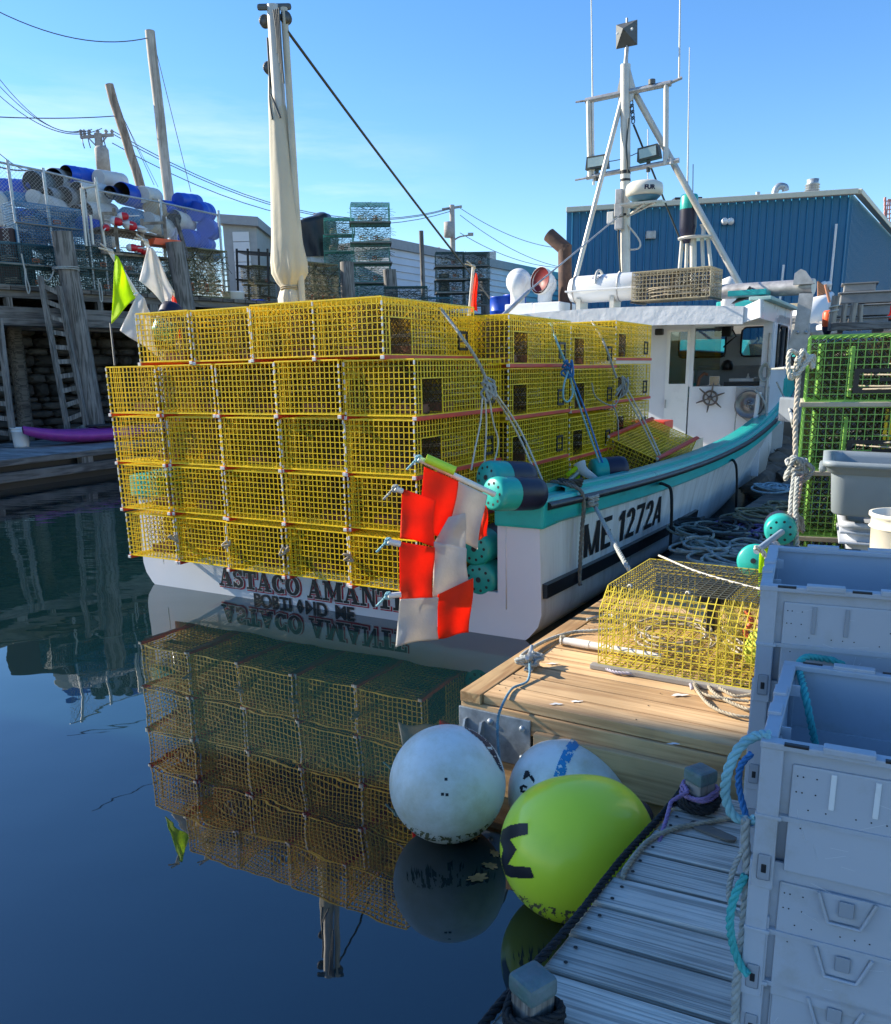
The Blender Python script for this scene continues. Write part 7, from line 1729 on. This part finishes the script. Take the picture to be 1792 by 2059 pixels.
# ============================================================ green traps, tubs and ropes at the right
GRN = M('bright_green_wire', (.24,.48,.09), .35, var=.15, sc=9); TANRUN = M('tan_runner', (.45,.40,.30), .7, var=.15)
random.seed(61)
gd = atan2(4.0-4.52, 2.10-1.94)      # direction of the front face
gd = radians(-22)
gz = [1.585,1.22,.86,.50]
GP = None
for i, z in enumerate(gz):
    px = [1630,1618,1608,1603][i]; p = PX(px, 700+ i*130, 4.5); p.z = z
    lab = ['topmost green wire trap at the right edge, lit bright','second green wire trap from the top at the right edge','third green trap from the top, partly behind the grey tub','lowest green trap behind the lower grey tub'][i]
    if GP is None:
        GP = make_trap(71,'x',GRN,TANRUN,s=.038,W=1.2,L_=.56,H=.335,r=.0028,lite=True,clips=False); 
        # extra contents: green inner slats, yellow piece, black vent
        part('inner_slats', MB().bbox((.05,.10,.02),(.07,.5,.30),.004).bbox((.20,.06,.02),(.22,.5,.28),.004), GRN, GP)
        mb = MB(); 
        for k in range(5): mb.box((.40+.022*k,.12,.10),(.415+.022*k,.14,.32))
        part('yellow_panel', mb, YEL, GP)
        mb = MB(); 
        for a,b in (((.22,.04),(.48,.07)),((.22,.145),(.48,.165)),((.22,.04),(.245,.165)),((.455,.04),(.48,.165)),((.34,.10),(.48,.12))): mb.box((a[0],-.008,a[1]),(b[0],.006,b[1]))
        part('black_vent', mb, BLK, GP)
        mb = MB(); mb.bbox((-.03,-.02,-.028),(1.2,.02,-.003),.004); part('front_runner', mb, TANRUN, GP)
        mb = MB(); random.seed(5)
        for k in range(500):
            a = Vector((R(.5,1.15),R(.08,.5),R(.03,.30))); mb.rod(a, a+Vector((R(-.05,.05),R(-.05,.05),R(-.03,.03))), .0014, 3, cap=False)
        part('green_netting', mb, M('grey_green_twine',(.16,.18,.11),.85,var=.4), GP)
        o = GP; o.location = p; o.rotation_euler = (0,0,gd); o['label'] = lab; o['group'] = 'green traps at the right'
    else: dup(GP, p, gd, lab, 'green traps at the right')
solo('top_board', MB().bbox((-.02,-.02,.34),(1.2,.56,.352),.004, Matrix.Translation(PX(1630,700,4.5)*1.0) ), TANRUN, 'x', 'board') if False else None
TUB = M('grey_tub_plastic', (.25,.29,.31), .45, var=.1, sc=3, dirt=(.16,.16,.15), dpos=(.55,.8)); TUBL = M('pale_grey_tub', (.46,.49,.54), .45, var=.06)
def tub(c, rz, W, D, H, m, lab, tilt=0., rib=False):
    t = thing('fish_tub', lab, 'tub', c, rz, 'grey tubs on the dock'); t.rotation_euler = (0,tilt,rz); XF[t.name] = Matrix.Translation(c) @ Matrix.Rotation(rz,4,'Z') @ Matrix.Rotation(tilt,4,'Y')
    def rr(i, z, n=6, rad=.06):
        pts = []
        for cx,cy,t0 in ((W-i-rad,D-i-rad,0),(i+rad,D-i-rad,pi/2),(i+rad,i+rad,pi),(W-i-rad,i+rad,3*pi/2)):
            for k in range(n): a = t0+k*pi/2/(n-1); pts.append(Vector((cx+rad*cos(a), cy+rad*sin(a), z)))
        return pts
    rows = [rr(.05,0),rr(.04,.01),rr(.02,H*.75),rr(.018,H*.78),rr(0,H*.80),rr(-.005,H*.90),rr(-.02,H*.91),rr(-.022,H),rr(.02,H),rr(.03,H*.9),rr(.055,.015)]
    vs = [p for r_ in rows for p in r_]; n = len(rows[0]); mb = MB(); mb.add(vs, [(i*n+k,i*n+(k+1)%n,(i+1)*n+(k+1)%n,(i+1)*n+k) for i in range(len(rows)-1) for k in range(n)], True)
    mb.add(rows[0],[tuple(range(n-1,-1,-1))]); mb.add(rows[-1],[tuple(range(n))]); part('shell', mb, m, t)
    if rib:
        mb = MB(); 
        for z in (H*.62,H*.80): mb.bbox((-.012,-.012,z),(W+.012,D+.012,z+.012),.004)
        for x in (.25,.5): mb.bbox((x,-.010,H*.62),(x+.01,.01,H),.003)
        part('ribs', mb, m, t)
    else: part('end_handle', MB().bbox((-.035,D*.25,H*.72),(.0,D*.75,H*.86),.02), m, t)
    return t
c1 = PX(1655,1000,3.75); tub(Vector((c1.x,c1.y,1.10)), ta+.04, .95, .55, .25, TUB, 'dark grey tub tilted on top of the paler one at the right', -.04+.07)
c2 = PX(1690,1090,3.85); tub(Vector((c2.x,c2.y,.78)), ta+.05, .9, .5, .27, TUBL, 'pale grey ribbed tub under the dark one', .02, True)
solo('black_crate', MB().bbox((-.08,-.05,-.30),(.9,.5,.0),.01, Matrix.Translation(Vector((c2.x,c2.y,.775))) @ Matrix.Rotation(ta,4,'Z')), BLK, 'black crate base under the ribbed grey tub', 'crate')
pb2 = PX(1812,1150,3.0); bucket(Vector((pb2.x,pb2.y,.98)), .12, .26, 'creamy white bucket at the right edge behind the rear totes', 'white_bucket', M('cream_bucket',(.78,.72,.58),.4), hd=False)
solo('bucket_stand', MB().bbox((-.2,-.1,0),(.3,.3,.54),.02, Matrix.Translation((pb2.x,pb2.y,.43))), TUB, 'grey box under the cream bucket behind the totes', 'box')
solo('white_line_rope', MB().rope(spline([PX(1608,728,4.55),PX(1606,760,4.5),PX(1600,850,4.45),PX(1600,935,4.42)],10),.014,12,6), M('worn_white_rope',(.44,.39,.32),.85,var=.2,sc=30), 'thick twisted white rope hanging left of the green traps', 'rope', group='ropes beside the green traps')
for i,(m_,pp,l_) in enumerate(((M('pinkish_rope',(.42,.32,.28),.85,var=.2,sc=30),[(1612,955),(1606,1000),(1597,1040),(1592,1060)],'pinkish doubled rope below the big knot'),(GRYR,[(1598,950),(1592,1000),(1588,1050),(1584,1090),(1575,1130)],'grey rope hanging down to the teal buoy'),(GRYR,[(1604,960),(1600,1020),(1602,1080),(1605,1110)],'second grey rope hanging down past the teal buoy'))):
    solo('hanging_rope', MB().rope(spline([PX(x,y,4.40-.03*i-.002*(y-950)) for x,y in pp],8),.013,12,5), m_, l_, 'rope', group='ropes beside the green traps')
for i,(x,y,s_,m_,l_) in enumerate(((1612,732,.07,WHR,'frayed pale knot where the thick rope starts'),(1606,945,.075,GRYR,'big knot halfway down the ropes'),(1598,1050,.06,GRYR,'frayed knot above the teal buoy'))):
    random.seed(90+i); c = PX(x,y,4.4); solo('rope_knot', MB().rope(spline([c+Vector((R(-s_,s_),R(-s_,s_)*.4,R(-s_,s_))) for _ in range(18)],6),.012,12,5), m_, l_, 'knot', group='knots beside the green traps')
solo('bow_line', MB().tube(sag(XF[bt.name]@BU(1549,742,7.3), PX(1612,738,4.6), .0, 6),.012,6), GRYR, 'line from the wheelhouse post to the knot by the green traps', 'rope')
solo('spring_line', MB().tube(spline([XF[bt.name]@BU(1562,768,7.2), XF[bt.name]@BU(1580,805,6.8), PX(1590,830,6.5), PX(1596,860,6.)],6),.012,6), GRYR, 'grey spring line leading down from the wheelhouse side', 'rope')
# teal disc buoy with stick on the dock
t, c, ax, F_ = stick_buoy(1570,1068,4.05,.078,.30,(.35,.93,-.05),'teal buoy with drain holes standing by the ropes on the dock',holes=8)
part('stick', MB().rod(PX(1572,1070,4.03), PX(1522,1108,3.72), .016, 12), M('blue_grey_pipe',(.28,.36,.45),.4), t, world=True)
part('rope_tail', MB().rope(spline([PX(1518,1100,3.70),PX(1530,1106,3.70),PX(1545,1125,3.70)],8),.012,12,5), WHR, t, world=True)
t, c, ax, F_ = stick_buoy(1515,1128,3.95,.085,.26,(.5,.85,-.2),'teal buoy lying behind the loose trap',holes=0)
lm = thing('lime_flag', 'folded lime flag with small lettering standing behind the loose trap', 'flag', PX(1535,1180,3.85)); part('cloth', cloth([(1527,1110),(1545,1100),(1556,1200),(1524,1200)],3.8,.01,1.), FYEL, lm, world=True)
part('small_print', mesh_text('Friend', .022, basis(PX(1545,1117,3.775),(.85,0,-.5),(.5,0,.85)),.0003), WHC, lm, world=True)
part('grey_fold', MB().tube(spline([PX(1553,1090,3.85),PX(1562,1120,3.83),PX(1560,1148,3.82)],6),.035,10,rf=lambda t_: .4+.6*sin(pi*min(1,t_+.15))), STL, lm, world=True)
# rope heap on the old dock
random.seed(12)
heap = [('grey_green_rope',(.20,.23,.20),(1505,1090),2.2,.42,'big heap of grey-green rope on the old dock'),('black_rope2',(.03,.035,.035),(1455,1075),1.6,.25,'dark rope loops nearest the hull on the old dock'),('violet_rope',(.16,.11,.25),(1490,1075),1.0,.18,'violet rope in the heap on the old dock'),('olive_rope',(.22,.20,.12),(1550,1035),1.6,.30,'olive rope loops behind the teal buoy'),('pale_blue_tangle',(.28,.38,.42),(1572,985),1.0,.16,'pale blue rope tangle far along the old dock'),('pale_grey_tangle',(.34,.36,.34),(1480,1125),1.5,.28,'pale grey rope coils just behind the loose trap')]
for n_,c3,(x,y),k,sp_,lab in heap:
    c = PZ(x,y,.43); mb = MB()
    for q in range(int(9*k)):
        cc = c+Vector((R(-sp_,sp_),R(-sp_,sp_)*1.4,.015+.05*R(0,1)*(1 if k > 1.2 else .5))); rr = R(.09,.24); a0 = R(0,6); e_ = R(.5,1.2); pts = []
        for j in range(22):
            a = a0+j*.36; pts.append(cc+Vector((rr*cos(a)*e_, rr*sin(a)*1.2, .012*sin(a*1.7+q))))
        mb.tube(spline(pts,2), .012, 5)
    solo('rope_heap', mb, M(n_,c3,.85,var=.35,sc=25,bump=.5,bsc=160), lab, 'rope heap', group='rope heaps on the old dock')
# ============================================================ right background
BLUE = M('blue_steel_siding', (.018,.165,.31), .38, var=.04, sc=1.); BRICK = M('far_brick', (.25,.10,.07), .8, var=.15)
A = PZ(1140,432,8.0); Bc = PZ(1710,397,8.0); C2 = PZ(1792,482,8.0)
dA = (Bc-A); LA = dA.length; dA.normalize(); dC = (C2-Bc); dC.normalize(); nA = Vector((dA.y,-dA.x,0)); 
if nA.dot(CP-A) < 0: nA = -nA
bb = thing('blue_building', 'large blue ribbed steel building with a cream roof edge behind the boat', 'building', Vector((Bc.x,Bc.y,2.0)))
H0 = 1.5
def siding(a, d, L_, n, extra=0.):
    mb = MB(); k = int(L_/.29); w_ = L_/k
    for i in range(k):
        p = a+d*(i*w_); prof = [(0,0),(w_*.70,0),(w_*.79,.085),(w_*.91,.085),(w_,0)]
        for (s0,o0),(s1,o1) in zip(prof, prof[1:]):
            q0, q1 = p+d*s0+n*o0, p+d*s1+n*o1; mb.add([(q0.x,q0.y,H0),(q1.x,q1.y,H0),(q1.x,q1.y,8.12),(q0.x,q0.y,8.12)],[(0,1,2,3)])
    return mb
part('ribbed_siding', siding(A, dA, LA, nA), BLUE, bb, world=True)
nC = Vector((dC.y,-dC.x,0)); 
if nC.dot(CP-Bc) < 0: nC = -nC
part('side_siding', siding(Bc, dC, 26, nC), BLUE, bb, world=True)
mb = MB(); q = [A+nA*.2, Bc+nA*.2+nC*.2, Bc+dC*26+nC*.2]
for a_, b_ in zip(q, q[1:]): mb.bbox((0,-.16,8.05),((b_-a_).length,.10,8.25),.03, Matrix.Translation((a_.x,a_.y,0)) @ Matrix.Rotation(atan2(b_.y-a_.y,b_.x-a_.x),4,'Z'))
part('roof_edge', mb, CREAM, bb, world=True)
back = A-nA*24
mb = MB().add([(A).to_tuple()[:2]+(8.05,), (Bc.x,Bc.y,8.05), (Bc+dC*26).to_tuple()[:2]+(8.05,), (back.x,back.y,8.05)],[(0,1,2,3)]); part('roof', mb, TRIM, bb, world=True)
mb = MB().add([(A).to_tuple()[:2]+(H0,), (back.x,back.y,H0),(back.x,back.y,8.0),(A).to_tuple()[:2]+(8.0,)],[(0,1,2,3)]); part('end_wall', mb, BLUE, bb, world=True)
def onA(x, y, o=.12): r_ = ray(x,y); t_ = ((A+nA*o)-CP).dot(nA)/r_.dot(nA); return CP+r_*t_
for (x,y,lab) in ((1463,446,'upper'),(1598,683*.0+652,'lower')):
    for dx in (-6,6): part('wall_light', MB().lathe([(0,0),(.10,.02),(.14,.10),(.12,.2),(0,.24)],14,frame(onA(x+dx if y<500 else 1520+dx+ (x-1598),y if y<500 else 584,.1), onA(x+dx if y<500 else 1520+dx+(x-1598),y if y<500 else 584,.1)+nA)), WHITE, bb, world=True) if y < 500 else None
for dx in (-4,5): p = onA(2060/1.0*.0+1658+dx*1.0 if False else 1318+dx, 799*.0+580, .1) if False else None
for dx in (-5,5):
    p = onA(1658-0+dx-0, 509, .1) if False else onA((1750+1355/2.389+dx*1.3)*.7168, (500+712/2.389)*.7168, .1)
    part('wall_light', MB().lathe([(0,0),(.10,.02),(.13,.10),(.11,.2),(0,.24)],14,frame(p, p+nA)), WHITE, bb, world=True)
p = onA(1310+20,473,.1); p = onA((1750+180/2.389)*.7168,(500+380/2.389)*.7168,.1); part('wall_vent', MB().bbox(tuple(p-Vector((.2,.1,.16))),tuple(p+Vector((.2,.1,.16))),.04), STL, bb, world=True)
part('downpipe', MB().rod(onA(1660,628*.0+455,.2)*1.0, onA((2200+440/3.433)*.7168,(350+1560/3.433)*.7168,.2), .045, 8), CREAM, bb, world=True) if False else None
a_ = onA((2200+504/3.433)*.7168,(350+955/3.433)*.7168,.22); b_ = onA((2200+436/3.433)*.7168,(350+1650/3.433)*.7168,.22)
solo('flag_mast', MB().rod(b_, a_, .05, 8), WHC, 'thin white mast before the right part of the blue building', 'mast')
solo('flag_mast', MB().rod(onA((1750+1045/2.389)*.7168,(500+835/2.389)*.7168,.3), onA((1750+1072/2.389)*.7168,(500+580/2.389)*.7168,.3), .05, 8), WHC, 'shorter white rod rising behind the wheelhouse roof', 'mast')
# roof things
u0, u1 = PX(1357,404,38), PX(1412,416,38); solo('rooftop_unit', MB().bbox((u0.x,38,u1.z-.2),(u1.x,40,u0.z+.15),.03), BLK, 'dark flat unit on the blue building roof left of the mast leg', 'air conditioner')
solo('roof_pipe', MB().rod(PX(1524,404,37),PX(1524,386,37),.10,8), GALV, 'short straight vent pipe on the blue building roof', 'vent')
c = PX(1558,402,37); solo('gooseneck_vent', MB().tube(spline([c,c+Vector((0,0,.35)),c+Vector((.15,0,.52)),c+Vector((.38,0,.48)),c+Vector((.42,0,.34))],6),.14,12), GALV, 'curved gooseneck vent on the blue building roof', 'vent')
c = PX(1632,398,36.5); solo('louvre_vent', MB().lathe([(.25,-.2),(.25,.02),(.30,.03),(.22,.12),(.30,.13),(.22,.22),(.30,.23),(.22,.32),(.24,.45),(0,.46)],14,Matrix.Translation(c+Vector((0,0,.25)))), GALV, 'louvred metal vent on the blue building roof near its corner', 'vent')
# brick tower with mast, far right
c = PX(1786,470,120); solo('brick_tower', MB().box((c.x-1.2,120,0),(c.x+8,128,c.z+1.5)), BRICK, 'brick building top seen past the right end of the blue building', 'building')
mb = MB(); a_ = PX(1789,448,118); b_ = PX(1789,400,118)
for dx in (-.5,.5,0): mb.rod(a_+Vector((dx,0,0)), b_+Vector((dx*.3,0,0)), .08, 4)
for k in range(6): q_ = a_.lerp(b_,k/5.5); mb.rod(q_-Vector((.6,0,0)), q_+Vector((.6,0,.1)), .09, 4); mb.bbox(tuple(q_+Vector((-.75,-.1,0))), tuple(q_+Vector((-.5,.1,.5))), .02)
solo('lattice_mast', mb, M('red_white_mast',(.55,.25,.22),.6,var=.3), 'small antenna mast on the brick building at the right edge', 'mast')
# quay ground, rocks
QG = M('quay_ground', (.14,.12,.10), .9, var=.3, sc=3, bump=.5, bsc=10)
solo('quay_ground', MB().add([(5.0,13.5,1.9),(60,13.5,1.9),(60,110,1.9),(5.0,110,1.9),(5.0,13.5,-1),(60,13.5,-1)],[(0,1,2,3),(0,4,5,1)]), QG, None, None, kind='structure')
solo('quay_slope', MB().add([(4.2,12.2,-.5),(60,12.2,-.5),(60,15.5,2.15),(5.2,15.5,2.15),(5.2,40,2.15),(60,40,2.15)],[(0,1,2,3),(3,2,5,4)]), QG, None, None, kind='structure')
ROCK = M('pale_granite', (.42,.39,.34), .85, var=.3, sc=6, bump=.8, bsc=12)
random.seed(8); rl = ['rightmost','leftmost','upper','lower','middle']
def rock(c, s, lab, seed):
    random.seed(seed); bm = bmesh.new(); bmesh.ops.create_icosphere(bm, subdivisions=2, radius=1); sx, sy, sz = s*R(.9,1.4), s, s*R(.6,.85)
    for v in bm.verts: k = 1+R(-.14,.14); v.co = Vector((v.co.x*sx*k, v.co.y*sy*k, v.co.z*sz*k))+c
    bm.verts.index_update(); mb = MB().add([v.co.copy() for v in bm.verts], [[v.index for v in f.verts] for f in bm.faces]); bm.free()
    solo('granite_boulder', mb, ROCK, lab, 'boulder', group='boulders on the quay slope')
RKS = [((1604,664),.24,'biggest pale boulder between the wheelhouse and the davit arm'),((1598,682),.18,'pale boulder below the biggest one'),((1618,676),.16,'boulder beside the davit arm foot'),((1588,676),.15,'boulder close to the wheelhouse side'),((1632,690),.2,'boulder right of the davit chains'),((1600,648),.16,'flat boulder above the biggest one'),((1640,668),.2,'boulder under the white sack'),((1660,662),.2,'boulder left of the short pilings')]
for i,((x,y),s,l_) in enumerate(RKS): rock(PX(x,y,14.5), s, l_, 100+i)
mb = MB(); random.seed(15)
for i in range(160):
    c = Vector((R(4.6,9),R(12.4,15.2),0)); c.z = -.5+(c.y-12.2)*.80; bm = bmesh.new(); bmesh.ops.create_icosphere(bm, subdivisions=1, radius=1); s = R(.12,.32)
    for v in bm.verts: v.co = Vector((v.co.x*s*1.3, v.co.y*s, v.co.z*s*.7))*(1+R(-.12,.12))+c
    bm.verts.index_update(); mb.add([v.co.copy() for v in bm.verts], [[v.index for v in f.verts] for f in bm.faces]); bm.free()
solo('riprap', mb, M('dark_riprap',(.16,.14,.12),.9,var=.35,sc=6,bump=.8,bsc=12), None, None, kind='stuff')
# white float bags
c = PX(1632,652,15); solo('float_bag', MB().lathe([(0,0),(.22,.03),(.30,.25),(.26,.5),(.10,.72),(.04,.85),(0,.86)],20,frame(c+Vector((-.25,0,-.12)), c+Vector((.35,0,.55)))), WHITE, 'bright white pear shaped float leaning beside the davit arm', 'float')
c = PX(1600,640,15.5); solo('tan_sack', MB().lathe([(0,0),(.22,.03),(.30,.3),(.28,.7),(.10,.95),(0,1.0)],16,frame(c+Vector((-.4,.2,-.05)), c+Vector((.5,0,.0)))), M('tan_sack',(.42,.36,.22),.85,var=.25), 'tan sack lying behind the white float', 'sack')
solo('float_pile', MB().bbox(tuple(PX(1655,664,13.6)),tuple(PX(1688,650,13.6)+Vector((0,.3,0))),.05), WHITE, 'white foam block beside the orange buoy', 'foam block')
ob = thing('orange_buoy', 'orange buoy with navy base and a long stick before the fence', 'buoy', PX(1666,650,12.8)); c = PX(1666,636,12.8)
part('foam_body', MB().lathe([(0,-.02),(.06,0),(.08,.04),(.08,.22),(.06,.25),(0,.26)],18,Matrix.Translation(c-Vector((0,0,.17)))), ORB, ob, world=True); part('navy_base', MB().lathe([(0,-.10),(.04,-.09),(.07,-.02),(.078,.02)],18,Matrix.Translation(c-Vector((0,0,.17)))), NAVY, ob, world=True)
part('stick', MB().rod(c+Vector((0,0,.2)), PX(1660,572,12.8), .022, 8), M('salmon_stick',(.65,.30,.18),.5), ob, world=True)
# rusty mesh fence panel
p0, p1, p2, p3 = PX(1645,566,15),PX(1676,590,15),PX(1676,648,15),PX(1645,650,15); mb = MB()
for k in range(13): mb.rod(p0.lerp(p1,k/12), p3.lerp(p2,k/12), .012, 3)
for k in range(16): mb.rod(p0.lerp(p3,k/15), p1.lerp(p2,k/15), .012, 3)
solo('rusty_mesh', mb, M('rusty_mesh_wire',(.35,.17,.09),.8,var=.3), 'rusty orange mesh panel behind the orange buoy', 'fence')
# stacked grey crates
SC_ = M('stacked_crate_grey',(.26,.26,.25),.6,var=.12); SCB = M('crate_slot_blue',(.02,.06,.16),.5)
def crate(c, W, D, H, rz, lab):
    t = thing('insulated_crate', lab, 'crate', c, rz, 'grey crates stacked on the quay'); part('box', MB().bbox((0,0,0),(W,D,H*.86),.02), SC_, t); part('lid', MB().bbox((-.04,-.04,H*.86),(W+.04,D+.04,H),.02), SC_, t)
    mb = MB(); 
    for k in range(3): mb.box((W-.0,.1+k*D*.3,.05),(W+.012,.1+k*D*.3+D*.13,H*.8))
    part('side_slots', mb, SCB, t); part('feet', MB().box((.05,.05,-.06),(.2,D-.05,0)).box((W-.2,.05,-.06),(W-.05,D-.05,0)), BLK, t)
zz = PX(1700,662,15).z
for i,(x,w_,l_) in enumerate(((1676,.88,'lowest'),(1672,.92,'second'),(1690,.80,'third'))):
    p = PX(x,600,15); crate(Vector((p.x,15,zz+i*.21-.0)), w_, .8, .19, radians(-24), l_+' grey crate of the stack before the blue building')
p = PX(1706,600,15); crate(Vector((p.x,15.2,zz+3*.21)), .50, .6, .15, radians(-24), 'small topmost grey crate of the stack before the blue building')
for i,(x0,y0,x1,y1,r,l_) in enumerate(((1681,595,1671,655,.05,'tallest short piling with a pale rope round it'),(1700,611,1692,655,.036,'second short piling from the left'),(1719,609,1709,655,.045,'third short piling from the left'),(1731,612,1728,655,.036,'rightmost short piling before the crates'))):
    solo('short_piling', MB().tube([PX(x1,y1+10,12.2),PX(x0,y0,12.2)],r,12), WOODM('sunlit_piling%d'%i,(.46,.40,.32),(.24,.20,.16),(2,2,.15),20,.1,.6), l_, 'piling', group='short pilings at the right')
solo('piling_rope', MB().tube([PX(1676,632,12.2)+Vector((.058*cos(a),.058*sin(a),.01*a)) for a in [j*.5 for j in range(26)]],.011,5), WHR, 'pale rope round the tallest short piling', 'rope')
solo('quay_plank', MB().bbox((0,0,0),(3.2,.12,.10),.01, Matrix.Translation(PX(1672,664,12.)) @ Matrix.Rotation(radians(-8),4,'Z')), GREYB, 'long grey plank along the quay edge above the green traps', 'plank')
# parked pickup, partly in frame at the right edge
tr0 = PX(1768,698,17); tk = thing('pickup_truck', 'dark pickup truck with a red tail lamp at the right edge', 'truck', tr0, radians(-30))
DK_ = M('black_car_paint',(.012,.014,.02),.15,coat=.6,var=.02)
part('body', MB().bbox((0,0,.35),(1.9,5,.95),.08), DK_, tk); part('cab', MB().prism([(.15,.0),(1.75,.0),(1.6,.62),(.3,.62)],-3.9,-2.0,Matrix.Translation((0,0,.95)) @ Matrix.Rotation(pi/2,4,'X')), DK_, tk)
part('rear_window', MB().prism([(.32,.08),(1.58,.08),(1.48,.52),(.42,.52)],-2.0,-1.985,Matrix.Translation((0,0,.95)) @ Matrix.Rotation(pi/2,4,'X')), M('car_glass',(.02,.025,.03),.05), tk)
part('tail_lamp', MB().bbox((-.015,-.02,.52),(.16,.10,.90),.02), M('red_lamp_plastic',(.55,.01,.01),.15), tk); part('tail_lamp', MB().bbox((1.74,-.02,.52),(1.915,.10,.90),.02), M('red_lamp_plastic2',(.55,.01,.01),.15), tk)
part('bumper', MB().bbox((-.03,-.16,.26),(1.93,.02,.46),.04), M('chrome_bumper',(.6,.6,.6),.15,metal=.9), tk)
for y in (.9,4.0):
    for x in (.0,1.66): part('wheel', MB().lathe([(0,0),(.2,0),(.36,.02),(.38,.06),(.38,.2),(.36,.24),(0,.24)],20,Matrix.Translation((x,y,.36)) @ Matrix.Rotation(pi/2,4,'Y')), BLK, tk)
# bales/tubs just past green traps: blue container edge with writing
solo('blue_tote_far', MB().bbox(tuple(PX(1600,852,7.2)),tuple(PX(1616,800,7.2)+Vector((.0,.4,0))),.02), M('slate_tub',(.16,.19,.23),.5), 'pale blue-grey tub seen between the boat and the thick white rope', 'tub')
